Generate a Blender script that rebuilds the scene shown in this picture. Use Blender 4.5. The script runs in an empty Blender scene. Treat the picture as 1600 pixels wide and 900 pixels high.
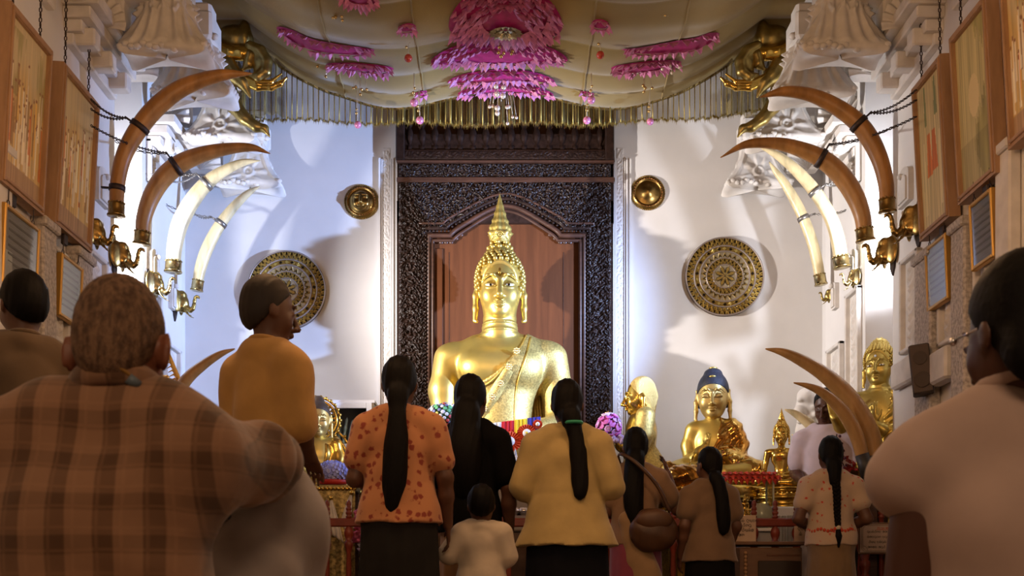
import bpy, bmesh, math, random
import numpy as np
from mathutils import Vector, Matrix, noise as mnoise
from mathutils.bvhtree import BVHTree
random.seed(7)
rng = np.random.default_rng(7)
SC = bpy.context.scene
COL = SC.collection
PI = math.pi
# ---------------------------------------------------------------- camera, world, lights, exposure
CAMZ, FPX, VX, VY = 0.4, 1780.0, 787.0, 940.0        # eye height, focal length in px, vanishing point of the hall
cam_d = bpy.data.cameras.new('camera'); cam = bpy.data.objects.new('camera', cam_d); COL.objects.link(cam)
cam.location = (0, 0, CAMZ); cam.rotation_euler = (PI/2, 0, 0)
cam_d.sensor_width = 36; cam_d.lens = FPX*36/1600
cam_d.shift_x = (800-VX)/1600; cam_d.shift_y = (VY-450)/1600
cam_d.clip_start = 0.05; cam_d.clip_end = 100
cam_d.dof.use_dof = True; cam_d.dof.focus_distance = 8.8; cam_d.dof.aperture_fstop = 8.0
SC.camera = cam
wd = bpy.data.worlds.new('world'); SC.world = wd; wd.use_nodes = True
wd.node_tree.nodes['Background'].inputs[0].default_value = (1.0, 0.66, 0.40, 1)
wd.node_tree.nodes['Background'].inputs[1].default_value = 0.05
SC.view_settings.view_transform = 'Standard'; SC.view_settings.look = 'None'
SC.view_settings.exposure = 0.0; SC.view_settings.gamma = 1.0; SC.view_settings.use_curve_mapping = False
def lamp(name, kind, loc, energy, color, size=0.05, rot=None, spot=None):
    d = bpy.data.lights.new(name, kind); o = bpy.data.objects.new(name, d); COL.objects.link(o)
    o.location = loc; d.energy = energy; d.color = color
    if kind == 'AREA':
        d.shape = 'RECTANGLE'; d.size = size[0]; d.size_y = size[1]
    else:
        d.shadow_soft_size = size
    if kind == 'SPOT': d.spot_size = spot; d.spot_blend = 0.6
    if rot: o.rotation_euler = rot
    return o
def aim(a, b): return (Vector(b)-Vector(a)).to_track_quat('-Z', 'Y').to_euler()
# two floodlights standing in the wall bays beside the shrine, aimed at the statue
LL, LR = (-2.82, 8.20, 2.66), (2.82, 8.20, 2.66)
lamp('bay_floodlight_left', 'SPOT', LL, 1300, (1.0, 0.91, 0.84), 0.04, aim(LL, (2.1, 10.3, 3.3)), math.radians(72)).data.spot_blend = 1.0
lamp('bay_floodlight_right', 'SPOT', LR, 2150, (0.38, 0.55, 1.0), 0.04, aim(LR, (-2.1, 10.3, 3.3)), math.radians(72)).data.spot_blend = 1.0
# bare lamps in the same bays
LB, RB = (-2.82, 8.20, 3.05), (2.82, 8.20, 3.05)
lamp('bay_lamp_left', 'SPOT', LB, 115, (0.90, 0.92, 1.0), 0.03, aim(LB, (-2.70, 9.2, 3.30)), math.radians(132))
lamp('bay_lamp_right', 'SPOT', RB, 115, (0.86, 0.90, 1.0), 0.03, aim(RB, (2.70, 9.2, 3.30)), math.radians(132))
# tungsten hall lamp, then warm fill lights added without fixtures
lamp('hall_lamp', 'AREA', (0, 3.2, 5.9), 26, (1.0, 0.60, 0.30), (3.0, 3.0), (0, 0, 0))
lamp('rear_fill', 'AREA', (0, -1.5, 3.4), 62, (1.0, 0.66, 0.40), (2.0, 1.2), aim((0, -1.5, 3.4), (0, 3.5, 0.9)))  # fill added behind the camera to brighten the foreground people
lamp('wall_lamp_left', 'POINT', (-0.9, 4.7, 2.7), 46, (1.0, 0.56, 0.27), 0.15)  # fill added in mid-air to warm the upper side walls, no fixture
lamp('wall_lamp_right', 'POINT', (0.9, 4.7, 2.7), 46, (1.0, 0.56, 0.27), 0.15)  # its added twin, likewise no real lamp
# ---------------------------------------------------------------- helpers
def W(px, py, Y):
    return Vector(((px-VX)*Y/FPX, Y, CAMZ+(VY-py)*Y/FPX))
def WX(px, Y): return (px-VX)*Y/FPX
def WZ(py, Y): return CAMZ+(VY-py)*Y/FPX
def link(o, parent=None):
    COL.objects.link(o)
    if parent is not None: o.parent = parent
    return o
def tag(o, label=None, cat=None, group=None, kind=None):
    if label: o['label'] = label
    if cat: o['category'] = cat
    if group: o['group'] = group
    if kind: o['kind'] = kind
    return o
def thing(name, label, cat, loc=(0, 0, 0), rotz=0, group=None):
    o = bpy.data.objects.new(name, None); COL.objects.link(o)
    o.empty_display_size = 0.1
    o.location = loc; o.rotation_euler = (0, 0, rotz)
    return tag(o, label, cat, group)
def struct_root(name):
    o = bpy.data.objects.new(name, None); COL.objects.link(o); o['kind'] = 'structure'; return o
def obj(name, me, mat=None, parent=None, loc=None, rot=None, scale=None, kind=None, label=None):
    if isinstance(me, MB): me = me.mesh(name)
    o = bpy.data.objects.new(name, me); link(o, parent)
    if mat is not None and not me.materials: me.materials.append(mat)
    if loc is not None: o.location = loc
    if rot is not None: o.rotation_euler = rot
    if scale is not None: o.scale = scale if hasattr(scale, '__len__') else (scale,)*3
    if kind: o['kind'] = kind
    if label: o['label'] = label
    return o
def copy_tree(root, loc=None, rotz=None, label=None):
    r = root.copy(); COL.objects.link(r)
    if loc is not None: r.location = loc
    if rotz is not None: r.rotation_euler = (0, 0, rotz)
    if label: r['label'] = label
    for ch in list(root.children):
        c = ch.copy(); COL.objects.link(c); c.parent = r
        for g in list(ch.children):
            d = g.copy(); COL.objects.link(d); d.parent = c
    return r
def mesh_np(name, V, Q, smooth=True):
    V = np.asarray(V, np.float32); Q = np.asarray(Q, np.int32)
    me = bpy.data.meshes.new(name); k = Q.shape[1]
    me.vertices.add(len(V)); me.vertices.foreach_set('co', V.ravel())
    me.loops.add(Q.size); me.loops.foreach_set('vertex_index', Q.ravel())
    me.polygons.add(len(Q)); me.polygons.foreach_set('loop_start', np.arange(len(Q), dtype=np.int32)*k)
    me.polygons.foreach_set('loop_total', np.full(len(Q), k, np.int32))
    me.update(calc_edges=True)
    me.polygons.foreach_set('use_smooth', np.full(len(Q), smooth, bool))
    return me
def paint(me, C):
    a = me.color_attributes.new('Col', 'FLOAT_COLOR', 'POINT')
    C = np.asarray(C, np.float32)
    if C.shape[1] == 3: C = np.concatenate([C, np.ones((len(C), 1), np.float32)], 1)
    a.data.foreach_set('color', C.ravel())
class MB:
    """collects shapes into one mesh"""
    def __init__(s): s.v = []; s.f = []; s.sm = []
    def add(s, vs, fs, smooth=False):
        n = len(s.v); s.v += [tuple(v) for v in vs]; s.f += [tuple(i+n for i in f) for f in fs]; s.sm += [smooth]*len(fs)
        return s
    def box(s, c, h, R=None, bev=0.0):
        """box of half sizes h; bev chamfers the vertical and top edges"""
        cx, cy, cz = c; hx, hy, hz = h
        if bev <= 0:
            P = [Vector((x*hx, y*hy, z*hz)) for x in (-1, 1) for y in (-1, 1) for z in (-1, 1)]
            F = [(0, 1, 3, 2), (4, 6, 7, 5), (0, 4, 5, 1), (2, 3, 7, 6), (0, 2, 6, 4), (1, 5, 7, 3)]
        else:
            b = min(bev, hx*.9, hy*.9, hz*.9)
            ring = [(hx-b, hy), (-hx+b, hy), (-hx, hy-b), (-hx, -hy+b), (-hx+b, -hy), (hx-b, -hy), (hx, -hy+b), (hx, hy-b)]
            ring2 = [(x*(hx-b)/hx, y*(hy-b)/hy) for x, y in ring]
            P = []
            for z, rg in ((-hz, ring2), (-hz+b, ring), (hz-b, ring), (hz, ring2)):
                P += [Vector((x, y, z)) for x, y in rg]
            F = [tuple(reversed(range(8))), tuple(range(24, 32))]
            for k in range(3):
                for i in range(8):
                    j = (i+1) % 8; F.append((k*8+i, k*8+j, k*8+8+j, k*8+8+i))
        if R is not None: P = [R @ p for p in P]
        return s.add([p+Vector((cx, cy, cz)) for p in P], F)
    def tube(s, pts, rad, n=8, smooth=True, flat=1.0, closed=False):
        pts = [Vector(p) for p in pts]; m = len(pts)
        if not hasattr(rad, '__len__'): rad = [rad]*m
        t0 = (pts[1]-pts[0]).normalized()
        up = Vector((0, 0, 1)) if abs(t0.z) < .9 else Vector((0, 1, 0))
        u = t0.cross(up).normalized(); V = []
        for i, p in enumerate(pts):
            if closed: t = (pts[(i+1) % m]-pts[i-1])
            else: t = pts[min(i+1, m-1)]-pts[max(i-1, 0)]
            t = t.normalized() if t.length > 1e-9 else t0
            u = (u-t*u.dot(t)).normalized(); w = t.cross(u)
            for k in range(n):
                a = 2*PI*k/n; V.append(p+(u*math.cos(a)+w*math.sin(a)*flat)*rad[i])
        F = []
        for i in range(m if closed else m-1):
            for k in range(n):
                j = (i+1) % m
                F.append((i*n+k, i*n+(k+1) % n, j*n+(k+1) % n, j*n+k))
        if not closed: F += [tuple(reversed(range(n))), tuple((m-1)*n+k for k in range(n))]
        return s.add(V, F, smooth)
    def lathe(s, prof, n=16, c=(0, 0, 0), R=None, smooth=True, squash=None):
        c = Vector(c); V = []
        for r, z in prof:
            for k in range(n):
                a = 2*PI*k/n; q = Vector((r*math.cos(a), r*math.sin(a), z))
                if squash: q = Vector((q.x*squash[0], q.y*squash[1], q.z))
                V.append((R @ q if R is not None else q)+c)
        m = len(prof); F = []
        for i in range(m-1):
            for k in range(n):
                F.append((i*n+k, i*n+(k+1) % n, (i+1)*n+(k+1) % n, (i+1)*n+k))
        if prof[0][0] > 1e-5: F.append(tuple(reversed(range(n))))
        if prof[-1][0] > 1e-5: F.append(tuple((m-1)*n+k for k in range(n)))
        return s.add(V, F, smooth)
    def ball(s, c, r, n=10, m=6, sc=(1, 1, 1), R=None):
        prof = [(max(r*math.sin(PI*i/m), 1e-5), -r*math.cos(PI*i/m)) for i in range(m+1)]
        c = Vector(c); V = []; F = []
        for rr, z in prof:
            for k in range(n):
                a = 2*PI*k/n; q = Vector((rr*math.cos(a)*sc[0], rr*math.sin(a)*sc[1], z*sc[2]))
                V.append((R @ q if R is not None else q)+c)
        for i in range(m):
            for k in range(n):
                F.append((i*n+k, i*n+(k+1) % n, (i+1)*n+(k+1) % n, (i+1)*n+k))
        return s.add(V, F, True)
    def prism(s, poly, axis, a, b, smooth=False):
        """outline (list of 2-D points) extruded between a and b along axis 'x','y','z'"""
        def P(p, q):
            return (q, p[0], p[1]) if axis == 'x' else ((p[0], q, p[1]) if axis == 'y' else (p[0], p[1], q))
        n = len(poly); V = [P(p, a) for p in poly]+[P(p, b) for p in poly]
        F = [tuple(range(n)), tuple(reversed(range(n, 2*n)))]+[(i, n+i, n+(i+1) % n, (i+1) % n) for i in range(n)]
        return s.add(V, F, smooth)
    def mesh(s, name):
        me = bpy.data.meshes.new(name); me.from_pydata(s.v, [], s.f); me.update()
        me.polygons.foreach_set('use_smooth', s.sm)
        bm = bmesh.new(); bm.from_mesh(me); bmesh.ops.recalc_face_normals(bm, faces=bm.faces); bm.to_mesh(me); bm.free()
        return me
def grid_mesh(name, P, smooth=True, wrap=False, mask=None):
    """P: (a,b,3) array of points"""
    a, b = P.shape[:2]; idx = np.arange(a*b).reshape(a, b)
    i0 = idx[:-1, :]; i1 = idx[1:, :]
    if wrap: n0 = np.roll(i0, -1, 1); n1 = np.roll(i1, -1, 1); A, B, C, D = i0, n0, n1, i1
    else: A, B, C, D = i0[:, :-1], i0[:, 1:], i1[:, 1:], i1[:, :-1]
    Q = np.stack([A, B, C, D], -1).reshape(-1, 4)
    if mask is not None: Q = Q[mask.reshape(-1)]
    return mesh_np(name, P.reshape(-1, 3), Q, smooth)
def catmull(pts, n=6):
    pts = [np.array(p, float) for p in pts]; P = [2*pts[0]-pts[1]]+pts+[2*pts[-1]-pts[-2]]; out = []
    for i in range(1, len(P)-2):
        for t in np.linspace(0, 1, n, endpoint=False):
            a, b, c, d = P[i-1:i+3]
            out.append(.5*((2*b)+(c-a)*t+(2*a-5*b+4*c-d)*t*t+(3*b-a-3*c+d)*t**3))
    out.append(pts[-1]); return out
# ---- signed-distance bodies: many blended shapes -> ONE continuous surface
def rotz(a): return np.array([[math.cos(a), -math.sin(a), 0], [math.sin(a), math.cos(a), 0], [0, 0, 1.]])
def rotx(a): return np.array([[1., 0, 0], [0, math.cos(a), -math.sin(a)], [0, math.sin(a), math.cos(a)]])
def roty(a): return np.array([[math.cos(a), 0, math.sin(a)], [0, 1., 0], [-math.sin(a), 0, math.cos(a)]])
class Body:
    def __init__(s): s.p = []; s.R = np.eye(3); s.t = np.zeros(3); s.k = 1.0; s.inf = 0.0; s.folds = None
    def frame(s, t=(0, 0, 0), R=None, k=1.0):
        s.t = np.array(t, float); s.R = np.eye(3) if R is None else R; s.k = k; return s
    def X(s, p): return s.R @ (np.array(p, float)*s.k)+s.t
    def cap(s, a, b, ra, rb=None, k=0.03, op='u', flat=None):
        rb = ra if rb is None else rb
        s.p.append((op, 'c', s.X(a), s.X(b), ra*s.k+s.inf, rb*s.k+s.inf, k*s.k, flat, s.R.copy())); return s
    def chain(s, pts, rad, k=0.03, op='u', flat=None):
        for i in range(len(pts)-1): s.cap(pts[i], pts[i+1], rad[i], rad[i+1], k, op, flat)
        return s
    def ell(s, c, r, k=0.03, R=None, op='u'):
        M = s.R if R is None else s.R @ R
        s.p.append((op, 'e', s.X(c), np.array(r, float)*s.k+s.inf, M, k*s.k)); return s
    def box(s, c, h, rnd=0.01, k=0.02, R=None, op='u'):
        M = s.R if R is None else s.R @ R
        s.p.append((op, 'b', s.X(c), np.array(h, float)*s.k+s.inf, M, k*s.k, rnd*s.k)); return s
    def cut(s, p, n):
        n = s.R @ np.array(n, float); n /= np.linalg.norm(n)
        s.p.append(('i', 'p', s.X(p), n)); return s
    def _bb(s, q):
        if q[1] == 'c':
            m = max(q[4], q[5])*(1.0); return np.minimum(q[2], q[3])-m, np.maximum(q[2], q[3])+m
        r = np.linalg.norm(q[3]) if q[1] == 'b' else None
        if q[1] == 'b':
            e = np.abs(q[4]) @ q[3]; return q[2]-e-q[6], q[2]+e+q[6]
        e = np.sqrt((q[4]**2) @ (q[3]**2)); return q[2]-e, q[2]+e
    def mesh(s, name, h):
        U = [q for q in s.p if q[0] == 'u']
        lo = np.min([s._bb(q)[0] for q in U], 0)-3.3*h; hi = np.max([s._bb(q)[1] for q in U], 0)+3.3*h
        ax = [np.arange(lo[i], hi[i]+h, h, dtype=np.float32) for i in range(3)]
        D = np.full([len(a) for a in ax], 1.0, np.float32)
        for q in s.p:
            if q[1] == 'p':
                n, p = q[3], q[2]
                d = (ax[0]-p[0])[:, None, None]*n[0]+(ax[1]-p[1])[None, :, None]*n[1]+(ax[2]-p[2])[None, None, :]*n[2]
                D = np.maximum(D, d.astype(np.float32)); continue
            k = q[6] if q[1] == 'c' else q[5]
            b0, b1 = s._bb(q); pad = k+2.5*h
            sl = tuple(slice(max(0, int((b0[i]-pad-lo[i])/h)), max(0, int((b1[i]+pad-lo[i])/h)+2)) for i in range(3))
            x = ax[0][sl[0]][:, None, None]; y = ax[1][sl[1]][None, :, None]; z = ax[2][sl[2]][None, None, :]
            if x.size == 0 or y.size == 0 or z.size == 0: continue
            if q[1] == 'c':
                a, b = q[2], q[3]; ba = b-a; L = max(float(ba @ ba), 1e-12)
                px, py, pz = x-np.float32(a[0]), y-np.float32(a[1]), z-np.float32(a[2])
                t = np.clip((px*ba[0]+py*ba[1]+pz*ba[2])/L, 0, 1).astype(np.float32)
                dx, dy, dz = px-t*ba[0], py-t*ba[1], pz-t*ba[2]
                if q[7] is not None:      # flattened along a local direction (axis vector, factor)
                    n = q[8] @ np.array(q[7][0], float); f = q[7][1]; e = dx*n[0]+dy*n[1]+dz*n[2]
                    dd = np.sqrt(dx*dx+dy*dy+dz*dz+(f*f-1)*e*e)
                else: dd = np.sqrt(dx*dx+dy*dy+dz*dz)
                d = dd-(q[4]+(q[5]-q[4])*t)
            else:
                M = q[4]; c = q[2]; px, py, pz = x-c[0], y-c[1], z-c[2]
                u = px*M[0, 0]+py*M[1, 0]+pz*M[2, 0]; v = px*M[0, 1]+py*M[1, 1]+pz*M[2, 1]; w = px*M[0, 2]+py*M[1, 2]+pz*M[2, 2]
                r = q[3]
                if q[1] == 'e':
                    k0 = np.sqrt((u/r[0])**2+(v/r[1])**2+(w/r[2])**2)
                    k1 = np.sqrt((u/r[0]**2)**2+(v/r[1]**2)**2+(w/r[2]**2)**2)+1e-9
                    d = k0*(k0-1)/k1
                else:
                    rd = q[6]; A, B, C = np.abs(u)-r[0]+rd, np.abs(v)-r[1]+rd, np.abs(w)-r[2]+rd
                    d = np.sqrt(np.maximum(A, 0)**2+np.maximum(B, 0)**2+np.maximum(C, 0)**2)+np.minimum(np.maximum(np.maximum(A, B), C), 0)-rd
            d = d.astype(np.float32); S = D[sl]; k = max(k, 1e-5)
            if q[0] == 'u':
                g = np.clip(.5+.5*(d-S)/k, 0, 1); D[sl] = d*(1-g)+S*g-k*g*(1-g)
            elif q[0] == 's':
                d = -d; g = np.clip(.5-.5*(d-S)/k, 0, 1); D[sl] = d*(1-g)+S*g+k*g*(1-g)
        if s.folds is not None:
            D = D+s.folds(ax[0][:, None, None], ax[1][None, :, None], ax[2][None, None, :]).astype(np.float32)
        D[0] = D[-1] = 1; D[:, 0] = D[:, -1] = 1; D[:, :, 0] = D[:, :, -1] = 1
        ins = D < 0
        nx, ny, nz = D.shape
        c8 = [(i, j, k) for i in (0, 1) for j in (0, 1) for k in (0, 1)]
        cnt = np.zeros((nx-1, ny-1, nz-1), np.uint8)
        for i, j, k in c8: cnt += ins[i:nx-1+i, j:ny-1+j, k:nz-1+k]
        act = (cnt > 0) & (cnt < 8)
        I = np.argwhere(act); vid = np.full(act.shape, -1, np.int32); vid[act] = np.arange(len(I))
        vals = [D[I[:, 0]+i, I[:, 1]+j, I[:, 2]+k] for i, j, k in c8]
        acc = np.zeros((len(I), 3), np.float32); num = np.zeros(len(I), np.float32)
        for e0 in range(8):
            for e1 in range(e0+1, 8):
                A, B = c8[e0], c8[e1]
                if sum(abs(A[m]-B[m]) for m in range(3)) != 1: continue
                va, vb = vals[e0], vals[e1]; m = (va < 0) != (vb < 0)
                t = np.where(m, va/np.where(m, va-vb, 1), 0)
                for ax_ in range(3):
                    acc[:, ax_] += np.where(m, A[ax_]+t*(B[ax_]-A[ax_]), 0)
                num += m
        V = (I+acc/num[:, None])*h+lo
        Q = []
        for a in range(3):
            sA = [slice(0, None)]*3; sB = [slice(0, None)]*3; sA[a] = slice(0, -1); sB[a] = slice(1, None)
            f0 = ins[tuple(sA)]; f1 = ins[tuple(sB)]
            b, c = (a+1) % 3, (a+2) % 3
            for first, E in ((True, np.argwhere(f0 & ~f1)), (False, np.argwhere(~f0 & f1))):
                if not len(E): continue
                o = []
                for db, dc in ((-1, -1), (0, -1), (0, 0), (-1, 0)):
                    T = E.copy(); T[:, b] += db; T[:, c] += dc; o.append(vid[T[:, 0], T[:, 1], T[:, 2]])
                q = np.stack(o, 1); Q.append(q if first else q[:, ::-1])
        Q = np.concatenate(Q)
        return mesh_np(name, V, Q, True)
def bvh_of(me):
    n = len(me.vertices); co = np.empty(n*3, np.float32); me.vertices.foreach_get('co', co)
    m = len(me.polygons); ix = np.empty(len(me.loops), np.int32); me.loops.foreach_get('vertex_index', ix)
    return BVHTree.FromPolygons([Vector(c) for c in co.reshape(-1, 3).tolist()], ix.reshape(m, -1).tolist())
# ---- materials
def srgb(r, g, b):
    f = lambda c: (c/12.92 if c <= .04045 else ((c+.055)/1.055)**2.4)
    return (f(r/255), f(g/255), f(b/255))
MATS = {}
def mat(name, col, rough=.6, metal=0.0, var=0.0, vscale=8.0, col2=None, bump=0.0, bscale=60.0, stretch=(1, 1, 1), kind='noise',
        spec=.5, alpha=1.0, trans=0.0, emit=None, detail=4.0, coat=0.0, sheen=0.0, lo=.35, hi=.65, wear=0.0, ior=1.45):
    if name in MATS: return MATS[name]
    m = bpy.data.materials.new(name); m.use_nodes = True; MATS[name] = m
    nt = m.node_tree; N = nt.nodes; L = nt.links; bs = N['Principled BSDF']
    bs.inputs['Base Color'].default_value = (*col, 1); bs.inputs['Roughness'].default_value = rough; bs.inputs['Metallic'].default_value = metal
    bs.inputs['Specular IOR Level'].default_value = spec; bs.inputs['Alpha'].default_value = alpha
    bs.inputs['Transmission Weight'].default_value = trans; bs.inputs['IOR'].default_value = ior
    bs.inputs['Coat Weight'].default_value = coat; bs.inputs['Sheen Weight'].default_value = sheen
    if emit: bs.inputs['Emission Color'].default_value = (*emit[0], 1); bs.inputs['Emission Strength'].default_value = emit[1]
    tc = N.new('ShaderNodeTexCoord'); mp = N.new('ShaderNodeMapping'); L.new(tc.outputs['Object'], mp.inputs[0]); mp.inputs['Scale'].default_value = stretch
    def tex(scale, det):
        if kind == 'voronoi':
            t = N.new('ShaderNodeTexVoronoi'); t.inputs['Scale'].default_value = scale; o = t.outputs['Distance']
        elif kind == 'wave':
            t = N.new('ShaderNodeTexWave'); t.inputs['Scale'].default_value = scale; t.inputs['Distortion'].default_value = 2; o = t.outputs['Fac']
        else:
            t = N.new('ShaderNodeTexNoise'); t.inputs['Scale'].default_value = scale; t.inputs['Detail'].default_value = det; o = t.outputs['Fac']
        L.new(mp.outputs[0], t.inputs['Vector']); return o
    if var > 0 or col2 is not None:
        o = tex(vscale, detail); mr = N.new('ShaderNodeMapRange'); L.new(o, mr.inputs[0]); mr.inputs[1].default_value = lo; mr.inputs[2].default_value = hi
        mx = N.new('ShaderNodeMix'); mx.data_type = 'RGBA'; L.new(mr.outputs[0], mx.inputs[0])
        c2 = col2 if col2 is not None else tuple(c*(1-var) for c in col)
        mx.inputs[6].default_value = (*col, 1); mx.inputs[7].default_value = (*c2, 1); L.new(mx.outputs[2], bs.inputs['Base Color'])
    if bump > 0:
        o = tex(bscale, 3.0); b = N.new('ShaderNodeBump'); b.inputs['Strength'].default_value = min(1, bump); b.inputs['Distance'].default_value = .004
        L.new(o, b.inputs['Height']); L.new(b.outputs[0], bs.inputs['Normal'])
    return m
def mat_attr(name, rough=.6, metal=0.0, bump=0, bscale=80):
    if name in MATS: return MATS[name]
    m = mat(name, (1, 1, 1), rough, metal, bump=bump, bscale=bscale); nt = m.node_tree
    a = nt.nodes.new('ShaderNodeAttribute'); a.attribute_name = 'Col'
    nt.links.new(a.outputs['Color'], nt.nodes['Principled BSDF'].inputs['Base Color']); return m
GOLD = mat('gold_leaf', (.62, .455, .115), .40, .82, var=.25, vscale=3, bump=.08, bscale=25)
GOLDR = mat('gold_robe', (.64, .48, .15), .48, .75, var=.40, vscale=60, bump=.7, bscale=150)
GOLDS = mat('gold_shiny', (.72, .47, .10), .20, .95, var=.25, vscale=6, bump=.05)
GOLDD = mat('gold_old', (.42, .31, .10), .32, .9, var=.4, vscale=14, bump=.25, bscale=40)
BRASS = mat('brass', (.42, .27, .085), .30, 1.0, var=.45, vscale=18, bump=.15, bscale=40)
BRASSP = mat('brass_pale', (.62, .50, .24), .24, 1.0, var=.35, vscale=18, bump=.12)
IRON = mat('dark_iron', (.07, .05, .045), .55, .7, var=.3, vscale=30)
PLASTER = mat('white_plaster', (.74, .72, .71), .85, var=.10, vscale=1.6, bump=.12, bscale=30)
STUCCO = mat('carved_stucco', (.70, .66, .62), .85, var=.18, vscale=7, bump=.2, bscale=35)
STONE = mat('speckled_stone', (.56, .50, .45), .85, var=.45, vscale=45, bump=.4, bscale=60)
DARKWOOD = mat('dark_carved_wood', (.028, .014, .010), .36, var=.5, vscale=25, bump=.3, bscale=90, spec=.32)
DARKWOOD2 = mat('dark_moulded_wood', (.070, .030, .018), .38, var=.4, vscale=6, stretch=(1, 1, 8), bump=.15)
PANELWOOD = mat('door_panel_wood', (.105, .034, .011), .6, spec=.2, var=.28, vscale=3, stretch=(7, 7, .5), bump=.08)
FRAMEWOOD = mat('pale_frame_wood', (.40, .23, .12), .5, var=.2, vscale=9, stretch=(3, 3, .6), bump=.1)
REDWOOD = mat('red_painted_wood', (.20, .030, .013), .38, var=.3, vscale=15)
IVORYD = mat('brown_ivory', (.47, .225, .065), .38, var=.5, vscale=5, stretch=(3, 3, 1), bump=.12, bscale=30, lo=.3, hi=.75)
IVORYL = mat('pale_ivory', (.70, .58, .33), .30, var=.45, vscale=6, stretch=(3, 3, 1), bump=.1, bscale=30, lo=.45, hi=.8)
WHITE = mat('white_gloss', (.8, .8, .8), .35)
GLASS = mat('clear_glass', (.9, .95, .95), .03, trans=1.0, alpha=1.0, ior=1.2)
ORANGE = mat('orange_petal', (.75, .09, .02), .6, var=.2)
SKIN = mat('brown_skin', (.105, .042, .022), .5, var=.15, vscale=12)
SKINL = mat('tan_skin', (.30, .125, .07), .5, var=.2, vscale=12)
HAIR = mat('black_hair', (.0045, .0033, .003), .55, var=.3, vscale=40, stretch=(6, 6, .3), bump=.35, bscale=120, spec=.12)
# ---------------------------------------------------------------- room shell
XW = 2.74; YB = 10.3
fl = obj('floor', MB().box((0, 4, -.1), (3.6, 6.6, .1)), mat('worn_stone_floor', (.20, .13, .08), .5, var=.3, vscale=3), kind='structure')
obj('ceiling', MB().box((0, 4, 6.7), (3.6, 6.6, .1)), mat('brown_ceiling', (.30, .20, .12), .8, var=.2), kind='structure')
obj('wall_back', MB().box((0, YB+.1, 3.3), (3.5, .1, 3.3)), PLASTER, kind='structure')
def grid_relief(name, mt, parent, o, u, v, nu, nv, hfun, nrm, mask=None, col=None):
    """raised relief on a flat panel: o origin, u/v edge vectors, nrm outward normal, hfun(s,t) height"""
    s, t = np.meshgrid(np.linspace(0, 1, nu), np.linspace(0, 1, nv), indexing='ij')
    Hh = hfun(s, t); o, u, v, nrm = [np.array(q, float) for q in (o, u, v, nrm)]
    P = o+s[..., None]*u+t[..., None]*v+Hh[..., None]*nrm
    if mask is not None:
        mk = mask((s[1:, 1:]+s[:-1, :-1])/2, (t[1:, 1:]+t[:-1, :-1])/2)
    else: mk = None
    me = grid_mesh(name, P, True, mask=mk)
    return obj(name, me, mt, parent)
def scroll_h(amp, fu, fv, seed=0, sharp=1.0):
    r = np.random.default_rng(seed); ph = r.uniform(0, 6.28, 6)
    def f(s, t):
        a = s*fu+.35*np.sin(t*fv*3.1+ph[0])+.18*np.sin(t*fv*7+ph[3]); b = t*fv+.35*np.sin(s*fu*3.1+ph[1])+.18*np.sin(s*fu*7+ph[4])
        cu, cv = a-np.floor(a)-.5, b-np.floor(b)-.5
        rr = np.hypot(cu, cv); th = np.arctan2(cv, cu)
        h = .5+.5*np.cos(rr*16-th*2+np.floor(a)*2.1)
        h += .45*np.cos(6*th+np.floor(b)*1.7)*np.exp(-(rr/.3)**2)
        e = np.minimum(np.minimum(s, 1-s)*fu, np.minimum(t, 1-t)*fv); 
        return amp*np.clip(h, 0, 1.4)**sharp*np.clip(e*6, 0, 1)
    return f
def leaf_h(amp, n, seed=0):
    """a row of acanthus leaves rising up the panel"""
    def f(s, t):
        y = t*n; k = np.floor(y); ty = y-k; x = (s-.5)*2
        sw = np.sin(ty*PI)*.9; e = 1-np.abs(x)/(sw+.06)
        rib = .5+.5*np.cos((np.abs(x)*3.2-ty*4.2)*PI*1.6)
        h = np.clip(e, 0, 1)**.5*(.45+.55*rib)+.35*np.exp(-(x/.06)**2)
        return amp*np.clip(h, 0, 1.2)*np.clip(np.minimum(s, 1-s)*12, 0, 1)*np.clip(np.minimum(t, 1-t)*12, 0, 1)
    return f
def carved_panel(wall, sx, y0, y1, z0, z1, leaf=3, face=XW, m=.028):
    """raised rectangular frame with a sunk leaf relief, on a side wall (sx = -1 left, +1 right)"""
    x = sx*face; mb = MB(); d = .022
    for (a0, a1, b0, b1) in ((y0, y1, z0, z0+m), (y0, y1, z1-m, z1), (y0, y0+m, z0, z1), (y1-m, y1, z0, z1)):
        mb.box((x-sx*d, (a0+a1)/2, (b0+b1)/2), (d, (a1-a0)/2, (b1-b0)/2), bev=.006)
    p = obj('carved_panel', mb, STUCCO, wall)
    grid_relief('leaf_relief', STUCCO, p, (x-sx*.006, y0+m, z0+m), (0, y1-y0-2*m, 0), (0, 0, z1-z0-2*m), 30, 30*leaf, leaf_h(.028, leaf), (-sx, 0, 0))
    return p
def shell_me(n=9, r=.2, d=.1):
    """fluted scallop shell, fan opening along +x/+z, from a hinge at the origin"""
    A, B = 60, 16; th = np.linspace(-.2, PI*.75, A); q = np.linspace(0, 1, B); T, Qq = np.meshgrid(th, q, indexing='ij')
    fl_ = .5+.5*np.cos(T*n*2.2); rr = r*Qq*(1+.06*fl_); b = d*np.sin(np.clip(Qq, 0, 1)*PI*.62)*(.75+.25*fl_)
    P = np.stack([rr*np.cos(T), -b, rr*np.sin(T)], -1); return grid_mesh('shell', P)
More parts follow.
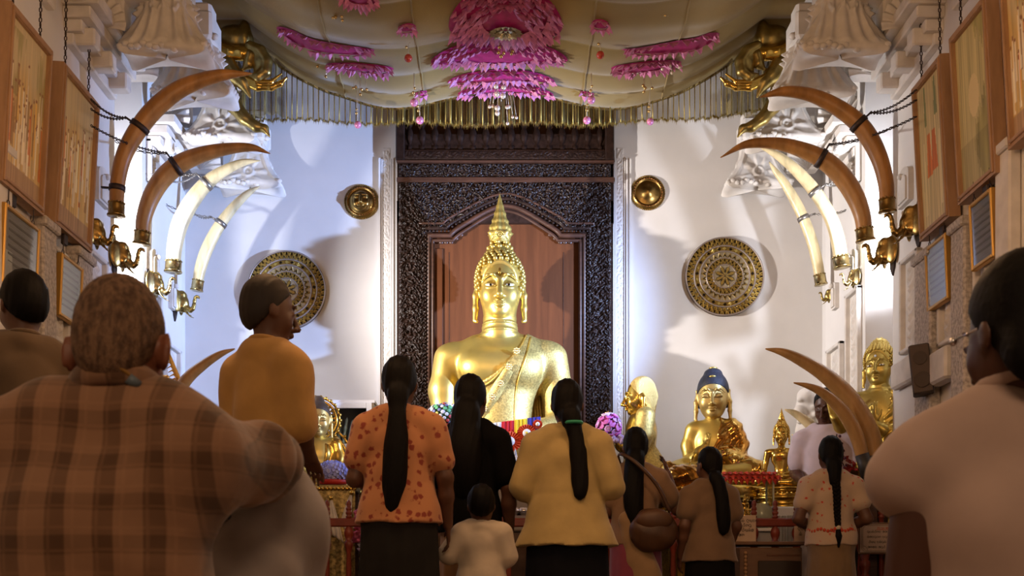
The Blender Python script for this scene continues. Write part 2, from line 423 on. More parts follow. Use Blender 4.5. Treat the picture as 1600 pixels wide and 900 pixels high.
def corbel_me(pattern):
    """Kandyan drop capital: square bell with concave flaring faces and stucco relief"""
    NU, NV = 41, 46; rows = []
    t = np.linspace(0, 1, NV)
    prof = np.interp(t, [0, .05, .09, .2, .4, .65, .85, 1], [.275, .285, .265, .225, .178, .14, .122, .128])
    u = np.linspace(-1, 1, NU)
    for s in range(4):
        U, T = np.meshgrid(u[:-1], t, indexing='xy'); R = prof[:, None]*np.ones_like(U)
        if pattern == 0:
            ph = np.sign(U)*np.abs(U)**1.25*(3.0)/(1+.3*T)
            rel = .052*(.5+.5*np.cos(2*PI*ph*(1-.35*np.abs(U)*T)))+.045*np.exp(-((T-.78-.07*np.cos(U*7))/.045)**2)*(.6+.4*np.cos(U*26))
        else:
            a = np.hypot(U*.9, (T-.3)*1.7); th = np.arctan2((T-.3)*1.7, U*.9)
            rel = .034*np.exp(-((a-.19)/.05)**2)+.022*np.exp(-(a/.07)**2)+.034*np.clip(np.cos(th*7), 0, 1)*np.exp(-((a-.5)/.2)**2)+.03*np.exp(-((np.abs(U)-.93)/.07)**2)
        edge = np.clip((1-np.abs(U))*8, 0, 1)*np.clip(np.minimum(T-.06, 1-T)*12, 0, 1)
        R = R+rel*edge
        drop = -.03*np.abs(U)**2*(T < .06)
        x = U*prof[:, None]*(1+.0*U); y = -R; z = T*.37+drop
        c, sn = math.cos(s*PI/2), math.sin(s*PI/2)
        rows.append(np.stack([c*x-sn*y, sn*x+c*y, z], -1))
    P = np.concatenate(rows, 1); P[..., 1] = P[..., 1]*.50
    lip = P[:1].copy(); lip[..., :2] *= .86; lip[..., 2] -= .012; low = lip.copy(); low[..., :2] *= .05; low[..., 2] += .02
    P = np.concatenate([low, lip, P], 0)
    me = grid_mesh('corbel', P, True, wrap=True)
    return me
CORB = [corbel_me(0), corbel_me(1)]
SHELL = shell_me()
for sx, side in ((-1, 'left'), (1, 'right')):
    mb = MB()
    mb.box((sx*3.33, 4, 3.3), (.1, 6.5, 3.3))                                   # outer wall, back of the bays
    mb.box((sx*2.99, 2.91, 3.3), (.25, 5.11, 3.3))                              # long pier up to the bay
    mb.box((sx*2.99, 9.165, 3.3), (.25, .535, 3.3))                             # second pier
    mb.box((sx*3.06, 10.0, 3.3), (.18, .3, 3.3))
    wall = obj('wall_'+side, mb, PLASTER, kind='structure')
    # pilasters with speckled stone edge under the pictures
    for y0, y1, zt, pr in ((6.02, 6.20, 2.86, .07), (6.60, 6.80, 2.64, .075), (7.13, 7.40, 2.63, .075), (5.3, 5.48, 2.8, .07)):
        p = obj('pilaster', MB().box((sx*(XW-pr/2), (y0+y1)/2, zt/2+.0), (pr/2, (y1-y0)/2, zt/2), bev=.012).box((sx*(XW-pr/2-.01), (y0+y1)/2, zt-.03), (pr/2+.012, (y1-y0)/2+.012, .03), bev=.01), STONE if y0 > 6.5 else STUCCO, wall)
    # leaf carvings between the pilasters and on the piers
    carved_panel(wall, sx, 7.45, 7.78, 2.08, 2.72, 3)
    carved_panel(wall, sx, 6.85, 7.10, 1.98, 2.55, 3)
    carved_panel(wall, sx, 6.25, 6.56, 1.95, 2.55, 3)
    carved_panel(wall, sx, 8.70, 9.02, 1.95, 2.82, 4)
    carved_panel(wall, sx, 9.16, 9.55, 1.75, 2.50, 3)
    carved_panel(wall, sx, 8.72, 9.00, 3.62, 3.95, 2)
    # stepped plinth blocks
    for y0, y1, z0, z1, pr in ((7.42, 7.9, 1.86, 2.04, .03), (6.82, 7.12, 1.74, 1.94, .05)):
        obj('ledge', MB().box((sx*(XW-pr), (y0+y1)/2, (z0+z1)/2), (pr, (y1-y0)/2, (z1-z0)/2), bev=.015), STUCCO, wall)
    # small arched niche blocks
    for y, z, w in ((7.72, 3.22, .105), (8.86, 3.02, .10), (9.35, 2.93, .05)):
        pts = [(y-w, z-.13), (y+w, z-.13), (y+w, z+.06)]+[(y+w*math.cos(a), z+.06+w*.55*math.sin(a)) for a in np.linspace(0, PI, 9)[1:-1]]+[(y-w, z+.06)]
        b = obj('niche_block', MB().prism(pts, 'x', sx*(XW+.01), sx*(XW-.035)), STUCCO, wall)
        pts2 = [(y+(q[0]-y)*.72, z-.02+(q[1]-z)*.72) for q in pts]
        obj('niche_face', MB().prism(pts2, 'x', sx*(XW-.03), sx*(XW-.047)).ball((sx*(XW-.05), y+.01, z+.06), .022), STUCCO, b)
    # stepped dentil course under the beams, and the beams with their drop capitals
    for j, (yc, pt) in enumerate(((7.52, 0), (8.22, 0), (9.02, 1), (10.0, 1), (6.8, 0))):
        if yc == 6.8:
            continue
        xc = sx*2.22; zb = 4.03 if j else 4.0
        bm_ = MB().box((sx*2.5, yc, zb+.47), (.30, .10, .14), bev=.02).box((sx*2.62, yc, zb+.25), (.14, .085, .10), bev=.015).box((xc, yc, zb+.47), (.15, .15, .10), bev=.02)
        beam = obj('beam', bm_, STUCCO, wall)
        obj('corbel', CORB[pt], STUCCO, beam, (xc, yc, zb))
        obj('shell_scroll', SHELL, STUCCO, beam, (sx*2.64, yc-.10, zb+.12), (0, 0, 0 if sx < 0 else PI), scale=(1.0, 1.0 if sx < 0 else -1.0, 1.0))
        lump = MB(); rr_ = random.Random(j)
        for q in range(15): lump.ball((xc-.27+q*.0386, yc-.125-.02*math.sin(q*.45), zb+.004+.012*math.sin(q*1.9)), .026, 7, 5, sc=(1.1, 1, .8))
        obj('lotus_lip', lump, STUCCO, beam, kind='stuff')
        mb = MB()
        for q in range(9): mb.ball((xc-.16+q*.04, yc-.10, zb+.40+.012*math.sin(q*2)), .03, 7, 5, sc=(1, 1, .8))
        obj('lotus_collar', mb.box((xc, yc, zb+.52), (.13, .085, .14), bev=.02), STUCCO, beam)
    for y0, y1, zb in ((7.05, 7.98, 3.92), (8.68, 9.2, 3.86), (6.1, 6.9, 3.98)):
        for k in range(4):
            obj('dentil', MB().box((sx*(XW-.025-.03*k), (y0+y1)/2, zb+.075*k), (.03+.03*k, (y1-y0)/2-.02*(3-k), .036), bev=.008), STUCCO, wall)
    for yc in (7.2, 7.5, 7.8, 8.85):
        obj('dentil_block', MB().box((sx*(XW-.09), yc, 3.95), (.085, .055, .055), bev=.01), STUCCO, wall)
    # carved capital relief high on the pier by the picture chains
    q = obj('capital_relief', MB().box((sx*(XW-.05), 7.02, 4.22), (.06, .25, .03), bev=.01).box((sx*(XW-.05), 7.02, 4.75), (.08, .28, .03), bev=.01), STUCCO, wall)
    obj('capital_shell', SHELL, STUCCO, q, (sx*(XW-.02), 6.86, 4.27), (0, 0, sx*PI/2), scale=(1.6, .9*sx*-1, 1.9))
# plaster mouldings beside the door
def strip_trim(n, x0, x1):
    t = struct_root('trim_%d' % n)
    mb = MB(); w = x1-x0
    for a, b, d in ((0, .10, .030), (.14, .2, .018), (.62, .68, .018), (.72, .80, .03), (.9, 1.0, .02)):
        mb.box((x0+w*(a+b)/2, YB-d/2, 2.2), (w*(b-a)/2, d/2, 2.2))
    obj('moulding', mb, PLASTER, t)
    grid_relief('carved_band', PLASTER, t, (x0+w*.22, YB-.004, 1.6), (w*.38, 0, 0), (0, 0, 2.9), 10, 400, scroll_h(.012, 1, 26, n), (0, -1, 0))
strip_trim(1, WX(592, YB), WX(621, YB)); strip_trim(2, WX(957, YB), WX(986, YB))
# ---------------------------------------------------------------- carved wooden door
door = struct_root('door_1')
x0, x1 = WX(621, YB), WX(957, YB); zt = 5.3
def zz(py): return WZ(py, YB-.06)
xc = WX(790, YB); ax0, ax1 = WX(677, YB), WX(906, YB)
def arch(x, lift=0.0, widen=0.0):
    """height of the ogee head of the opening at x"""
    a = np.abs(x-xc); w = (ax1-ax0)/2+widen; c = .70*w
    top, spring = zz(330)+lift, zz(376)+lift
    s = np.clip(1-a/c, 0, 1); s = s*s*(3-2*s)*.55+np.sqrt(np.clip(1-(a/c)**2, 0, 1))*.45
    return spring+(top-spring)*s
obj('door_panel', MB().box((xc, YB-.015, 2.1), (.70, .012, 2.1)), PANELWOOD, door)
obj('panel_stile', MB().box((ax0+.045, YB-.035, 1.6), (.045, .012, 1.98), bev=.006), PANELWOOD, door)
for px in (702, 880):
    obj('panel_joint', MB().box((WX(px, YB), YB-.0285, 1.8), (.003, .002, 1.75)), DARKWOOD2, door)
def dmask(s, t):
    x = x0+.02+s*(x1-x0-.04); z = .3+t*(zz(285)-.3)
    inside = (x > ax0-.07) & (x < ax1+.07) & (z < arch(x, .10, .07))
    return ~inside
def carv(s, t):
    x = (s-.5)*13; z = t*34
    a = np.abs(s-.5)*13
    f1 = scroll_h(.028, 20, 52, 3, 1.2)(s, t)
    return f1+.006*np.sin(a*9)*np.sin(z*9)
grid_relief('carved_surround', DARKWOOD, door, (x0+.02, YB-.07, .3), (x1-x0-.04, 0, 0), (0, 0, zz(285)-.3), 320, 640, carv, (0, -1, 0), mask=dmask)
obj('frame_backing', MB().box((x0+.16, YB-.035, 2.0), (.16, .03, 2.0)).box((x1-.15, YB-.035, 2.0), (.15, .03, 2.0)).box((xc, YB-.035, 4.2), ((x1-x0)/2, .03, .40)), DARKWOOD, door)
for i, (off, r, mtt) in enumerate(((.0, .016, DARKWOOD2), (.035, .022, DARKWOOD2), (.085, .020, DARKWOOD), (.118, .012, DARKWOOD2))):
    pts = [(ax0-off, YB-.06, .3), (ax0-off, YB-.06, float(arch(np.array(ax0-off), off*1.3, off))-.03)]
    for x in np.linspace(ax0-off, ax1+off, 60): pts.append((x, YB-.06-.008*i, float(arch(np.array(x), off*1.25, off))))
    pts += [(ax1+off, YB-.06, float(arch(np.array(ax1+off), off*1.3, off))-.03), (ax1+off, YB-.06, .3)]
    obj('arch_moulding', MB().tube(pts, r, 8), mtt, door)
# beading, scalloped drip and cusps on the arch
bd = MB()
for z in np.arange(1.2, float(arch(np.array(ax0), .07, .05)), .034):
    bd.ball((ax0-.062, YB-.085, z), .011, 6, 4); bd.ball((ax1+.062, YB-.085, z), .011, 6, 4)
for x in np.linspace(ax0-.06, ax1+.06, 44): bd.ball((x, YB-.085, float(arch(np.array(x), .078, .06))), .011, 6, 4)
obj('beading', bd, DARKWOOD, door, kind='stuff')
cp = MB()
for sg in (-1, 1):
    for k in range(5):
        x = xc+sg*(.40+.045*k); cp.ball((x, YB-.055, float(arch(np.array(x)))-.012), .022, 8, 5, sc=(1, .5, .9))
obj('arch_cusps', cp, DARKWOOD2, door)
for py0, py1, d, mt_ in ((236, 253, .10, DARKWOOD2), (279, 287, .11, DARKWOOD2), (253, 257, .12, DARKWOOD2)):
    obj('cross_rail', MB().box((xc, YB-d/2, (zz(py0)+zz(py1))/2), ((x1-x0)/2+.004, d/2, (zz(py0)-zz(py1))/2), bev=.008), mt_, door)
grid_relief('carved_frieze', DARKWOOD, door, (x0+.02, YB-.07, zz(279)), (x1-x0-.04, 0, 0), (0, 0, zz(257)-zz(279)), 260, 28, scroll_h(.028, 22, 3, 5, 1.1), (0, -1, 0))
obj('frieze_backing', MB().box((xc, YB-.035, (zz(257)+zz(279))/2), ((x1-x0)/2-.01, .03, (zz(257)-zz(279))/2)), DARKWOOD, door)
grid_relief('rail_carving', DARKWOOD, door, (x0+.05, YB-.102, zz(252)), (x1-x0-.1, 0, 0), (0, 0, zz(238)-zz(252)), 260, 16, scroll_h(.008, 30, 1, 9), (0, -1, 0))
for xx in (x0+.035, x1-.035):
    obj('lattice_post', MB().box((xx, YB-.06, 4.9), (.04, .06, .55), bev=.01), DARKWOOD, door)
obj('lattice_backing', MB().box((xc, YB-.008, 4.9), ((x1-x0)/2-.05, .006, .5)), mat('amber_backing', (.10, .035, .006), .6, var=.8, vscale=9), door)
bal = MB().lathe([(.012, -.5), (.026, -.49), (.026, -.44), (.014, -.43), (.03, -.38), (.034, -.33), (.024, -.29), (.014, -.27), (.028, -.25), (.014, -.22), (.024, -.18), (.034, -.12), (.030, -.05), (.016, -.02), (.03, 0),
                  (.016, .03), (.030, .08), (.034, .14), (.024, .2), (.014, .22), (.028, .25), (.014, .28), (.03, .36), (.03, .44), (.012, .5)], 10).mesh('baluster')
for k in range(16):
    obj('baluster', bal, DARKWOOD, door, (x0+.115+k*(x1-x0-.23)/15, YB-.055, 4.93))
# ---------------------------------------------------------------- round shields and sun plates on the back wall
ATTR_M = mat_attr('inlaid_metal', .32, .8)
def shield(px, py, label):
    r = 61*YB/FPX; c = W(px, py, YB)
    t = thing('round_shield', label, 'shield', (c.x, YB, c.z), 0, 'round inlaid shields on the back wall')
    Rm = Matrix.Rotation(PI/2, 3, 'X')
    obj('backing_disc', MB().lathe([(0.001, .0), (r, .0), (r*1.0, .022), (r*.96, .034), (.001, .045)], 64, R=Rm), mat('shield_grey', (.16, .12, .085), .5, .5, var=.3, vscale=40), t)
    rings = [(.985, .80, 0, 44), (.76, .66, 1, 30), (.62, .48, 2, 26), (.455, .31, 3, 24), (.285, .02, 4, 8)]
    for ro, ri, kind, n in rings:
        na, nr = n*10, 14 if kind != 4 else 24
        th, q = np.meshgrid(np.linspace(0, 2*PI, na, endpoint=False), np.linspace(ri, ro, nr), indexing='xy')
        u = (th*n/(2*PI)) % 1.0; v = (q-ri)/(ro-ri); hgt = np.full_like(u, .004)
        C = np.zeros(u.shape+(3,)); C[:] = (.33, .215, .05)
        dark = (.02, .012, .006); pale = (.45, .38, .26)
        if kind in (0, 3):       # crossing lattice arches with dark drops and mirror dots
            l1 = np.abs(((u+v*.9) % 1)-.5); l2 = np.abs(((u-v*.9) % 1)-.5); lat = np.minimum(.5-l1, .5-l2) < .11
            drop = (np.hypot((u-.5)*1.1, (v-.28)*.9) < .24); mir = np.hypot((u-.5)*1.1, (v-.10)*1.0) < .16
            d2 = (np.hypot(((u+.5) % 1-.5)*1.1, (v-.72)*.9) < .2)
            C[drop | d2] = dark; C[lat] = (.50, .34, .09); C[mir] = pale; hgt[lat] = .012; hgt[mir] = .010; hgt[drop & ~lat] = 0
        elif kind == 1:
            dm = np.abs(u-.5)*2+np.abs(v-.5)*1.6 < .7; k2 = ((th*n/(2*PI)) % 2) < 1
            C[dm & k2] = dark; C[dm & ~k2] = (.52, .40, .12); hgt[dm] = .010
        elif kind == 2:
            tri = v < 1-np.abs(u-.5)*2; C[:] = pale; C[tri] = (.42, .28, .07); tri2 = v < .62-np.abs(u-.5)*1.5; C[tri2] = dark; tri3 = v < .3-np.abs(u-.5); C[tri3] = pale; hgt[tri] = .010
        else:
            pet = np.abs(u-.5) < .42*np.sin(np.clip(v*1.15, 0, 1)*PI)**.6; C[:] = (.50, .44, .33); C[pet] = (.40, .27, .07); ed = (np.abs(u-.5) > .3*np.sin(np.clip(v*1.15, 0, 1)*PI)**.6) & pet; C[ed] = dark
            C[v < .22] = (.5, .38, .16); hgt[pet] = .014
        base = .034+.012*(1-q)
        P = np.stack([q*r*np.cos(th), -(base+hgt), q*r*np.sin(th)], -1)
        me = grid_mesh('inlay_ring', P, False, wrap=True); paint(me, C.reshape(-1, 3)); obj('inlay_ring', me, ATTR_M, t)
    for q in (.99, .78, .64, .468, .298):
        obj('ring_rim', MB().tube([(q*r*math.cos(a), -.046, q*r*math.sin(a)) for a in np.linspace(0, 2*PI, 72, endpoint=False)], .0075, 6, closed=True), mat('shield_rim', (.36, .30, .27), .4, .6), t)
    return t
shield(449, 455, 'big round inlaid shield on the wall, behind the head of the ochre-robed walker')
shield(1131, 434, 'big round inlaid shield on the wall, under the lowest stucco drop beside the tusks')
def plate(px, py, label, face):
    r = 27.5*YB/FPX; c = W(px, py, YB)
    t = thing('brass_plate', label, 'plate', (c.x, YB, c.z), 0, 'brass sun plates beside the door')
    Rm = Matrix.Rotation(PI/2, 3, 'X')
    prof = [(.001, 0), (r*.93, 0), (r*.93, .012), (r*.86, .016), (r*.84, .030), (r*.74, .030), (r*.72, .018)]
    prof += [(r*.68, .026), (r*.5, .043), (r*.3, .054), (.001, .060)] if face else [(r*.66, .020), (r*.5, .026), (r*.35, .040), (r*.2, .058), (.001, .066)]
    obj('dish', MB().lathe(prof, 56, R=Rm), BRASS, t)
    mb = MB(); n = 60
    for k in range(n):
        a = 2*PI*k/n; mb.ball((r*.955*math.cos(a), -.008, r*.955*math.sin(a)), r*.05, 6, 4)
    obj('beaded_rim', mb, BRASS, t, kind='stuff')
    mb = MB()
    for k in range(34):
        a = 2*PI*k/34; mb.ball((r*.79*math.cos(a), -.03, r*.79*math.sin(a)), r*.045, 6, 4)
    obj('hammered_ring', mb, mat('copper', (.50, .20, .07), .28, 1.0, var=.4, vscale=30), t, kind='stuff')
    if face:
        F = Body(); F.ell((0, -.045, 0), (r*.5, .035, r*.55)); F.cap((0, -.085, .03), (0, -.095, -.025), .007, .014, .01)
        for s in (-1, 1):
            F.ell((s*.042, -.072, .025), (.022, .012, .009), .006); F.cap((s*.015, -.076, .048), (s*.066, -.066, .046), .005, .004, .006); F.ell((s*.045, -.065, -.03), (.028, .02, .03), .02)
        F.ell((0, -.078, -.052), (.028, .012, .008), .006)
        obj('sun_face', F.mesh('sun_face', .005), BRASS, t)
    return t
plate(565, 316, 'round brass plate with an embossed sun face, on the wall above the cabinet', True)
plate(1012, 302, 'round brass plate with a plain domed centre, on the wall by the door', False)
# ---------------------------------------------------------------- elephant brackets
def elephant_me():
    F = Body()
    F.ell((.075, 0, .02), (.080, .08, .125), .03)
    F.ell((.09, .035, .105), (.045, .04, .04), .03).ell((.09, -.035, .105), (.045, .04, .04), .03)
    F.ell((.12, 0, .0), (.045, .05, .06), .03)
    for s in (-1, 1):
        F.ell((.050, s*.095, .01), (.024, .075, .135), .025, R=rotz(s*.6)); F.ell((.12, s*.042, .035), (.014, .012, .012), .006)
        F.ell((.085, s*.055, -.05), (.04, .02, .035), .02)
    F.chain([(.12, 0, -.02), (.155, 0, -.065), (.185, 0, -.085), (.215, 0, -.065), (.23, 0, -.02), (.235, 0, .03), (.245, 0, .068), (.262, 0, .082)], [.042, .034, .029, .025, .022, .019, .018, .017], .012)
    F.chain([(.262, 0, .082), (.285, 0, .076), (.298, 0, .058)], [.017, .013, .008], .008)
    F.cap((.085, 0, -.08), (.12, 0, -.10), .03, .012, .02)
    return F.mesh('head', .0062)
def tusks_me(s):
    mb = MB()
    if s:
        mb.tube(catmull([(.12, s*.04, -.065), (.14, s*.047, -.11), (.17, s*.05, -.145), (.215, s*.05, -.165)], 4), list(np.linspace(.013, .003, 13)), 8)
    return mb.mesh('small_tusk')
def bplate_me():
    mb = MB(); pts = [(0, -.22), (.05, -.15), (.075, -.05), (.075, .06), (.05, .15), (0, .23), (-.05, .15), (-.075, .06), (-.075, -.05), (-.05, -.15)]
    return mb.prism([(p[0], p[1]) for p in pts], 'x', -.012, .008).mesh('wall_plate')
EH, ET, EU, EP = elephant_me(), tusks_me(-1), tusks_me(1), bplate_me()
def bracket(x, y, z, sx, sc, m, label):
    t = thing('elephant_bracket', label, 'bracket', (x, y, z), 0 if sx < 0 else PI, 'elephant head brackets under the wall tusks')
    t.scale = (sc,)*3
    for nm, me in (('head', EH), ('small_tusk', ET), ('small_tusk', EU), ('wall_plate', EP)):
        o = obj(nm, me, None, t)
        if not me.materials: me.materials.append(m)
        o.material_slots[0].link = 'OBJECT'; o.material_slots[0].material = m if nm != 'wall_plate' else IRON
# ---------------------------------------------------------------- big tusks
def tusk(pts, wid, Y, m, cuffm, label, chains=(), bands=(), cuff=True, group='curved tusks on the side walls', name='elephant_tusk', cuff_h=.066):
    """pts in picture px at depth Y, first point at the base"""
    P = [W(px, py, Y) for px, py in pts]; base = P[0].copy()
    R = [w*.5*Y/FPX for w in wid]
    t = thing(name, label, 'tusk', base, 0, group)
    Pc = catmull([p-base for p in P], 8); Rc = [float(v[0]) for v in catmull([(r, 0, 0) for r in R], 8)]
    Rc = [max(r, .002) for r in Rc]
    obj('ivory', MB().tube(Pc, Rc, 20), m, t)
    if cuff:
        d = Vector(Pc[0])-Vector(Pc[3]); d.normalize(); r = Rc[0]; q = d.to_track_quat('Z', 'Y').to_matrix()
        mb = MB().lathe([(r*1.03, -.02), (r*1.12, -.018), (r*1.14, 0), (r*1.16, cuff_h-.012), (r*1.28, cuff_h-.008), (r*1.28, cuff_h), (.002, cuff_h)], 20, R=q)
        for k in range(14):
            a = 2*PI*k/14; mb.ball(q @ Vector((r*1.1*math.cos(a), r*1.1*math.sin(a), -.02)), r*.14, 6, 4)
        obj('cuff', mb, cuffm, t)
    n = len(Pc)
    for f in bands:
        i = int(f*(n-1)); tg = Vector(Pc[i+1])-Vector(Pc[i-1]); tg.normalize(); q = tg.to_track_quat('Z', 'Y').to_matrix(); r = Rc[i]
        sx = -1 if base.x < 0 else 1
        nrm = Vector((tg.z, 0, -tg.x)); nrm = nrm if nrm.x*sx > 0 else -nrm
        mb = MB().lathe([(r*1.02, -.018), (r*1.12, -.018), (r*1.12, .018), (r*1.02, .018)], 20, c=Pc[i], R=q)
        mb.tube([Vector(Pc[i])+nrm*r, Vector(Pc[i])+nrm*(r+.055)], .017, 6, flat=.4)
        obj('clamp_band', mb, IRON if m is IVORYD else mat('grey_band', (.25, .23, .21), .4, .8), t)
    for f, (qx, qy, QY) in chains:
        i = int(f*(n-1)); tg = Vector(Pc[i+1])-Vector(Pc[i-1]); sx = -1 if base.x < 0 else 1
        nrm = Vector((tg.z, 0, -tg.x)).normalized(); nrm = nrm if nrm.x*sx > 0 else -nrm
        a = Vector(Pc[i])+nrm*(Rc[i]+.05); b = W(qx, qy, QY)-base
        obj('chain', chain_mb(a, b, .03), IRON if m is IVORYD else mat('steel_chain', (.33, .31, .29), .35, .9), t, kind='stuff')
    return t
def chain_mb(a, b, sag=.0, link_=.022, r=.0032):
    a, b = Vector(a), Vector(b); L = (b-a).length; n = max(4, int(L/link_)); mb = MB()
    pt = lambda s: a.lerp(b, s)-Vector((0, 0, 1))*sag*4*s*(1-s)
    for k in range(n):
        p, q = pt(k/n), pt((k+1)/n); d = (q-p).normalized(); u = d.cross(Vector((0, 0, 1)));
        if u.length < 1e-3: u = Vector((1, 0, 0))
        u.normalize(); w = d.cross(u); sd = u if k % 2 else w; c = (p+q)/2; hl = (q-p).length*.62
        mb.tube([c-d*hl, c-d*hl*.4+sd*.0065, c+d*hl*.4+sd*.0065, c+d*hl, c+d*hl*.4-sd*.0065, c-d*hl*.4-sd*.0065], r, 4, closed=True)
    return mb
D1, D2, D3, D4 = 7.5, 8.0, 8.78, 9.47
tusk([(182, 322), (184, 285), (193, 245), (212, 208), (240, 172), (275, 143), (310, 127), (350, 117), (394, 115)], [22, 23, 25, 28, 29, 27, 23, 17, 2], D1, IVORYD, BRASS,
     'thick brown tusk arching highest on the wall beside the plaid-shirted man', [(.42, (142, 155, 6.95)), (.42, (142, 170, 7.0))], (.095, .42))
tusk([(222, 367), (225, 340), (236, 308), (255, 278), (283, 255), (320, 240), (360, 232), (395, 231), (422, 240)], [22, 24, 27, 29, 28, 23, 17, 11, 1.5], D2, IVORYD, BRASS,
     'darker brown tusk just inside the thick one, on the wall above the plaid-shirted man', [(.48, (142, 196, 7.0)), (.48, (180, 220, 7.9))], (.48,))
tusk([(271, 412), (273, 385), (281, 350), (298, 317), (322, 287), (350, 267), (380, 254), (407, 251)], [22, 24, 26, 25, 22, 17, 11, 1.5], D3, IVORYL, BRASSP,
     'broad cream tusk, third inward on the wall near the ochre-robed walker', [(.58, (268, 283, 9.3)), (.58, (200, 265, 8.7))], (.58,))
tusk([(309, 442), (313, 420), (323, 390), (340, 357), (362, 327), (385, 304), (406, 291)], [16, 18, 19, 18, 15, 11, 2], D4, IVORYL, BRASSP,
     'slim cream tusk, innermost on the wall near the ochre-robed walker', [(.55, (245, 312, 9.2)), (.55, (300, 330, 9.75))], (.55,))
tusk([(1386, 316), (1384, 285), (1375, 250), (1358, 215), (1335, 187), (1300, 163), (1265, 148), (1225, 143), (1187, 152)], [22, 24, 26, 28, 27, 24, 20, 15, 2], D1, IVORYD, BRASS,
     'thick brown tusk arching highest on the wall by the hung pictures and loudspeaker', [(.47, (1432, 140, 6.9)), (.47, (1432, 156, 6.9))], (.47,))
tusk([(1351, 362), (1347, 335), (1335, 305), (1315, 275), (1287, 250), (1250, 233), (1210, 224), (1165, 226), (1126, 246)], [24, 26, 29, 30, 28, 23, 18, 12, 1.5], D2, IVORYD, BRASS,
     'brown tusk with the tip reaching nearest the door, on the wall above the girl', [(.53, (1432, 182, 6.95)), (.53, (1400, 196, 7.8))], (.53,))
tusk([(1314, 405), (1309, 375), (1300, 345), (1284, 315), (1262, 285), (1235, 258), (1210, 240), (1187, 230)], [22, 22, 21, 20, 19, 16, 11, 1.5], D3, IVORYL, BRASSP,
     'bright cream tusk, third inward on the wall above the girl', [(.50, (1320, 280, 9.5)), (.50, (1345, 262, 8.75))], (.50,))
tusk([(1281, 433), (1276, 405), (1268, 375), (1257, 345), (1243, 315), (1225, 285), (1212, 268), (1202, 253)], [16, 17, 17, 17, 16, 13, 9, 2], D4, IVORYL, BRASSP,
     'greyish cream tusk with a dark tip, innermost on the wall above the girl', [(.46, (1340, 320, 9.0))], (.46,))
for (px, py, Y, sx, m, lb) in ((148, 366, D1, -1, BRASS, 'dark brass elephant head under the thickest brown tusk, partly hidden by a picture frame'),
                               (182, 402, D2, -1, BRASS, 'dark brass elephant head with raised trunk under the second brown tusk above the plaid-shirted man'),
                               (236, 446, D3, -1, BRASSP, 'pale brass elephant head under the broad cream tusk beside the plaid-shirted man'),
                               (266, 474, D4, -1, GOLDD, 'old gold elephant head under the slim cream tusk beside the plaid-shirted man'),
                               (1434, 350, D1, 1, BRASS, 'brass elephant head with raised trunk touching the hung picture, by the loudspeaker side'),
                               (1394, 396, D2, 1, BRASS, 'dark brass elephant head under the brown tusk that points to the door'),
                               (1351, 436, D3, 1, BRASSP, 'bright pale brass elephant head under the bright cream tusk above the girl'),
                               (1322, 463, D4, 1, GOLDD, 'old gold elephant head lowest on the wall above the girl')):
    p = W(px, py, Y); s_ = {D1: .80, D2: .83, D3: .80, D4: .80}[Y]
    xw = sx*(XW-.008)
    bracket(xw, Y, p.z, sx, abs(abs(xw)-abs({(D1, -1): WX(182, D1), (D2, -1): WX(222, D2), (D3, -1): WX(271, D3), (D4, -1): WX(309, D4), (D1, 1): WX(1386, D1), (D2, 1): WX(1351, D2), (D3, 1): WX(1314, D3), (D4, 1): WX(1281, D4)}[(Y, sx)]))/.275, m, lb)
# ground tusks standing by the railing
def ground_tusk(pts, wid, Y, m, lb, sock=True):
    t = tusk(pts, wid, Y, m, IRON, lb, cuff=False, group='tusks standing on the altar floor', name='standing_tusk')
    if sock:
        b = Vector(t.location); r = wid[0]*.5*Y/FPX; p1 = W(*pts[1], Y)-b; d = -p1.normalized()
        obj('dark_socket', MB().tube([-d*.02, d*.16], [r*1.08, r*1.12], 16), mat('dark_socket', (.03, .025, .022), .5), t)
        obj('socket_post', MB().box((d.x*.16, d.y*.16, d.z*.16-(b.z-.16)/2), (.05, .05, (b.z-.16)/2), bev=.01), DARKWOOD2, t)
    return t
IV3 = mat('honey_ivory', (.42, .22, .07), .36, var=.3, vscale=5, stretch=(3, 3, 1), bump=.1, bscale=30)
ground_tusk([(1366, 716), (1358, 680), (1342, 645), (1318, 612), (1285, 583), (1250, 562), (1222, 550), (1196, 545)], [32, 33, 32, 28, 23, 18, 12, 2], 8.15, IV3, 'longest honey-coloured tusk standing before the big golden statue in the bay')
ground_tusk([(1348, 714), (1338, 680), (1322, 650), (1303, 628), (1283, 612), (1262, 603), (1240, 598)], [20, 22, 21, 18, 14, 9, 2], 8.05, IV3, 'shorter honey-coloured tusk crossing the attendant, in a dark socket')
ground_tusk([(1300, 693), (1280, 676), (1258, 657), (1240, 645), (1226, 640)], [17, 18, 15, 10, 2], 8.75, IVORYL, 'pale cracked tusk poking out behind the attendant, the upper of two', False)
ground_tusk([(1290, 696), (1268, 692), (1252, 686), (1237, 679)], [12, 13, 9, 2], 8.85, IVORYL, 'pale short tusk poking out behind the attendant, the lower of two', False)
ground_tusk([(262, 640), (290, 595), (318, 570), (345, 553), (367, 545)], [22, 19, 15, 10, 2], 8.15, IV3, 'tan tusk rising past the plaid-shirted man\'s shoulder')
ground_tusk([(315, 662), (332, 649), (352, 640)], [9, 6, 1.5], 8.3, IV3, 'small tan tusk tip just over the plaid-shirted man\'s sleeve', False)
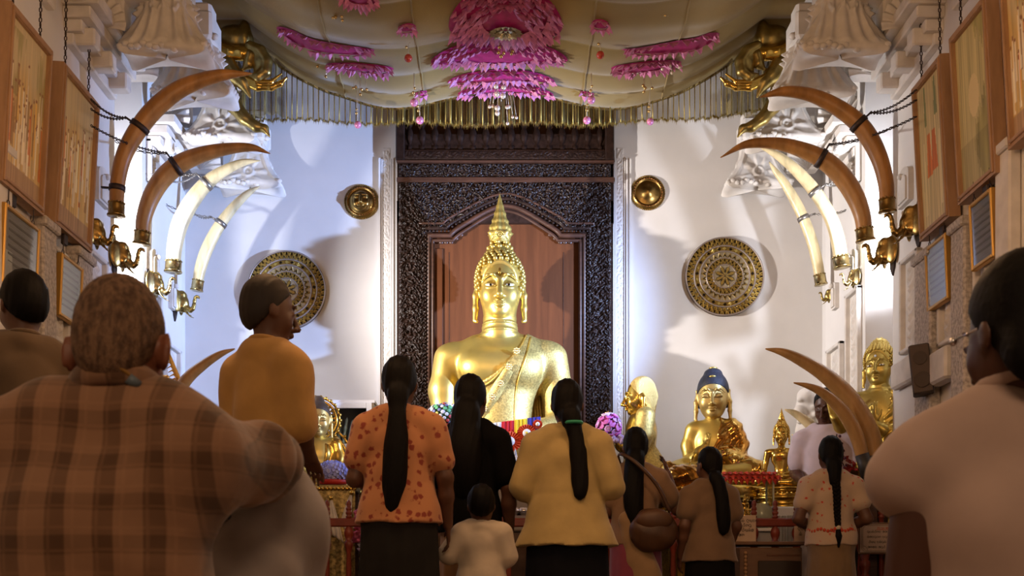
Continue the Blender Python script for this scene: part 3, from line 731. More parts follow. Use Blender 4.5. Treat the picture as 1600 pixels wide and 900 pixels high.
# ---------------------------------------------------------------- hung pictures
PAINT_M = mat_attr('mural_paint', .55, 0, bump=.1, bscale=40)
def canvas_me(w, h, seed, style):
    nu, nv = 70, 110; r = np.random.default_rng(seed); u = np.linspace(0, 1, nu); v = np.linspace(0, 1, nv); U, V = np.meshgrid(u, v, indexing='ij')
    C = np.zeros((nu, nv, 3)); base = np.array([(.60, .42, .17), (.62, .43, .16), (.62, .50, .24), (.55, .46, .20), (.62, .42, .14)][style])
    n1 = np.zeros((nu, nv))
    for k in range(26): n1 += r.uniform(.3, 1)*np.sin(U*r.uniform(6, 60)+V*r.uniform(-8, 8)+r.uniform(0, 6))
    C[:] = base*(1+.05*n1[..., None]/2)
    st = np.zeros((nu, nv))
    for k in range(30): st += r.uniform(.3, 1)*np.sin(U*r.uniform(20, 130)+r.uniform(0, 6)+V*r.uniform(-2, 2))*(.5+.5*np.sin(V*r.uniform(2, 9)+r.uniform(0, 6)))
    C *= (1+.07*st[..., None])
    if style in (0, 1, 4):
        top = np.clip((V-.62+.06*np.sin(U*11))*6, 0, 1)[..., None]; C[:] = C*(1-top*.6)+np.array((.62, .55, .36))*top*.6
        if style != 1:
            g = np.clip((np.sin(U*9+seed)+.6*np.sin(V*13+U*5)+.25*st-.5)*2, 0, 1)*((V > .55) & (V < .95)); C[:] = C*(1-.6*g[..., None])+np.array((.26, .24, .07))*.6*g[..., None]
        for k in range(46):      # rows of tall robed figures
            cx, cb, hh = r.uniform(.03, .97), r.uniform(.08, .42), r.uniform(.20, .38); ww = r.uniform(.012, .026)
            col = [(.86, .76, .55), (.84, .72, .50), (.64, .20, .05), (.34, .19, .07), (.70, .44, .10), (.86, .76, .55)][r.integers(0, 6)]
            m = (np.abs(U-cx) < ww*(1.3-.6*(V-cb)/hh)) & (V > cb) & (V < cb+hh); C[m] = C[m]*.12+.88*np.array(col)*(1+.08*st[m][:, None])
            m = np.hypot((U-cx), (V-cb-hh-.012)*2) < .02; C[m] = (.28, .12, .05)
        C[V < .12] = np.array((.42, .27, .14))*(1+.06*st[V < .12][:, None])
    elif style == 2:
        for cx, cb, hh, ww, col in ((.42, .36, .28, .10, (.62, .17, .03)), (.62, .34, .30, .09, (.66, .20, .04)), (.2, .1, .5, .05, (.75, .62, .33)), (.82, .1, .5, .05, (.72, .6, .3)), (.3, .72, .26, .05, (.22, .25, .10)), (.7, .70, .28, .04, (.25, .27, .10))):
            m = (np.abs(U-cx) < ww*(1.2-.6*(V-cb)/hh)) & (V > cb) & (V < cb+hh); C[m] = np.array(col)*(1+.1*n1[m][:, None]/3)
    else:
        g = (np.sin(U*5+1)+np.sin(V*7)+.15*st > .6); C[g] = np.array((.36, .31, .10))*(1+.2*n1[g][:, None]/3)
        m = np.hypot(U-.5, (V-.55)*1.2) < .16; C[m] = np.array((.72, .58, .28)); C[V < .3] *= .8
    P = np.stack([np.zeros_like(U), (U-.5)*w, (V-.5)*h], -1); me = grid_mesh('canvas', P); paint(me, np.clip(C, 0, 1).reshape(-1, 3)); return me
def hung_picture(sx, y0, y1, z0, z1, seed, style, label, tilt=3.2):
    w, h = y1-y0, z1-z0
    t = thing('hung_picture', label, 'picture', (sx*2.655, (y0+y1)/2, (z0+z1)/2)); t.rotation_euler = (0, sx*-math.radians(tilt), 0)
    f = .045; d = .035; mb = MB()
    mb2 = MB()
    for (cy, cz, hy, hz) in ((-w/2+f/2, 0, f/2, h/2), (w/2-f/2, 0, f/2, h/2), (0, -h/2+f/2, w/2-f, f/2), (0, h/2-f/2, w/2-f, f/2)):
        mb.box((0, cy, cz), (d, hy, hz)); mb2.box((-sx*d, cy*(1-.35*f/w), cz*(1-.35*f/h)), (.010, max(hy-(.012 if hy < .03 else -f*.6 if hz < .03 else .012), .008), max(hz-.012, .008)), bev=.004)
    fr = obj('frame', mb, FRAMEWOOD, t); obj('frame_moulding', mb2, FRAMEWOOD, t)
    obj('canvas', canvas_me(w-2*f+.01, h-2*f+.01, seed, style), PAINT_M, t, (-sx*.018, 0, 0), (0, 0, 0))
    obj('backboard', MB().box((sx*.01, 0, 0), (.006, w/2-f, h/2-f)), FRAMEWOOD, t)
    for yy in (-w*.32, w*.32):
        obj('chain', chain_mb((0, yy, h/2), (sx*.05, yy, h/2+1.2), 0, .028, .0036), IRON, t, kind='stuff')
    obj('clip', MB().box((sx*.0, -w*.1, -h/2-.03), (.012, .03, .035), bev=.006), IRON, t)
    return t
hung_picture(-1, 6.72, 7.32, 2.64, 3.59, 11, 1, 'framed mural of white-robed figures, on the plaid-shirted man\'s wall next to the brown tusks')
hung_picture(-1, 6.0, 6.56, 2.62, 3.57, 12, 0, 'framed mural with green treetops above a crowd, nearest frame on the plaid-shirted man\'s wall')
hung_picture(1, 6.77, 7.25, 2.69, 3.66, 13, 2, 'framed mural with two orange robes in the middle, next to the tusks above the loudspeaker')
hung_picture(1, 6.13, 6.64, 2.71, 3.68, 14, 3, 'framed yellow-green faded mural, the middle frame above the white-shirted man')
hung_picture(1, 5.45, 5.98, 2.77, 3.74, 15, 4, 'framed orange mural cut by the picture edge above the white-shirted man')
def plaque(sx, y0, y1, z0, z1, label, gold):
    w, h = y1-y0, z1-z0
    t = thing('wall_plaque', label, 'plaque', (sx*2.675, (y0+y1)/2, (z0+z1)/2)); t.rotation_euler = (0, sx*-math.radians(2.5), 0)
    f = .025; mb = MB(); 
    for (cy, cz, hy, hz) in ((-w/2+f/2, 0, f/2, h/2), (w/2-f/2, 0, f/2, h/2), (0, -h/2+f/2, w/2-f, f/2), (0, h/2-f/2, w/2-f, f/2)):
        mb.box((0, cy, cz), (.02, hy, hz), bev=.006)
    obj('gilt_frame', mb, gold, t)
    obj('text_sheet', MB().box((0, 0, 0), (.006, w/2-f*.6, h/2-f*.6)), mat('old_paper', (.40, .35, .32), .5, var=.25, vscale=10, stretch=(1, 1, 30)), t)
    obj('glazing', MB().box((-sx*.013, 0, 0), (.001, w/2-f*.8, h/2-f*.8)), GLASS, t)
    for yy in (-w*.35, w*.35):
        mb = MB(); mb.tube([(0, yy+.015*math.cos(a), h/2+.015+.015*math.sin(a)) for a in np.linspace(0, 2*PI, 10, endpoint=False)], .003, 5, closed=True); mb.tube([(0, yy, h/2+.03), (0, yy, h/2+.12)], .003, 5)
        obj('hanging_ring', mb, IRON, t, kind='stuff')
    for k in range(7):
        zz_ = h*.32-k*h*.1; obj('text_line', MB().box((-sx*.0072, 0, zz_), (.0012, w*.34, .006)), mat('faded_ink', (.24, .20, .18), .7), t)
GILT = mat('gilt_frame', (.50, .28, .06), .4, .6)
plaque(-1, 6.06, 6.52, 2.1, 2.53, 'glazed text sheet in a gilt frame under the treetop mural', GILT)
plaque(-1, 6.84, 7.19, 2.12, 2.50, 'glazed text sheet in a gilt frame beside the plaid-shirted man\'s head', GILT)
plaque(1, 6.84, 7.18, 2.22, 2.62, 'glazed text sheet in a gilt frame under the orange-robe mural', GILT)
plaque(1, 6.2, 6.5, 2.28, 2.66, 'glazed text sheet hanging over the white-shirted man\'s head', GILT)
# loudspeaker on the pier
t = thing('loudspeaker', 'dark grey box loudspeaker tilted on the pier beside the white-shirted man', 'speaker', (2.62, 7.15, 1.85), 0)
t.rotation_euler = (0, math.radians(-6), math.radians(-20))
SPK = mat('speaker_grey', (.075, .06, .055), .7, var=.3, vscale=60)
obj('cabinet', MB().box((0, 0, 0), (.062, .07, .155), bev=.008), SPK, t)
g = obj('grille', MB().box((0, -.072, 0), (.056, .006, .148), bev=.004), mat('speaker_cloth', (.10, .075, .065), .9, bump=.5, bscale=400), t)
for zz_, r in ((.065, .042), (-.07, .05)):
    obj('speaker_cone', MB().lathe([(r, 0), (r, .006), (r*.85, .004), (r*.4, .001), (.001, .004)], 24, (0, -.077, zz_), Matrix.Rotation(PI/2, 3, 'X')), mat('cone', (.07, .052, .045), .8), t)
obj('wall_arm', MB().tube([(0, .06, 0), (.08, .1, 0), (.13, .12, 0)], .015, 8), IRON, t)
# ---------------------------------------------------------------- draped canopy
SHEET = mat('gold_organza', (.33, .235, .075), .5, .30, var=.30, vscale=1.4, bump=.4, bscale=260, sheen=.3)
SHEER = mat('sheer_gold_gauze', (.26, .20, .06), .55, .2, var=.6, vscale=22, stretch=(3, 3, .25), alpha=.60)
FRINGE = mat('gold_thread', (.50, .38, .10), .4, .6, var=.5, vscale=200)
MAG = mat('magenta_cloth', (.42, .022, .17), .55, var=.3, vscale=20)
LIL = mat('lilac_petal', (.64, .21, .42), .55, var=.4, vscale=30)
CY0, CY1 = 6.4, 9.05
canopy = thing('draped_canopy', 'gold gauze canopy sagging from the ceiling with pink flowers and a pleated edge', 'canopy', (0, 0, 0))
creases = [6.4, 6.9, 7.45, 7.62, 8.22, 8.62, 8.86, 9.05]
def sheet_z(x, y):
    x = np.asarray(x, float); y = np.asarray(y, float)
    lob = .13*np.exp(-((np.abs(x)-.85)/.50)**2)+.02*np.exp(-(x/.3)**2)
    edge = .30*np.clip((np.abs(x)-1.35)/.6, 0, 1)**1.6
    k = np.clip(np.searchsorted(creases, y, side='right')-1, 0, len(creases)-2); c0 = np.take(creases, k); c1 = np.take(creases, k+1)
    s = np.clip((y-c0)/(c1-c0), 0, 1); amp = .055*(c1-c0)/.4
    sag = amp*(4*s*(1-s))*(.6+.4*np.cos(x*1.9)**2)
    slope = .02*(9.05-y)
    wr = .006*np.sin(y*26+np.sin(x*2)*2.5)*np.clip(np.abs(x)-.3, 0, 1)+.004*np.sin(x*9+y*5)
    return 4.50-lob+edge-sag+slope+wr-.05*np.clip((y-8.6)/.45, 0, 1)*np.exp(-((np.abs(x)-.8)/.6)**2)
X_, Y_ = np.meshgrid(np.linspace(-2.2, 2.2, 130), np.linspace(CY0, CY1, 230), indexing='ij')
sh = obj('sheet', grid_mesh('sheet', np.stack([X_, Y_, sheet_z(X_, Y_)], -1)), SHEET, canopy)
for m in (-1.25, -.62, .62, 1.25):
    yy = np.linspace(CY0, CY1, 80); obj('seam', MB().tube([(m, y, float(sheet_z(m, y))-.004) for y in yy], .006, 5), SHEET, canopy)
# pleated sheer valance on the far edge
u = np.linspace(-2.1, 2.1, 900); pl = .020*np.sin(u*2*PI/.085+1.3*np.sin(u*5))+.012*np.sin(u*2*PI/.037)
vt = np.linspace(0, 1, 12)
U, T = np.meshgrid(u, vt, indexing='ij'); PLf = pl[:, None]*(.35+.65*T)
zt_ = sheet_z(u, np.full_like(u, 9.04))[:, None]+.03
zb_ = (4.185+.03*np.abs(u)**2*.35+.012*np.sin(u*7))[:, None]
zb_ = np.where(u[:, None] > 1.0, zb_+.05*(u[:, None]-1.0), zb_)
obj('pleated_valance', grid_mesh('pleated_valance', np.stack([U, 9.05+PLf, zt_+(zb_-zt_)*T], -1)), SHEER, canopy)
mb = MB()
for i in range(0, 900, 9):      # glitter threads on the pleats
    mb.tube([(u[i], 9.05+pl[i]*(.35+.65*tt)-.012, float(zt_[i, 0]+(zb_[i, 0]-zt_[i, 0])*tt)) for tt in (0, .5, 1)], .004, 4)
obj('pleat_threads', mb, FRINGE, canopy, kind='stuff')
mb = MB()
for i in range(0, 899, 2):
    z = float(zb_[i, 0]); y = 9.05+pl[i]; h_ = .020+.008*math.sin(i*1.7)
    mb.add([(u[i]-.005, y, z+.018), (u[i]+.005, y, z+.018), (u[i]+.001, y-.004, z-h_), (u[i], y+.006, z+.018)], [(0, 1, 2), (1, 3, 2), (3, 0, 2), (0, 3, 1)])
obj('fringe', mb, FRINGE, canopy, kind='stuff')
# back cloth above the valance edge, folded up to the beam
obj('edge_roll', MB().tube([(x, 9.06, float(sheet_z(x, 9.04))+.01) for x in np.linspace(-2.1, 2.1, 60)], .022, 8), SHEET, canopy)
# pink flower ornaments sewn to the sheet
def rosette(x, y, z):
    mb = MB()
    for rg, m, r in ((0, 14, .125), (1, 10, .085), (2, 6, .045)):
        for i in range(m):
            a = 2*PI*i/m+rg*.3; o = Vector((x, y, z-.012*rg)); d = Vector((math.cos(a), math.sin(a)*.8, 0)); t_ = Vector((-math.sin(a), math.cos(a), 0))
            mb.add([o+d*r*.25, o+d*r*.7+t_*r*.24-Vector((0, 0, .012)), o+d*r-Vector((0, 0, .03)), o+d*r*.7-t_*r*.24-Vector((0, 0, .012)), o+d*r*.6-Vector((0, 0, .03))], [(0, 1, 4), (1, 2, 4), (2, 3, 4), (3, 0, 4)])
    return mb
def flower(px, py, w, d, n, rows, rot=0.0, big=False):
    zg = 4.42; Y = (zg-CAMZ)*FPX/(VY-py)
    for _ in range(6):
        zg = float(sheet_z(WX(px, Y), Y)); Y = min((zg-CAMZ)*FPX/(VY-py), 9.02)
    c = Vector((WX(px, Y), Y, zg-.012)); rx = w*.5*Y/FPX; ry = d
    base = MB(); N = 48; k = 8
    G = []
    for j in range(k+1):
        for i in range(N):
            a = 2*PI*i/N; q = max(j/k, .01); x = rx*q*math.cos(a); y = ry*q*math.sin(a); xr, yr = x*math.cos(rot)-y*math.sin(rot), x*math.sin(rot)+y*math.cos(rot)
            yy = min(c.y+yr, 9.03); G.append((c.x+xr, yy, float(sheet_z(c.x+xr, yy))-.010-.02*(1-q)))
    P = np.array(G).reshape(k+1, N, 3)
    o = obj('flower_ornament', grid_mesh('flower_ornament', P, wrap=True), MAG, canopy)
    mb = MB()
    for ring in range(rows):
        q0 = .94-.62*ring/max(rows, 1); m = max(int(n*q0), 6)
        for i in range(m):
            a = 2*PI*(i+.5*(ring % 2))/m+random.uniform(-.10, .10); q = q0*random.uniform(.90, 1.06); s = (.045 if big else .03)*random.uniform(.65, 1.35)
            x = rx*q*math.cos(a); y = ry*q*math.sin(a); xr, yr = x*math.cos(rot)-y*math.sin(rot), x*math.sin(rot)+y*math.cos(rot)
            yy = min(c.y+yr, 9.04); p = Vector((c.x+xr, yy, float(sheet_z(c.x+xr, yy))-.018))
            tdir = Vector((-math.sin(a), math.cos(a)*.6, 0)); od = Vector((math.cos(a), math.sin(a), 0)); dn = Vector((0, 0, -1))
            mb.add([p+tdir*s, p-tdir*s, p+dn*s*random.uniform(.9, 1.6)+od*s*.7, p-od*s*.5+dn*s*.5], [(0, 2, 3), (1, 3, 2), (0, 1, 2), (0, 3, 1)])
    obj('petal_frill', mb, LIL, o, kind='stuff')
    if big:
        obj('silver_rosette', rosette(c.x, c.y+.06, zg-.03), mat('silver_leaf', (.6, .55, .38), .3, .8, bump=.5, bscale=30), o)
    return c
flower(790, 34, 178, .34, 70, 5, 0, True)
flower(780, 86, 214, .16, 76, 3); flower(783, 119, 168, .10, 60, 2); flower(790, 136, 150, .07, 54, 2)
flower(508, 70, 156, .07, 50, 1, -.10); flower(562, 104, 108, .06, 40, 2, -.10)
flower(1048, 70, 158, .07, 50, 1, .14); flower(1010, 102, 112, .09, 44, 2, .10)
flower(636, 41, 28, .05, 12, 1); flower(938, 36, 28, .05, 12, 1); flower(658, 143, 18, .03, 8, 1); flower(917, 143, 22, .03, 8, 1)
flower(560, -8, 60, .12, 30, 2); flower(800, -34, 200, .2, 60, 2)
# hanging bead strings
BEADR = mat('red_bead', (.42, .05, .03), .25); BEADP = mat('pink_pearl_bead', (.62, .22, .38), .2, .2); BEADG = mat('gold_bead', (.62, .44, .18), .2, .85); BEADW = mat('pearl_bead', (.66, .56, .45), .2, .3)
def bead_string(px, py, dY, main, r, small, label, m2=BEADG, spread=0):
    """main bead at px,py; threads up to the sheet; small beads above it"""
    Y = dY; c = W(px, py, Y); zc = float(sheet_z(c.x, Y))
    t = thing('bead_string', label, 'bead string', (c.x, Y, zc-.004), 0, 'bead strings hanging from the canopy')
    L = zc-.004-c.z
    obj('thread', MB().tube([(0, 0, 0), (0, 0, -L)], .0014, 4), BEADW, t)
    if main: obj('pendant_bead', MB().ball((0, 0, -L), r*Y/FPX, 14, 10), main, t)
    for (dx, dz, rr) in small:
        p = (dx*Y/FPX, 0, -L+dz*Y/FPX)
        if abs(dx) > 0: obj('thread', MB().tube([(p[0]*.6, .0, -.002), (p[0], 0, p[2])], .0012, 4), BEADW, t)
        obj('bead', MB().ball(p, rr*Y/FPX, 10, 6), m2, t)
two = [(-3, 17, 2.4), (2, 26, 2.2)]
bead_string(626, 8, 7.75, BEADR, 6.5, [], 'single red bead hanging over the sun-face plate side of the canopy')
bead_string(945, 8, 7.75, BEADR, 6.5, [], 'single red bead hanging over the domed plate side of the canopy')
bead_string(638, 91, 8.1, BEADR, 6.2, two, 'red bead with two gold beads below the small pink spot, sun-face plate side')
bead_string(938, 86, 8.1, BEADR, 6.2, two, 'red bead with two gold beads below the small pink spot, domed plate side')
bead_string(647, 160, 8.55, BEADP, 6.2, [(-1, 15, 2.6), (1, 22, 2.2)], 'pink pearl bead in front of the valance, upper one on the sun-face plate side')
bead_string(656, 188, 8.8, BEADP, 6.0, [(-2, 15, 2.6), (-3, 22, 2.2)], 'pink pearl bead below the valance over the lattice end nearer the sun-face plate')
bead_string(924, 156, 8.55, BEADP, 6.2, [(-1, 14, 2.6), (1, 21, 2.2)], 'pink pearl bead in front of the valance, upper one on the domed plate side')
bead_string(917, 188, 8.8, BEADP, 6.0, [(0, 16, 2.6), (1, 24, 2.2)], 'pink pearl bead below the valance over the lattice end nearer the domed plate')
bead_string(559, 195, 8.85, BEADP, 5.5, [(-2, 18, 2.4), (-2, 24, 2)], 'dull pink bead hanging against the bluish wall above the sun-face plate')
bead_string(1016, 190, 8.85, BEADP, 5.5, [(-2, 16, 2.6), (-2, 23, 2.4)], 'dull pink bead hanging against the wall above the domed plate')
bead_string(534, 26, 7.75, None, 0, [(-10, -1, 3), (0, 6, 3), (0, 0, 3), (1, -6, 2.6), (-14, -2, 2.4)], 'gold bead cluster near the tusk on the sun-face plate side')
bead_string(1038, 12, 7.75, None, 0, [(-10, 2, 3), (-3, 0, 3), (0, -4, 3), (9, 1, 3), (1, -12, 2.4)], 'gold bead cluster near the canopy top on the domed plate side')
bead_string(510, 120, 8.5, None, 0, [(-14, 16, 2.6), (0, 15, 2.6), (12, 12, 2.6), (-1, 0, 2.6)], 'sparse gold beads below the long pink petal strip, sun-face plate side')
bead_string(562, 148, 8.6, None, 0, [(-10, 10, 2.6), (-6, 12, 2.4), (3, 8, 2.4), (11, 8, 2.6), (1, 0, 2.8)], 'gold bead cluster at the valance top, sun-face plate side')
bead_string(1045, 108, 8.4, None, 0, [(-10, 0, 2.6), (2, 5, 2.6), (5, -6, 2.6), (17, 2, 2.6)], 'clear bead cluster over the pink patch on the domed plate side', BEADW)
bead_string(1007, 138, 8.6, None, 0, [(-2, 4, 2.8), (1, 0, 2.8), (-1, -6, 2.6), (12, 0, 2.6)], 'gold bead cluster at the valance top, domed plate side')
bead_string(783, 165, 8.75, None, 0, [(-8, 30, 4), (4, 28, 4), (-6, 18, 4.5), (3, 15, 4.5), (-18, -2, 2.8), (-13, -1, 2.8), (-6, -4, 4.5), (-6, -12, 4), (9, -3, 3), (12, -2, 3), (10, -28, 2.6), (18, -18, 2.4), (24, -19, 2.4)], 'largest cluster of pearl and gold beads over the door middle', BEADW)
bead_string(783, 82, 8.1, None, 0, [(-3, 8, 2.6), (-4, 0, 3), (4, -1, 3), (0, -6, 3), (18, 2, 2.6), (16, -2, 2.6)], 'small gold bead cluster just under the largest pink flower')
# ---------------------------------------------------------------- gilded dragon ornaments beside the canopy
def makara(sx, label):
    Y = 8.55; s = Y/FPX; mid = 787
    def q(px, py, dy=0.0): 
        v = W(px, py, Y); return (v.x*(1 if sx < 0 else -1), dy, v.z)
    t = thing('gilded_dragon', label, 'ornament', (0, Y, 0), 0, 'gilded dragon ornaments beside the canopy')
    def ch(F, pts, rad, k=.02, dy=0.0): F.chain([q(a, b, dy) for a, b in pts], [r*s for r in rad], k)
    F = Body()
    ch(F, [(300, 20), (308, 40), (322, 60), (335, 82), (342, 110), (352, 135)], [12, 16, 18, 18, 16, 12], .03, .12)
    for i, (a, b) in enumerate(((305, 36), (316, 50), (325, 66), (333, 84), (338, 100), (345, 118), (352, 128), (330, 96))): F.ell(q(a, b, .02), (7*s, .03, 6*s), .015)
    F.ell(q(362, 52, .10), (30*s, .10, 22*s), .03); F.ell(q(380, 48, .05), (10*s, .05, 22*s), .02)
    obj('body', F.mesh('body', .012), GOLDD, t)
    F = Body(); ch(F, [(326, 62), (340, 74), (358, 83), (378, 84), (394, 79), (406, 70)], [9, 10, 11, 10, 7, 2]); obj('horn', F.mesh('horn', .009), GOLDS, t)
    F = Body(); ch(F, [(392, 74), (408, 82), (418, 98), (416, 114), (404, 123), (392, 120)], [8, 9, 9, 9, 8, 4], .01, -.02); ch(F, [(400, 88), (408, 100), (404, 112)], [12, 14, 10], .02, .03); obj('jaw_curl', F.mesh('jaw_curl', .009), GOLDD, t)
    F = Body(); ch(F, [(372, 124), (384, 130), (402, 137), (424, 137), (438, 131), (448, 121)], [7, 6, 5, 4.5, 4, 2]); ch(F, [(380, 122), (400, 130), (424, 130), (441, 117)], [5, 4, 3.5, 1.5], .006, -.02); obj('tusk_curl', F.mesh('tusk_curl', .008), GOLDS, t)
    F = Body(); ch(F, [(356, 102), (366, 118), (380, 130), (391, 152)], [14, 13, 10, 2], .02, .0); ch(F, [(392, 86), (388, 100), (380, 108)], [10, 8, 3], .01); obj('leaf', F.mesh('leaf', .009), GOLDD, t)
    F = Body(); ch(F, [(352, 130), (362, 158), (378, 178), (396, 191), (410, 194), (418, 207)], [14, 12, 10, 8, 6, 1.5], .02, .08); obj('tail_leaf', F.mesh('tail_leaf', .009), GOLDD, t)
makara(-1, 'gilded dragon curling out under the canopy above the plaid-shirted man\'s side')
makara(1, 'gilded dragon curling out under the canopy on the loudspeaker\'s side')
# gauze folds gathered behind the dragons
for sx in (-1, 1):
    xx = np.linspace(0, 1, 60); tt = np.linspace(0, 1, 10); A, B = np.meshgrid(xx, tt, indexing='ij')
    P = np.stack([sx*(1.72+.45*A), 8.95+.05*np.sin(A*34)*(1-.5*B), 4.62-.42*B+.05*A+.02*np.sin(A*9)], -1)
    obj('gathered_gauze', grid_mesh('gathered_gauze', P), SHEER, canopy)
# ---------------------------------------------------------------- figures: head, hand
def head(F, c, k, yaw=0.0, pitch=0.0, long_ears=False, neck=None, slim=1.0, nose=1.0):
    """head looking along -Y when yaw = 0; c = point between the eyes' level and skull centre; k = scale (1 = half face width .175)"""
    R = rotz(yaw) @ rotx(pitch); old = (F.t.copy(), F.R.copy(), F.k)
    F.frame(old[0]+old[1] @ (np.array(c, float)*old[2]), old[1] @ R, old[2]*k)
    F.ell((0, .03, .07), (.182*slim, .215, .245), .02)
    F.ell((0, -.03, -.06), (.166*slim, .17, .215), .05)
    F.ell((0, -.125, -.215), (.065*slim, .055, .05), .05)
    for s in (-1, 1):
        F.ell((s*.085, -.125, -.075), (.062, .055, .075), .04)
        F.chain([(s*.018, -.198, .045), (s*.055, -.207, .078), (s*.105, -.190, .074), (s*.150, -.145, .040)], [.010, .010, .009, .007], .022)
        F.ell((s*.078, -.178, -.002), (.050, .026, .025), .012)
        F.cap((s*.035, -.207, -.018), (s*.120, -.176, -.012), .006, .006, .008)
        F.ell((s*.032*nose, -.228, -.112), (.024, .024, .020), .015)
        F.ell((s*.186, .02, -.01), (.018, .048, .072), .015, R=rotz(s*-.35))
        if long_ears:
            F.chain([(s*.190, .01, .05), (s*.208, .0, -.05), (s*.205, -.005, -.16), (s*.212, -.015, -.265)], [.018, .024, .026, .020], .02)
            F.cap((s*.212, -.01, -.265), (s*.195, -.03, -.275), .016, .014, .01)
            F.cap((s*.2, .03, .1), (s*.195, .045, .0), .014, .016, .015)
    F.cap((0, -.198, .035), (0, -.262, -.100), .016, .028*nose, .022)
    F.ell((0, -.215, -.120), (.03, .03, .014), .012)
    F.ell((0, -.205, -.152), (.056, .024, .013), .01)
    F.ell((0, -.203, -.177), (.045, .024, .017), .01)
    F.chain([(-.068, -.185, -.158), (-.03, -.218, -.166), (.03, -.218, -.166), (.068, -.185, -.158)], [.003, .003, .003, .003], .006, op='s')
    F.frame(*old)
def hand(F, w, d, n, L=.175, side=1, curl=.35, spread=.10, thumb=.9):
    """hand from wrist w along d, palm normal n; side = +1 thumb towards cross(d, n)"""
    w, d, n = [np.array(q, float) for q in (w, d, n)]; d /= np.linalg.norm(d); n -= d*(n @ d); n /= np.linalg.norm(n); t = np.cross(d, n)*side
    pw = L*.20
    for f in (-.75, -.25, .25, .75): F.cap(w+t*pw*f*.7, w+d*L*.48+t*pw*f*1.05, L*.085, L*.068, L*.05)
    for i, f in enumerate((.80, .27, -.27, -.80)):
        fl_ = L*(.40, .46, .43, .33)[i]; b = w+d*L*.50+t*pw*f*1.05; dd = d*math.cos(curl*.5)+n*math.sin(curl*.5)+t*f*spread; dd /= np.linalg.norm(dd)
        m = b+dd*fl_*.5; d2 = d*math.cos(curl*1.6)+n*math.sin(curl*1.6)+t*f*spread; d2 /= np.linalg.norm(d2)
        m2 = m+d2*fl_*.30; d3 = d*math.cos(curl*2.5)+n*math.sin(curl*2.5)+t*f*spread; d3 /= np.linalg.norm(d3)
        F.chain([b-d*L*.05, m, m2, m2+d3*fl_*.22], [L*.052, L*.049, L*.045, L*.036], L*.012)
    b = w+d*L*.12+t*pw*.9; t1 = t*.75*thumb+d*.75+n*.25; t1 /= np.linalg.norm(t1)
    F.chain([b, b+t1*L*.22, b+t1*L*.30+(d*.8+n*.35)*L*.16], [L*.07, L*.055, L*.042], L*.03)
def curls_mb(c, k, r=.017, yaw=0.0, top=.16, tall=1.0, n_el=13, hair_low=.10):
    """snail-shell curls over the skull, above the hairline; c head centre"""
    mb = MB(); Rm = rotz(yaw)
    for i in range(n_el):
        el = -.30+(PI/2+.26)*i/(n_el-1); m = max(int(26*math.cos(min(el, 1.5))), 3)
        for j in range(m):
            az = 2*PI*(j+.5*(i % 2))/m
            p = np.array([.205*math.cos(el)*math.cos(az), .03+.235*math.cos(el)*math.sin(az), .075+.265*math.sin(el)*tall])
            front = p[1] < -.02
            if front and p[2] < .155+.06*(1-abs(p[0])/.2): 
                if abs(p[0]) < .165 and p[2] < .20: continue
            if front and p[2] < -.05: continue
            q = Rm @ p*k+np.array(c); mb.ball(q, r*k*1.12, 7, 5)
    for i in range(4):       # crown knot
        m = (12, 10, 7, 4)[i]
        for j in range(m):
            az = 2*PI*(j+.5*(i % 2))/m; rr = (.115, .10, .075, .04)[i]; p = np.array([rr*math.cos(az), .04+rr*math.sin(az), .315+top*.28*i])
            mb.ball(Rm @ p*k+np.array(c), r*k*1.12, 7, 5)
    return mb
def eyes(parent, c, k, yaw=0.0, half=True):
    Rm = rotz(yaw); W_ = mat('eye_white', (.75, .72, .66), .3); B_ = mat('eye_black', (.01, .008, .006), .2)
    for s in (-1, 1):
        p = Rm @ (np.array([s*.078, -.192, -.008])*k)+np.array(c)
        e = obj('eye', MB().ball(p, .034*k, 12, 8, sc=(1.2, .42, .38 if half else .5)), W_, parent)
        p2 = Rm @ (np.array([s*.078, -.2035, -.010])*k)+np.array(c); obj('pupil', MB().ball(p2, .011*k, 8, 6, sc=(1, .5, 1)), B_, e)
def flame_mb(c, h, r):
    """tall ridged flame finial"""
    mb = MB(); c = Vector(c); N = 14; M = 34; V = []
    for i in range(M+1):
        t = i/M; rr = r*np.interp(t, [0, .06, .14, .22, .5, .75, 1], [.7, 1.0, 1.12, 1.05, .62, .30, .015])
        step = 1+.12*((t*7) % 1 < .5)*(t > .2)*(t < .9)
        for j in range(N*2):
            a = PI*j/N; q = rr*step*(1+.16*math.cos(7*a)*(t > .16)); V.append((c.x+q*math.cos(a), c.y+q*math.sin(a)*.8, c.z+h*t))
    F = [(i*28+j, i*28+(j+1) % 28, (i+1)*28+(j+1) % 28, (i+1)*28+j) for i in range(M) for j in range(28)]
    mb.add(V, F, True)
    mb.tube([(c.x+r*.42*(1-k/22)*math.cos(k*.62), c.y-r*.95, c.z+h*.13+r*.42*(1-k/22)*math.sin(k*.62)) for k in range(22)], r*.08, 6)
    for k in range(5): mb.tube([(c.x+r*(1.0-.1*k)*x, c.y-r*(.9-.3*abs(x)), c.z+h*(.02+.028*k)+r*.3*(abs(x)**2)) for x in np.linspace(-.8, .8, 9)], r*.10, 6)
    return mb
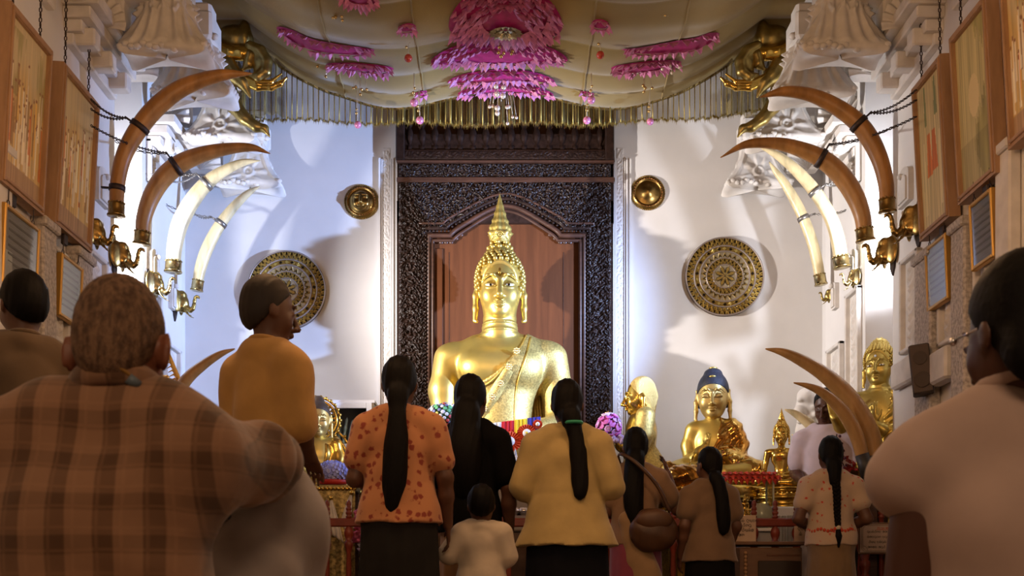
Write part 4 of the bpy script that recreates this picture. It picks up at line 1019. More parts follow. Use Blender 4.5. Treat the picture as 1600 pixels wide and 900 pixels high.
def torso(F, bare_right=True, sc=1.0):
    """big seated torso facing -Y, seat at z=0, 2.05 m to the crown"""
    F.ell((0, .02, .92), (.36, .21, .30), .08).ell((0, -.10, .98), (.20, .12, .16), .08)
    for s in (-1, 1): F.ell((s*.17, -.11, .98), (.17, .11, .14), .08)
    F.ell((0, .02, .62), (.265, .19, .26), .10).ell((0, .02, .34), (.33, .24, .22), .10)
    F.cap((-.36, .03, 1.10), (.36, .03, 1.10), .125, .125, .10); F.cap((-.18, .03, 1.17), (.18, .03, 1.17), .11, .11, .10)
    F.cap((0, .02, 1.18), (0, .0, 1.40), .150, .145, .05)
    for z, r in ((1.27, .158), (1.335, .154)): F.ell((0, .01, z), (r, r, .028), .02)
# ---------------------------------------------------------------- the big Buddha
BX, BY, BZ = WX(781, 9.73), 9.73, 1.40
bud = thing('buddha_statue', 'huge golden seated Buddha statue before the carved door, flame on its crown', 'statue', (BX, BY, BZ))
F = Body(); torso(F)
RA = [(-.44, .03, 1.08), (-.485, .0, .80), (-.475, -.03, .50)]; LA = [(.44, .03, 1.08), (.49, .01, .80), (.50, -.05, .50)]
F.chain(RA, [.125, .118, .098], .05); F.chain([RA[2], (-.50, -.24, .44), (-.53, -.45, .37)], [.098, .085, .062], .03)
hand(F, (-.53, -.46, .37), (-.08, -1, -.5), (0, .3, -1), .26, 1, .3)
F.chain(LA, [.125, .115, .095], .05); F.chain([LA[2], (.36, -.28, .42), (.16, -.40, .40)], [.095, .082, .06], .03)
hand(F, (.14, -.41, .40), (-1, -.1, 0), (0, 0, 1), .26, 1, .15)
F.cap((-.2, .0, .18), (.2, .0, .18), .24, .24, .08)
for s in (-1, 1):
    F.chain([(s*.18, .02, .20), (s*.50, -.14, .21), (s*.76, -.28, .19)], [.21, .19, .155], .06)
F.chain([(.76, -.28, .17), (.40, -.50, .14), (.0, -.58, .16)], [.15, .125, .085], .05)
F.chain([(-.76, -.28, .19), (-.40, -.48, .24), (.05, -.52, .28)], [.15, .125, .08], .05)
F.chain([(.05, -.52, .28), (.30, -.50, .31), (.36, -.48, .32)], [.075, .065, .04], .03)
F.chain([(.0, -.58, .16), (-.30, -.60, .19)], [.08, .05], .03)
F.cap((-.17, -.19, .965), (-.17, -.215, .965), .013, .010, .012)
obj('body', F.mesh('body', .0125), GOLD, bud)
HC = (0, -.02, 1.655)
F = Body(); head(F, HC, 1.0, long_ears=True); F.cap((0, -.01, 1.28), (0, -.0, 1.46), .142, .14, .03)
for z in (1.30, 1.36): F.ell((0, -.01, z), (.15, .15, .018), .015)
hd = obj('head', F.mesh('head', .0075), GOLD, bud)
eyes(bud, HC, 1.0)
obj('hair_curls', curls_mb(HC, 1.0, .0195), GOLD, bud, kind='stuff')
F = Body(); F.ell((0, .01, 1.74), (.195, .225, .26), .02); F.ell((0, .02, 1.97), (.115, .115, .09), .05); F.cut((0, -.17, 1.80), (0, -1, -.35)); obj('hair_cap', F.mesh('hair_cap', .011), GOLD, bud)
obj('crown_flame', flame_mb((0, .01, 2.055), .435, .085), GOLD, bud)
obj('forehead_mark', MB().lathe([(.001, .006), (.017, .002), (.02, 0)], 12, (0, HC[1]-.205, HC[2]+.105), Matrix.Rotation(PI/2, 3, 'X'), squash=(.7, 1.5)), GOLDS, bud)
# robe over one shoulder
F = Body(); F.inf = .014
torso(F); F.chain(LA, [.125, .115, .095], .05); F.chain([LA[2], (.36, -.28, .42), (.20, -.38, .40)], [.095, .082, .064], .03)
F.inf = 0; F.ell((-.40, 0, 1.42), (.64, 1.0, .64), .004, op='s'); F.cut((0, 0, .30), (0, 0, -1)); F.cap((-.5, .05, 1.25), (-.44, 0, .5), .165, .15, .004, op='s')
F.ell((.0, .0, 1.62), (.2, .3, .26), .004, op='s'); F.cap((0, .0, 1.3), (0, 0, 1.6), .163, .163, .01, op='s')
rb_me = F.mesh('robe', .0115); robe = obj('robe', rb_me, GOLDR, bud); BV = bvh_of(rb_me)
def on_robe(x, z, off=.01):
    h = BV.ray_cast(Vector((x, -2, z)), Vector((0, 1, 0)))
    return (Vector((x, h[0].y-off, z)) if h[0] is not None else None)
def ribbon_on(poly, wid, off, name, m, parent):
    P = catmull([(a, 0, b) for a, b in poly], 10); mb = MB(); prev = None
    for i in range(len(P)):
        a = P[max(i-1, 0)]; b = P[min(i+1, len(P)-1)]; d = np.array([b[0]-a[0], 0, b[2]-a[2]]); d /= np.linalg.norm(d)+1e-9; n = np.array([-d[2], 0, d[0]])
        row = []
        for f in (-1, -.33, .33, 1):
            q = on_robe(P[i][0]+n[0]*wid*f, P[i][2]+n[2]*wid*f, off if abs(f) < .9 else -.004)
            if q is None: row = None; break
            row.append(q)
        if row and prev: 
            base = len(mb.v); mb.add(prev+row, [(0, 1, 5, 4), (1, 2, 6, 5), (2, 3, 7, 6)], True)
        prev = row
    return obj(name, mb, m, parent)
sash = [(.21, 1.27), (.17, 1.16), (.11, 1.02), (.04, .88), (-.03, .76), (-.10, .66), (-.17, .57)]
sb = ribbon_on(sash, .055, .022, 'sash', GOLDR, robe)
for i in range(6):
    a = Vector((sash[i][0], 0, sash[i][1])); b = Vector((sash[i+1][0], 0, sash[i+1][1])); c = (a+b)/2; q = on_robe(c.x, c.z, .030)
    if q is None: continue
    mb = MB().ball(q, .011, 8, 6, sc=(1, .6, 1))
    for j in range(8): mb.ball(q+Vector((.022*math.cos(PI*j/4), .002, .022*math.sin(PI*j/4))), .009, 6, 4, sc=(1, .6, 1))
    obj('sash_rosette', mb, mat('gold_pale', (.78, .60, .28), .35, .8), robe)
for poly in ([(.265, 1.24), (.235, 1.1), (.19, .95), (.15, .82), (.135, .7), (.13, .56), (.135, .44)], [(.155, 1.27), (.12, 1.13), (.05, .97), (-.06, .85), (-.16, .80), (-.235, .82)]):
    P = [on_robe(p[0], p[2], .004) for p in catmull([(a, 0, b) for a, b in poly], 6)]; P = [p for p in P if p is not None]
    if len(P) > 3: obj('robe_hem', MB().tube(P, .0085, 6), GOLD, robe)
P = [on_robe(.03+.075*math.sin(k*.9)*.35+.012*math.cos(k*2.1), .50-.011*k, .004) for k in range(14)]
P = [p for p in P if p is not None]
if len(P) > 3: obj('tassel_scroll', MB().tube(P, .010, 6), GOLD, robe)
A, B = np.meshgrid(np.linspace(0, 1, 16), np.linspace(0, 1, 30), indexing='ij')
obj('robe_fall', grid_mesh('robe_fall', np.stack([.27+.22*A*(.4+.6*B), .16+.012*np.sin(A*20), 1.05-.85*B], -1)), GOLDR, robe)
obj('lotus_seat', MB().lathe([(.90, -.07), (.95, -.065), (.97, -.03), (.95, .0), (.86, .02), (.3, .03), (.001, .03)], 48, (0, -.16, 0), squash=(1, .62)), GOLD, bud)
# ---------------------------------------------------------------- smaller golden seated Buddha
def small_seated(name, label, loc, k, yaw, m, flame=True, h=.008, group=None):
    t = thing(name, label, 'statue', loc, yaw, group)
    F = Body(); F.frame((0, 0, 0), None, k)
    F.ell((0, .02, .92), (.32, .17, .30), .08); F.ell((0, -.08, 1.0), (.24, .10, .13), .08); F.ell((0, .02, .60), (.21, .15, .28), .1); F.ell((0, .02, .32), (.28, .2, .2), .1)
    F.cap((-.34, .03, 1.12), (.34, .03, 1.12), .10, .10, .08); F.cap((0, .02, 1.15), (0, .0, 1.40), .105, .10, .05)
    F.chain([(-.41, .03, 1.10), (-.47, .05, .80), (-.50, -.02, .54)], [.105, .088, .072], .03); F.chain([(-.50, -.02, .54), (-.60, -.26, .46), (-.66, -.40, .36)], [.072, .06, .045], .02)
    hand(F, (-.66, -.41, .36), (-.1, -.8, -.7), (0, .5, -1), .24, 1, .2)
    F.chain([(.41, .03, 1.10), (.49, .05, .80), (.47, -.03, .52)], [.105, .088, .072], .03); F.chain([(.47, -.03, .52), (.30, -.26, .44), (.12, -.36, .40)], [.072, .06, .045], .02)
    hand(F, (.10, -.37, .40), (-1, -.1, 0), (0, 0, 1), .24, 1, .15)
    for s in (-1, 1): F.chain([(s*.16, .02, .20), (s*.46, -.12, .21), (s*.68, -.24, .20)], [.18, .165, .14], .06)
    F.chain([(.68, -.24, .17), (.35, -.44, .13), (.0, -.50, .14)], [.13, .11, .075], .05); F.chain([(-.68, -.24, .2), (-.35, -.42, .25), (.05, -.44, .30)], [.13, .11, .07], .05)
    F.chain([(.05, -.44, .30), (.34, -.42, .33)], [.065, .04], .03)
    obj('body', F.mesh('body', h), m, t)
    c = (0, -.02*k, 1.62*k)
    F = Body(); head(F, c, k*1.12, long_ears=True); F.cap((0, 0, 1.25*k), (0, 0, 1.5*k), .10*k, .10*k, .02); obj('head', F.mesh('head', h*.65), m, t)
    obj('hair_curls', curls_mb(c, k*1.14, .020), m, t, kind='stuff')
    F = Body(); F.ell((0, .01*k, 1.72*k), (.22*k, .255*k, .29*k), .02); F.ell((0, .02*k, 1.99*k), (.13*k, .13*k, .10*k), .05*k); F.cut((0, -.17*k, 1.76*k), (0, -1, -.35)); obj('hair_cap', F.mesh('hair_cap', h), m, t)
    if flame: obj('crown_flame', flame_mb((0, .02*k, 2.05*k), .40*k, .07*k), m, t)
    mb = MB()
    for (r0, z0, r1, z1) in ((.74, .0, .78, -.06), (.70, -.08, .62, -.14), (.62, -.14, .70, -.26), (.76, -.27, .78, -.34), (.66, -.36, .72, -.52), (.80, -.54, .82, -.62)):
        mb.lathe([(r1*k, z1*k), (r1*1.02*k, (z1+.02)*k), (r0*k, z0*k), (.001, z0*k)], 28, (0, -.14*k, 0), squash=(1, .68))
    ped = obj('pedestal', mb, m, t)
    mb = MB()
    for j in range(30):
        a = 2*PI*j/30; mb.ball((.66*k*math.cos(a), -.14*k+.66*.68*k*math.sin(a), -.20*k), .055*k, 7, 5, sc=(.8, .8, 1.3))
    obj('lotus_petals', mb, m, ped, kind='stuff')
    return t
p = W(1221, 763, 8.92); kC = .25
small_seated('seated_buddha', 'small shiny seated Buddha with a pointed crown, behind the railing by the attendant', (p.x, 8.92, p.z+.0), .258, -.30, GOLDS, True, .0052)
# ---------------------------------------------------------------- black-haired Buddha with robe
p = W(1114, 742, 9.3); kk = 1.0
t = thing('black_haired_buddha', 'golden seated Buddha with black hair and glossy robe on a gilded throne', 'statue', (p.x, 9.3, p.z), -.22)
F = Body()
F.ell((0, .0, .26), (.165, .11, .18), .05).ell((0, .0, .08), (.19, .15, .13), .05); F.cap((-.13, 0, .385), (.13, 0, .385), .062, .062, .05); F.cap((0, 0, .40), (0, -.005, .50), .062, .058, .03)
F.chain([(-.165, 0, .37), (-.20, .0, .24), (-.185, -.05, .10)], [.062, .056, .05], .03); F.chain([(-.185, -.05, .10), (-.10, -.14, .17), (-.05, -.165, .215)], [.05, .042, .03], .02)
hand(F, (-.045, -.17, .22), (.15, -.15, 1), (.4, 1, 0), .12, 1, .45)
F.chain([(.165, 0, .37), (.205, .0, .24), (.19, -.05, .12)], [.062, .056, .05], .03); F.chain([(.19, -.05, .12), (.10, -.14, .14), (.03, -.17, .155)], [.05, .042, .03], .02)
hand(F, (.02, -.172, .16), (-1, -.1, .25), (0, .5, -1), .12, 1, .6)
for s in (-1, 1): F.chain([(s*.10, .0, .02), (s*.24, -.08, .02), (s*.33, -.14, .01)], [.11, .10, .085], .04)
F.chain([(.33, -.14, .0), (.1, -.25, -.01)], [.08, .06], .03); F.chain([(-.33, -.14, .0), (-.05, -.24, .02)], [.08, .06], .03)
obj('body', F.mesh('body', .008), GOLD, t)
F = Body(); F.inf = .013; F.ell((0, .0, .26), (.165, .11, .18), .05).ell((0, .0, .08), (.19, .15, .13), .05); F.cap((-.13, 0, .385), (.13, 0, .385), .062, .062, .05)
F.chain([(.165, 0, .37), (.205, .0, .24), (.19, -.05, .12)], [.064, .066, .066], .03); F.chain([(.19, -.05, .12), (.10, -.13, .14)], [.066, .056], .02); F.cap((.2, -.02, .12), (.24, -.06, -.05), .06, .05, .04)
for s in (-1, 1): F.chain([(s*.10, .0, .02), (s*.24, -.08, .02), (s*.33, -.14, .01)], [.11, .10, .085], .04)
F.inf = 0; F.ell((-.20, -.05, .47), (.26, .5, .44), .01, op='s'); F.cap((-.2, 0, .45), (-.2, -.02, .1), .085, .085, .01, op='s')
F.folds = lambda x, y, z: .004*np.sin((x*1.0-z*1.3+y*.4)*48)
obj('robe', F.mesh('robe', .008), mat('gold_red_robe', (.55, .25, .045), .13, .95, var=.6, vscale=5, col2=(.72, .50, .15), lo=.4, hi=.6), t)
hc = (0, -.01, .625)
F = Body(); head(F, hc, .66, long_ears=True, nose=.85); F.cap((0, 0, .44), (0, 0, .56), .058, .06, .02); obj('head', F.mesh('head', .006), mat('gold_satin', (.55, .40, .14), .42, .75), t)
F = Body(); F.ell((0, .02, .685), (.130, .152, .165), .02); F.ell((0, .03, .835), (.07, .07, .04), .03); F.cut((0, -.1, .705), (0, -.55, -1)); F.cap((-.108, .03, .66), (-.105, .05, .58), .03, .03, .02); F.cap((.108, .03, .66), (.105, .05, .58), .03, .03, .02)
obj('black_hair', F.mesh('black_hair', .006), mat('blueblack_hair', (.012, .013, .022), .55, bump=.8, bscale=160), t)
obj('hair_jewel', MB().ball((0, -.098, .785), .022, 10, 6, sc=(1.3, .7, .5)).ball((0, .03, .876), .03, 12, 6, sc=(1.2, 1.2, .4)), GOLD, t)
mb = MB()
for (r0, z0, r1, z1) in ((.36, -.06, .40, -.11), (.44, -.12, .46, -.22), (.40, -.24, .46, -.36), (.40, -.38, .43, -.60)):
    mb.lathe([(r1, z1), (r1*1.03, z1+.02), (r0*1.02, z0-.02), (r0, z0), (.001, z0)], 36, (0, -.05, 0), squash=(1, .75))
th = obj('throne', mb, GOLDS, t); mb = MB()
for j in range(34):
    a = 2*PI*j/34; mb.ball((.455*math.cos(a), -.05+.345*math.sin(a), -.23), .026, 7, 5)
obj('throne_beads', mb, GOLDS, th, kind='stuff')
obj('bead_tassel', MB().tube([(-.15, -.20, .13), (-.17, -.30, .05), (-.17, -.31, -.12), (-.165, -.31, -.28)], .008, 6).ball((-.165, -.31, -.16), .016, 8, 6).ball((-.165, -.31, -.25), .018, 8, 6).ball((-.17, -.30, .03), .02, 8, 6), GOLDS, t)
# gilded cloth-wrapped drum in front of the throne
p = W(1072, 800, 8.75); t = thing('gilded_drum', 'low gold drum wrapped in crinkled gilt cloth beside the brown-shirted girl', 'drum', (WX(1072, 8.5), 8.5, WZ(800, 8.5)))
mb = MB(); r = .16
mb.lathe([(r*.96, 0), (r*1.02, .03), (r*.95, .10), (r*1.0, .15)], 40); obj('lower_band', mb, GOLDS, t)
F = Body(); F.ell((0, 0, .255), (.18, .15, .10), .02); F.folds = lambda x, y, z: .006*np.sin(x*60+np.sin(z*40))*np.cos(z*70+x*20); obj('crinkled_cloth', F.mesh('cloth', .007), mat('gilt_cloth', (.55, .27, .05), .18, .95, var=.5, vscale=14), t)
mb = MB()
for j in range(24):
    a = 2*PI*j/24; mb.ball((.175*math.cos(a), .145*math.sin(a), .165), .016, 7, 5)
obj('bead_ring', mb, GOLDS, t, kind='stuff')
zf = -WZ(800, 8.5)+.002; obj('stand', MB().lathe([(.2, zf), (.21, zf+.03), (.14, zf+.08), (.12, -.06), (.18, -.02), (.19, 0), (.001, 0)], 28, (0, 0, 0)), GOLDS, t)
# ---------------------------------------------------------------- standing disciple with joined hands, seen from the side
p = W(1000, 612, 9.55); zb = .45
t = thing('standing_disciple', 'standing gold statue in profile with joined hands, next to the carved door', 'statue', (p.x+.01, 9.55, zb), -PI/2)
Hh = WZ(587, 9.55)-zb
F = Body(); k = Hh/1.60
F.frame((0, 0, 0), None, k)
F.ell((0, .0, 1.18), (.17, .115, .18), .05); F.ell((0, .0, 1.0), (.14, .105, .16), .05); F.ell((0, .01, .86), (.165, .125, .14), .06)
F.cap((-.13, .01, 1.30), (.13, .01, 1.30), .058, .058, .05); F.cap((0, .01, 1.30), (0, -.005, 1.44), .055, .052, .03)
F.cap((0, .015, .86), (0, .02, .06), .165, .185, .06, flat=((0, 1, 0), 1.15)); F.cap((0, .06, .9), (0, .12, .10), .12, .12, .08)
for s in (-1, 1):
    F.chain([(s*.175, .01, 1.28), (s*.19, -.01, 1.14), (s*.165, -.05, 1.02)], [.056, .050, .045], .03); F.chain([(s*.165, -.05, 1.02), (s*.09, -.14, 1.10), (s*.03, -.20, 1.19)], [.045, .037, .028], .02)
    hand(F, (s*.022, -.205, 1.20), (-s*.02, -.35, 1), (-s, 0, 0), .15, -s, .05, .03, .35)
F.box((0, 0, .03), (.22, .2, .03), .02)
obj('body', F.mesh('body', .0095), GOLDS, t)
hc = (0, -.015*k, Hh-.165*k)
F = Body(); head(F, hc, .47*k, long_ears=False); F.cap((0, .01, 1.36*k), (0, .01, 1.46*k), .055*k, .055*k, .02)
for s in (-1, 1): F.chain([(s*.092*k, .01, hc[2]-.01), (s*.098*k, 0, hc[2]-.11)], [.016, .013], .01)
obj('head', F.mesh('head', .0055), GOLDS, t)
F = Body(); F.frame(hc, None, .47*k); F.ell((0, .05, .085), (.198, .222, .262), .02); F.cap((0, .14, 0), (0, .15, -.22), .15, .10, .06); F.cut((0, -.115, .13), (0, -1, -.80)); F.box((0, -.12, -.22), (.4, .16, .22), .01, .01, op='s')
obj('hair', F.mesh('hair', .007), mat('gold_stipple', (.80, .58, .20), .40, .85, bump=1, bscale=260, kind='voronoi'), t)
F = Body(); F.inf = .012*k; F.frame((0, 0, 0), None, k); F.inf = .010
F.ell((0, .0, 1.18), (.17, .115, .18), .05); F.ell((0, .0, 1.0), (.14, .105, .16), .05); F.ell((0, .01, .86), (.165, .125, .14), .06); F.cap((0, .015, .86), (0, .02, .06), .165, .185, .06, flat=((0, 1, 0), 1.15)); F.cap((0, .06, .9), (0, .12, .10), .12, .12, .08)
F.chain([(.175, .01, 1.28), (.19, -.01, 1.14), (.165, -.05, 1.02)], [.058, .056, .056], .03)
F.inf = 0; F.ell((-.11, -.05, 1.34), (.27, .6, .38), .01, op='s'); F.folds = lambda x, y, z: .004*np.sin(x*50+z*22)
obj('robe', F.mesh('robe', .0095), GOLDR, t)
obj('plinth', MB().box((0, 0, -.225), (.26, .24, .225), bev=.02), STONE, t)
# ---------------------------------------------------------------- preaching Buddha standing in the bay
DY = 8.43; p = W(1374, 560, DY); zb = .42
t = thing('preaching_buddha', 'large gold standing Buddha with both hands raised, in the bright wall bay', 'statue', (WX(1374, 8.43), DY, zb), -.55)
k = (WZ(534, DY)-zb)/1.66
def ptorso(F):
    F.ell((0, .0, 1.17), (.175, .115, .18), .05); F.ell((0, .0, 1.0), (.145, .105, .16), .05); F.ell((0, .01, .86), (.17, .125, .14), .06)
    F.cap((-.14, .01, 1.29), (.14, .01, 1.29), .060, .060, .05); F.cap((0, .01, .86), (0, .02, .06), .165, .19, .06, flat=((0, 1, 0), 1.2))
F = Body(); F.frame((0, 0, 0), None, k); ptorso(F); F.cap((0, .01, 1.28), (0, -.005, 1.42), .062, .058, .03)
for z in (1.345, 1.37): F.ell((0, .0, z), (.066, .066, .009), .008)
F.chain([(-.185, .01, 1.27), (-.215, -.0, 1.14), (-.20, -.05, 1.03)], [.058, .050, .045], .03); F.chain([(-.20, -.05, 1.03), (-.215, -.13, 1.10), (-.235, -.19, 1.16)], [.045, .037, .028], .02)
hand(F, (-.238, -.195, 1.17), (-.10, -.15, 1), (.3, -1, 0), .15, 1, .1)
F.chain([(.185, .01, 1.27), (.21, -.0, 1.13), (.17, -.07, 1.03)], [.058, .050, .045], .03); F.chain([(.17, -.07, 1.03), (.07, -.16, 1.06), (.02, -.19, 1.10)], [.045, .037, .028], .02)
hand(F, (.015, -.195, 1.11), (-.15, -.1, 1), (.4, 1, 0), .15, -1, .40)
F.box((0, 0, .03), (.22, .2, .03), .02)
obj('body', F.mesh('body', .0085), GOLD, t)
hc = (0, -.01*k, 1.495*k)
F = Body(); head(F, hc, .46*k, long_ears=True); F.cap((0, 0, 1.38*k), (0, 0, 1.45*k), .055*k, .055*k, .02); obj('head', F.mesh('head', .005), GOLD, t)
eyes(t, hc, .46*k)
obj('hair_curls', curls_mb(hc, .47*k, .0165, n_el=18, top=.09), GOLD, t, kind='stuff')
F = Body(); F.ell((0, .006*k, 1.535*k), (.092*k, .106*k, .122*k), .02); F.ell((0, .01*k, 1.64*k), (.055*k, .055*k, .045*k), .02); F.cut((0, -.08*k, 1.565*k), (0, -1, -.35)); obj('hair_cap', F.mesh('hair_cap', .006), GOLD, t)
obj('forehead_gem', MB().ball((0, -.103*k, 1.55*k), .010, 8, 6), mat('pale_gem', (.6, .65, .75), .1), t)
F = Body(); F.frame((0, 0, 0), None, k); F.inf = .011; ptorso(F); F.chain([(.185, .01, 1.27), (.21, -.0, 1.13), (.17, -.07, 1.03)], [.060, .058, .058], .03)
F.chain([(.17, -.07, 1.03), (.10, -.13, 1.05)], [.058, .05], .02); F.cap((.17, -.06, 1.0), (.18, -.05, .5), .05, .06, .04)
F.inf = 0; F.ell((-.14, -.05, 1.30), (.23, .6, .30), .01, op='s')
F.folds = lambda x, y, z: .0045*np.sin((x*.75-z*1.0)*110)
obj('pleated_robe', F.mesh('robe', .0075), mat('gold_pleats', (.66, .46, .10), .33, .85), t)
obj('plinth', MB().box((0, 0, -.21), (.20, .19, .21), bev=.02), PLASTER, t)
# ---------------------------------------------------------------- small Buddha with ornate halo and crown
p = W(497, 752, 9.0)
t = thing('haloed_buddha', 'small gold seated Buddha before an openwork halo, beside the glass cabinet', 'statue', (p.x, 9.0, p.z), .15)
F = Body()
F.ell((0, .0, .20), (.12, .085, .14), .04).ell((0, .0, .06), (.15, .12, .09), .04); F.cap((-.10, 0, .30), (.10, 0, .30), .05, .05, .04); F.cap((0, 0, .31), (0, -.005, .38), .045, .042, .02)
for s in (-1, 1):
    F.chain([(s*.13, 0, .29), (s*.155, .0, .18), (s*.14, -.06, .08)], [.05, .048, .044], .03); F.chain([(s*.14, -.06, .08), (s*.04, -.14, .07)], [.044, .03], .02)
    F.chain([(s*.08, .0, .03), (s*.2, -.07, .03), (s*.26, -.12, .02)], [.09, .08, .065], .04); F.chain([(s*.26, -.12, .01), (s*.03, -.19, .01)], [.065, .05], .03)
    hand(F, (s*.04, -.15, .08), (-s, -.1, 0), (0, 0, 1), .09, s, .2)
obj('body', F.mesh('body', .008), GOLD, t)
hc = (0, -.01, .475)
F = Body(); head(F, hc, .50, long_ears=True); F.cap((0, 0, .34), (0, 0, .43), .042, .045, .02); obj('head', F.mesh('head', .0055), mat('gold_satin', (.55, .40, .14), .42, .75), t)
F = Body(); F.ell((0, .012, .525), (.096, .112, .118), .02); F.ell((0, .02, .635), (.05, .05, .045), .02); F.cut((0, -.075, .545), (0, -.55, -1)); obj('dark_hair', F.mesh('dark_hair', .006), mat('umber_hair', (.05, .03, .02), .5, .2, bump=.8, bscale=160), t)
F = Body(); F.inf = .01; F.ell((0, .0, .20), (.12, .085, .14), .04); F.chain([(.13, 0, .29), (.155, .0, .18), (.14, -.06, .08)], [.052, .052, .05], .03); F.chain([(-.13, 0, .29), (-.155, .0, .18), (-.14, -.06, .08)], [.052, .052, .05], .03); F.inf = 0; F.ell((0, -.12, .24), (.065, .1, .15), .01, op='s')
obj('robe', F.mesh('robe', .0075), GOLDS, t)
def halo(parent, c, r, m):
    mb = MB(); c = Vector(c)
    for q in (1.0, .86, .62): mb.tube([c+Vector((q*r*math.cos(a), 0, q*r*1.05*math.sin(a))) for a in np.linspace(0, 2*PI, 48, endpoint=False)], .009, 6, closed=True)
    h = obj('halo', mb, m, parent)
    mb = MB()
    for j in range(26):
        a = 2*PI*j/26; b = c+Vector((.74*r*math.cos(a), 0, .78*r*math.sin(a)))
        mb.tube([b+Vector((.022*math.cos(x+a)*(1-x/14), 0, .022*math.sin(x+a)*(1-x/14))) for x in np.linspace(0, 9, 14)], .005, 5)
        e = c+Vector((1.03*r*math.cos(a), 0, 1.08*r*math.sin(a))); mb.ball(e, .016, 7, 5)
    obj('halo_scrolls', mb, m, h, kind='stuff')
halo(t, (0, .10, .50), .17, GOLDS); halo(t, (0, .12, .18), .27, GOLDS)
mb = MB()
for (r0, z0, r1, z1) in ((.30, -.02, .33, -.06), (.30, -.07, .28, -.12), (.34, -.13, .35, -.18), (.30, -.19, .33, -.40)):
    mb.lathe([(r1, z1), (r1*1.02, z1+.01), (r0*1.02, z0-.01), (r0, z0), (.001, z0)], 32, (0, -.05, 0), squash=(1, .75))
ped = obj('pedestal', mb, GOLDD, t); mb = MB()
for j in range(26):
    a = 2*PI*j/26; mb.ball((.325*math.cos(a), -.05+.245*math.sin(a), -.095), .03, 8, 6)
obj('pearl_row', mb, GOLDS, ped, kind='stuff')
obj('base_block', MB().box((0, -.02, -.62), (.34, .26, .22), bev=.02), GOLDD, t)
# carved gold flame-shaped screen behind the tan tusk
t = thing('flame_screen', 'openwork golden flame-shaped screen behind the plaid-shirted man\'s ear', 'screen', (WX(240, 8.3), 8.3, 1.7))
zt_ = WZ(512, 8.3)-1.7; wd = .23
def fo(z): return wd*np.interp(z/zt_, [0, .2, .45, .7, .88, 1], [.95, 1, .82, .5, .22, 0.0])
zs = np.linspace(0, zt_, 40)
GOLDW = mat('gold_warm', (.70, .36, .07), .35, .8)
obj('rim', MB().tube([(float(fo(z)), 0, z) for z in zs]+[(-float(fo(z)), 0, z) for z in zs[::-1]], .014, 6), GOLDW, t)
mb = MB(); mb2 = MB()
for z in np.arange(.02, zt_-.05, .030):
    r = float(fo(z))
    for s in (-1, 1):
        mb.tube([(s*r*.98, 0, z), (s*r*.80, -.008, z+.035), (s*r*.62, 0, z+.02)], [.010, .008, .003], 5); mb.ball((s*r*1.03, 0, z), .012, 6, 4)
obj('flame_rays', mb, GOLDW, t, kind='stuff')
F = Body()
for j in range(10): F.chain([(.09*math.cos(j), 0, .05+.04*j), (.09*math.cos(j)+.05*math.cos(j*2.3), -.015, .09+.04*j), (.05*math.cos(j+1), -.01, .10+.04*j)], [.018, .016, .008], .01)
obj('scroll_core', F.mesh('core', .007), GOLDW, t)
obj('foot', MB().box((0, 0, -.03), (.28, .05, .03), bev=.01).box((0, 0, -.86), (.22, .12, .80), bev=.01), GOLDD, t)
t = thing('round_topped_post', 'brown round-topped post showing over the plaid sleeve beside the ochre-robed walker', 'post', (WX(366, 7.8), 7.8, 0)); z_ = WZ(632, 7.8)
obj('post', MB().box((0, 0, z_/2-.05), (.07, .06, z_/2-.05), bev=.01), DARKWOOD2, t)
obj('dome', MB().lathe([(.08, -.12), (.095, -.10), (.10, 0), (.08, .055), (.04, .088), (.001, .098)], 24, (0, 0, z_-.03)), mat('ochre_dome', (.25, .12, .04), .5, .3), t)
# ---------------------------------------------------------------- altars, offerings, railing
SLAB = mat('grey_stone_slab', (.23, .19, .17), .4, var=.3, vscale=6)
t = thing('stone_altar', 'grey stone altar table carrying the huge Buddha statue', 'altar', (0, 9.45, 0))
obj('body', MB().box((-.03, .03, .54), (.88, .70, .54), bev=.01), SLAB, t)
obj('top_slab', MB().box((-.03, 0, 1.21), (.92, .735, .115), bev=.015), SLAB, t)
obj('dark_joint', MB().box((-.03, -.005, 1.088), (.90, .72, .008)), mat('joint', (.02, .015, .012), .6), t)
obj('lower_step', MB().box((-.03, -.80, .985), (1.02, .13, .06), bev=.012), SLAB, t); obj('step_front', MB().box((-.03, -.79, .46), (.98, .11, .46)), mat('altar_front', (.10, .045, .02), .5, var=.4), t)
for i, (px, r) in enumerate(((779, .045), (790, .05), (803, .045), (818, .04), (835, .045), (960, .045), (940, .05))):
    b = thing('silver_bowl', 'small silver offering bowl on the altar step, %s' % ('nearest the candle glass', 'second from the candle glass', 'third from the candle glass', 'fourth from the candle glass', 'last of the row behind the yellow blouse', 'nearest the pink flower vase', 'second from the pink flower vase')[i], 'bowl', (WX(px, 8.62), 8.62, 1.045), 0, 'silver bowls on the altar step')
    obj('bowl', MB().lathe([(.4*r, 0), (.5*r, .005), (r, .035), (1.05*r, .05), (.95*r, .05), (.8*r, .03), (.001, .012)], 18), mat('silver', (.7, .7, .74), .15, 1.0), b)
    mb = MB()
    for j in range(7): mb.ball((.5*r*math.cos(j*.9), .5*r*math.sin(j*.9), .05), .016, 7, 5)
    obj('white_flowers', mb, mat('white_petal', (.75, .72, .78), .6), b, kind='stuff')
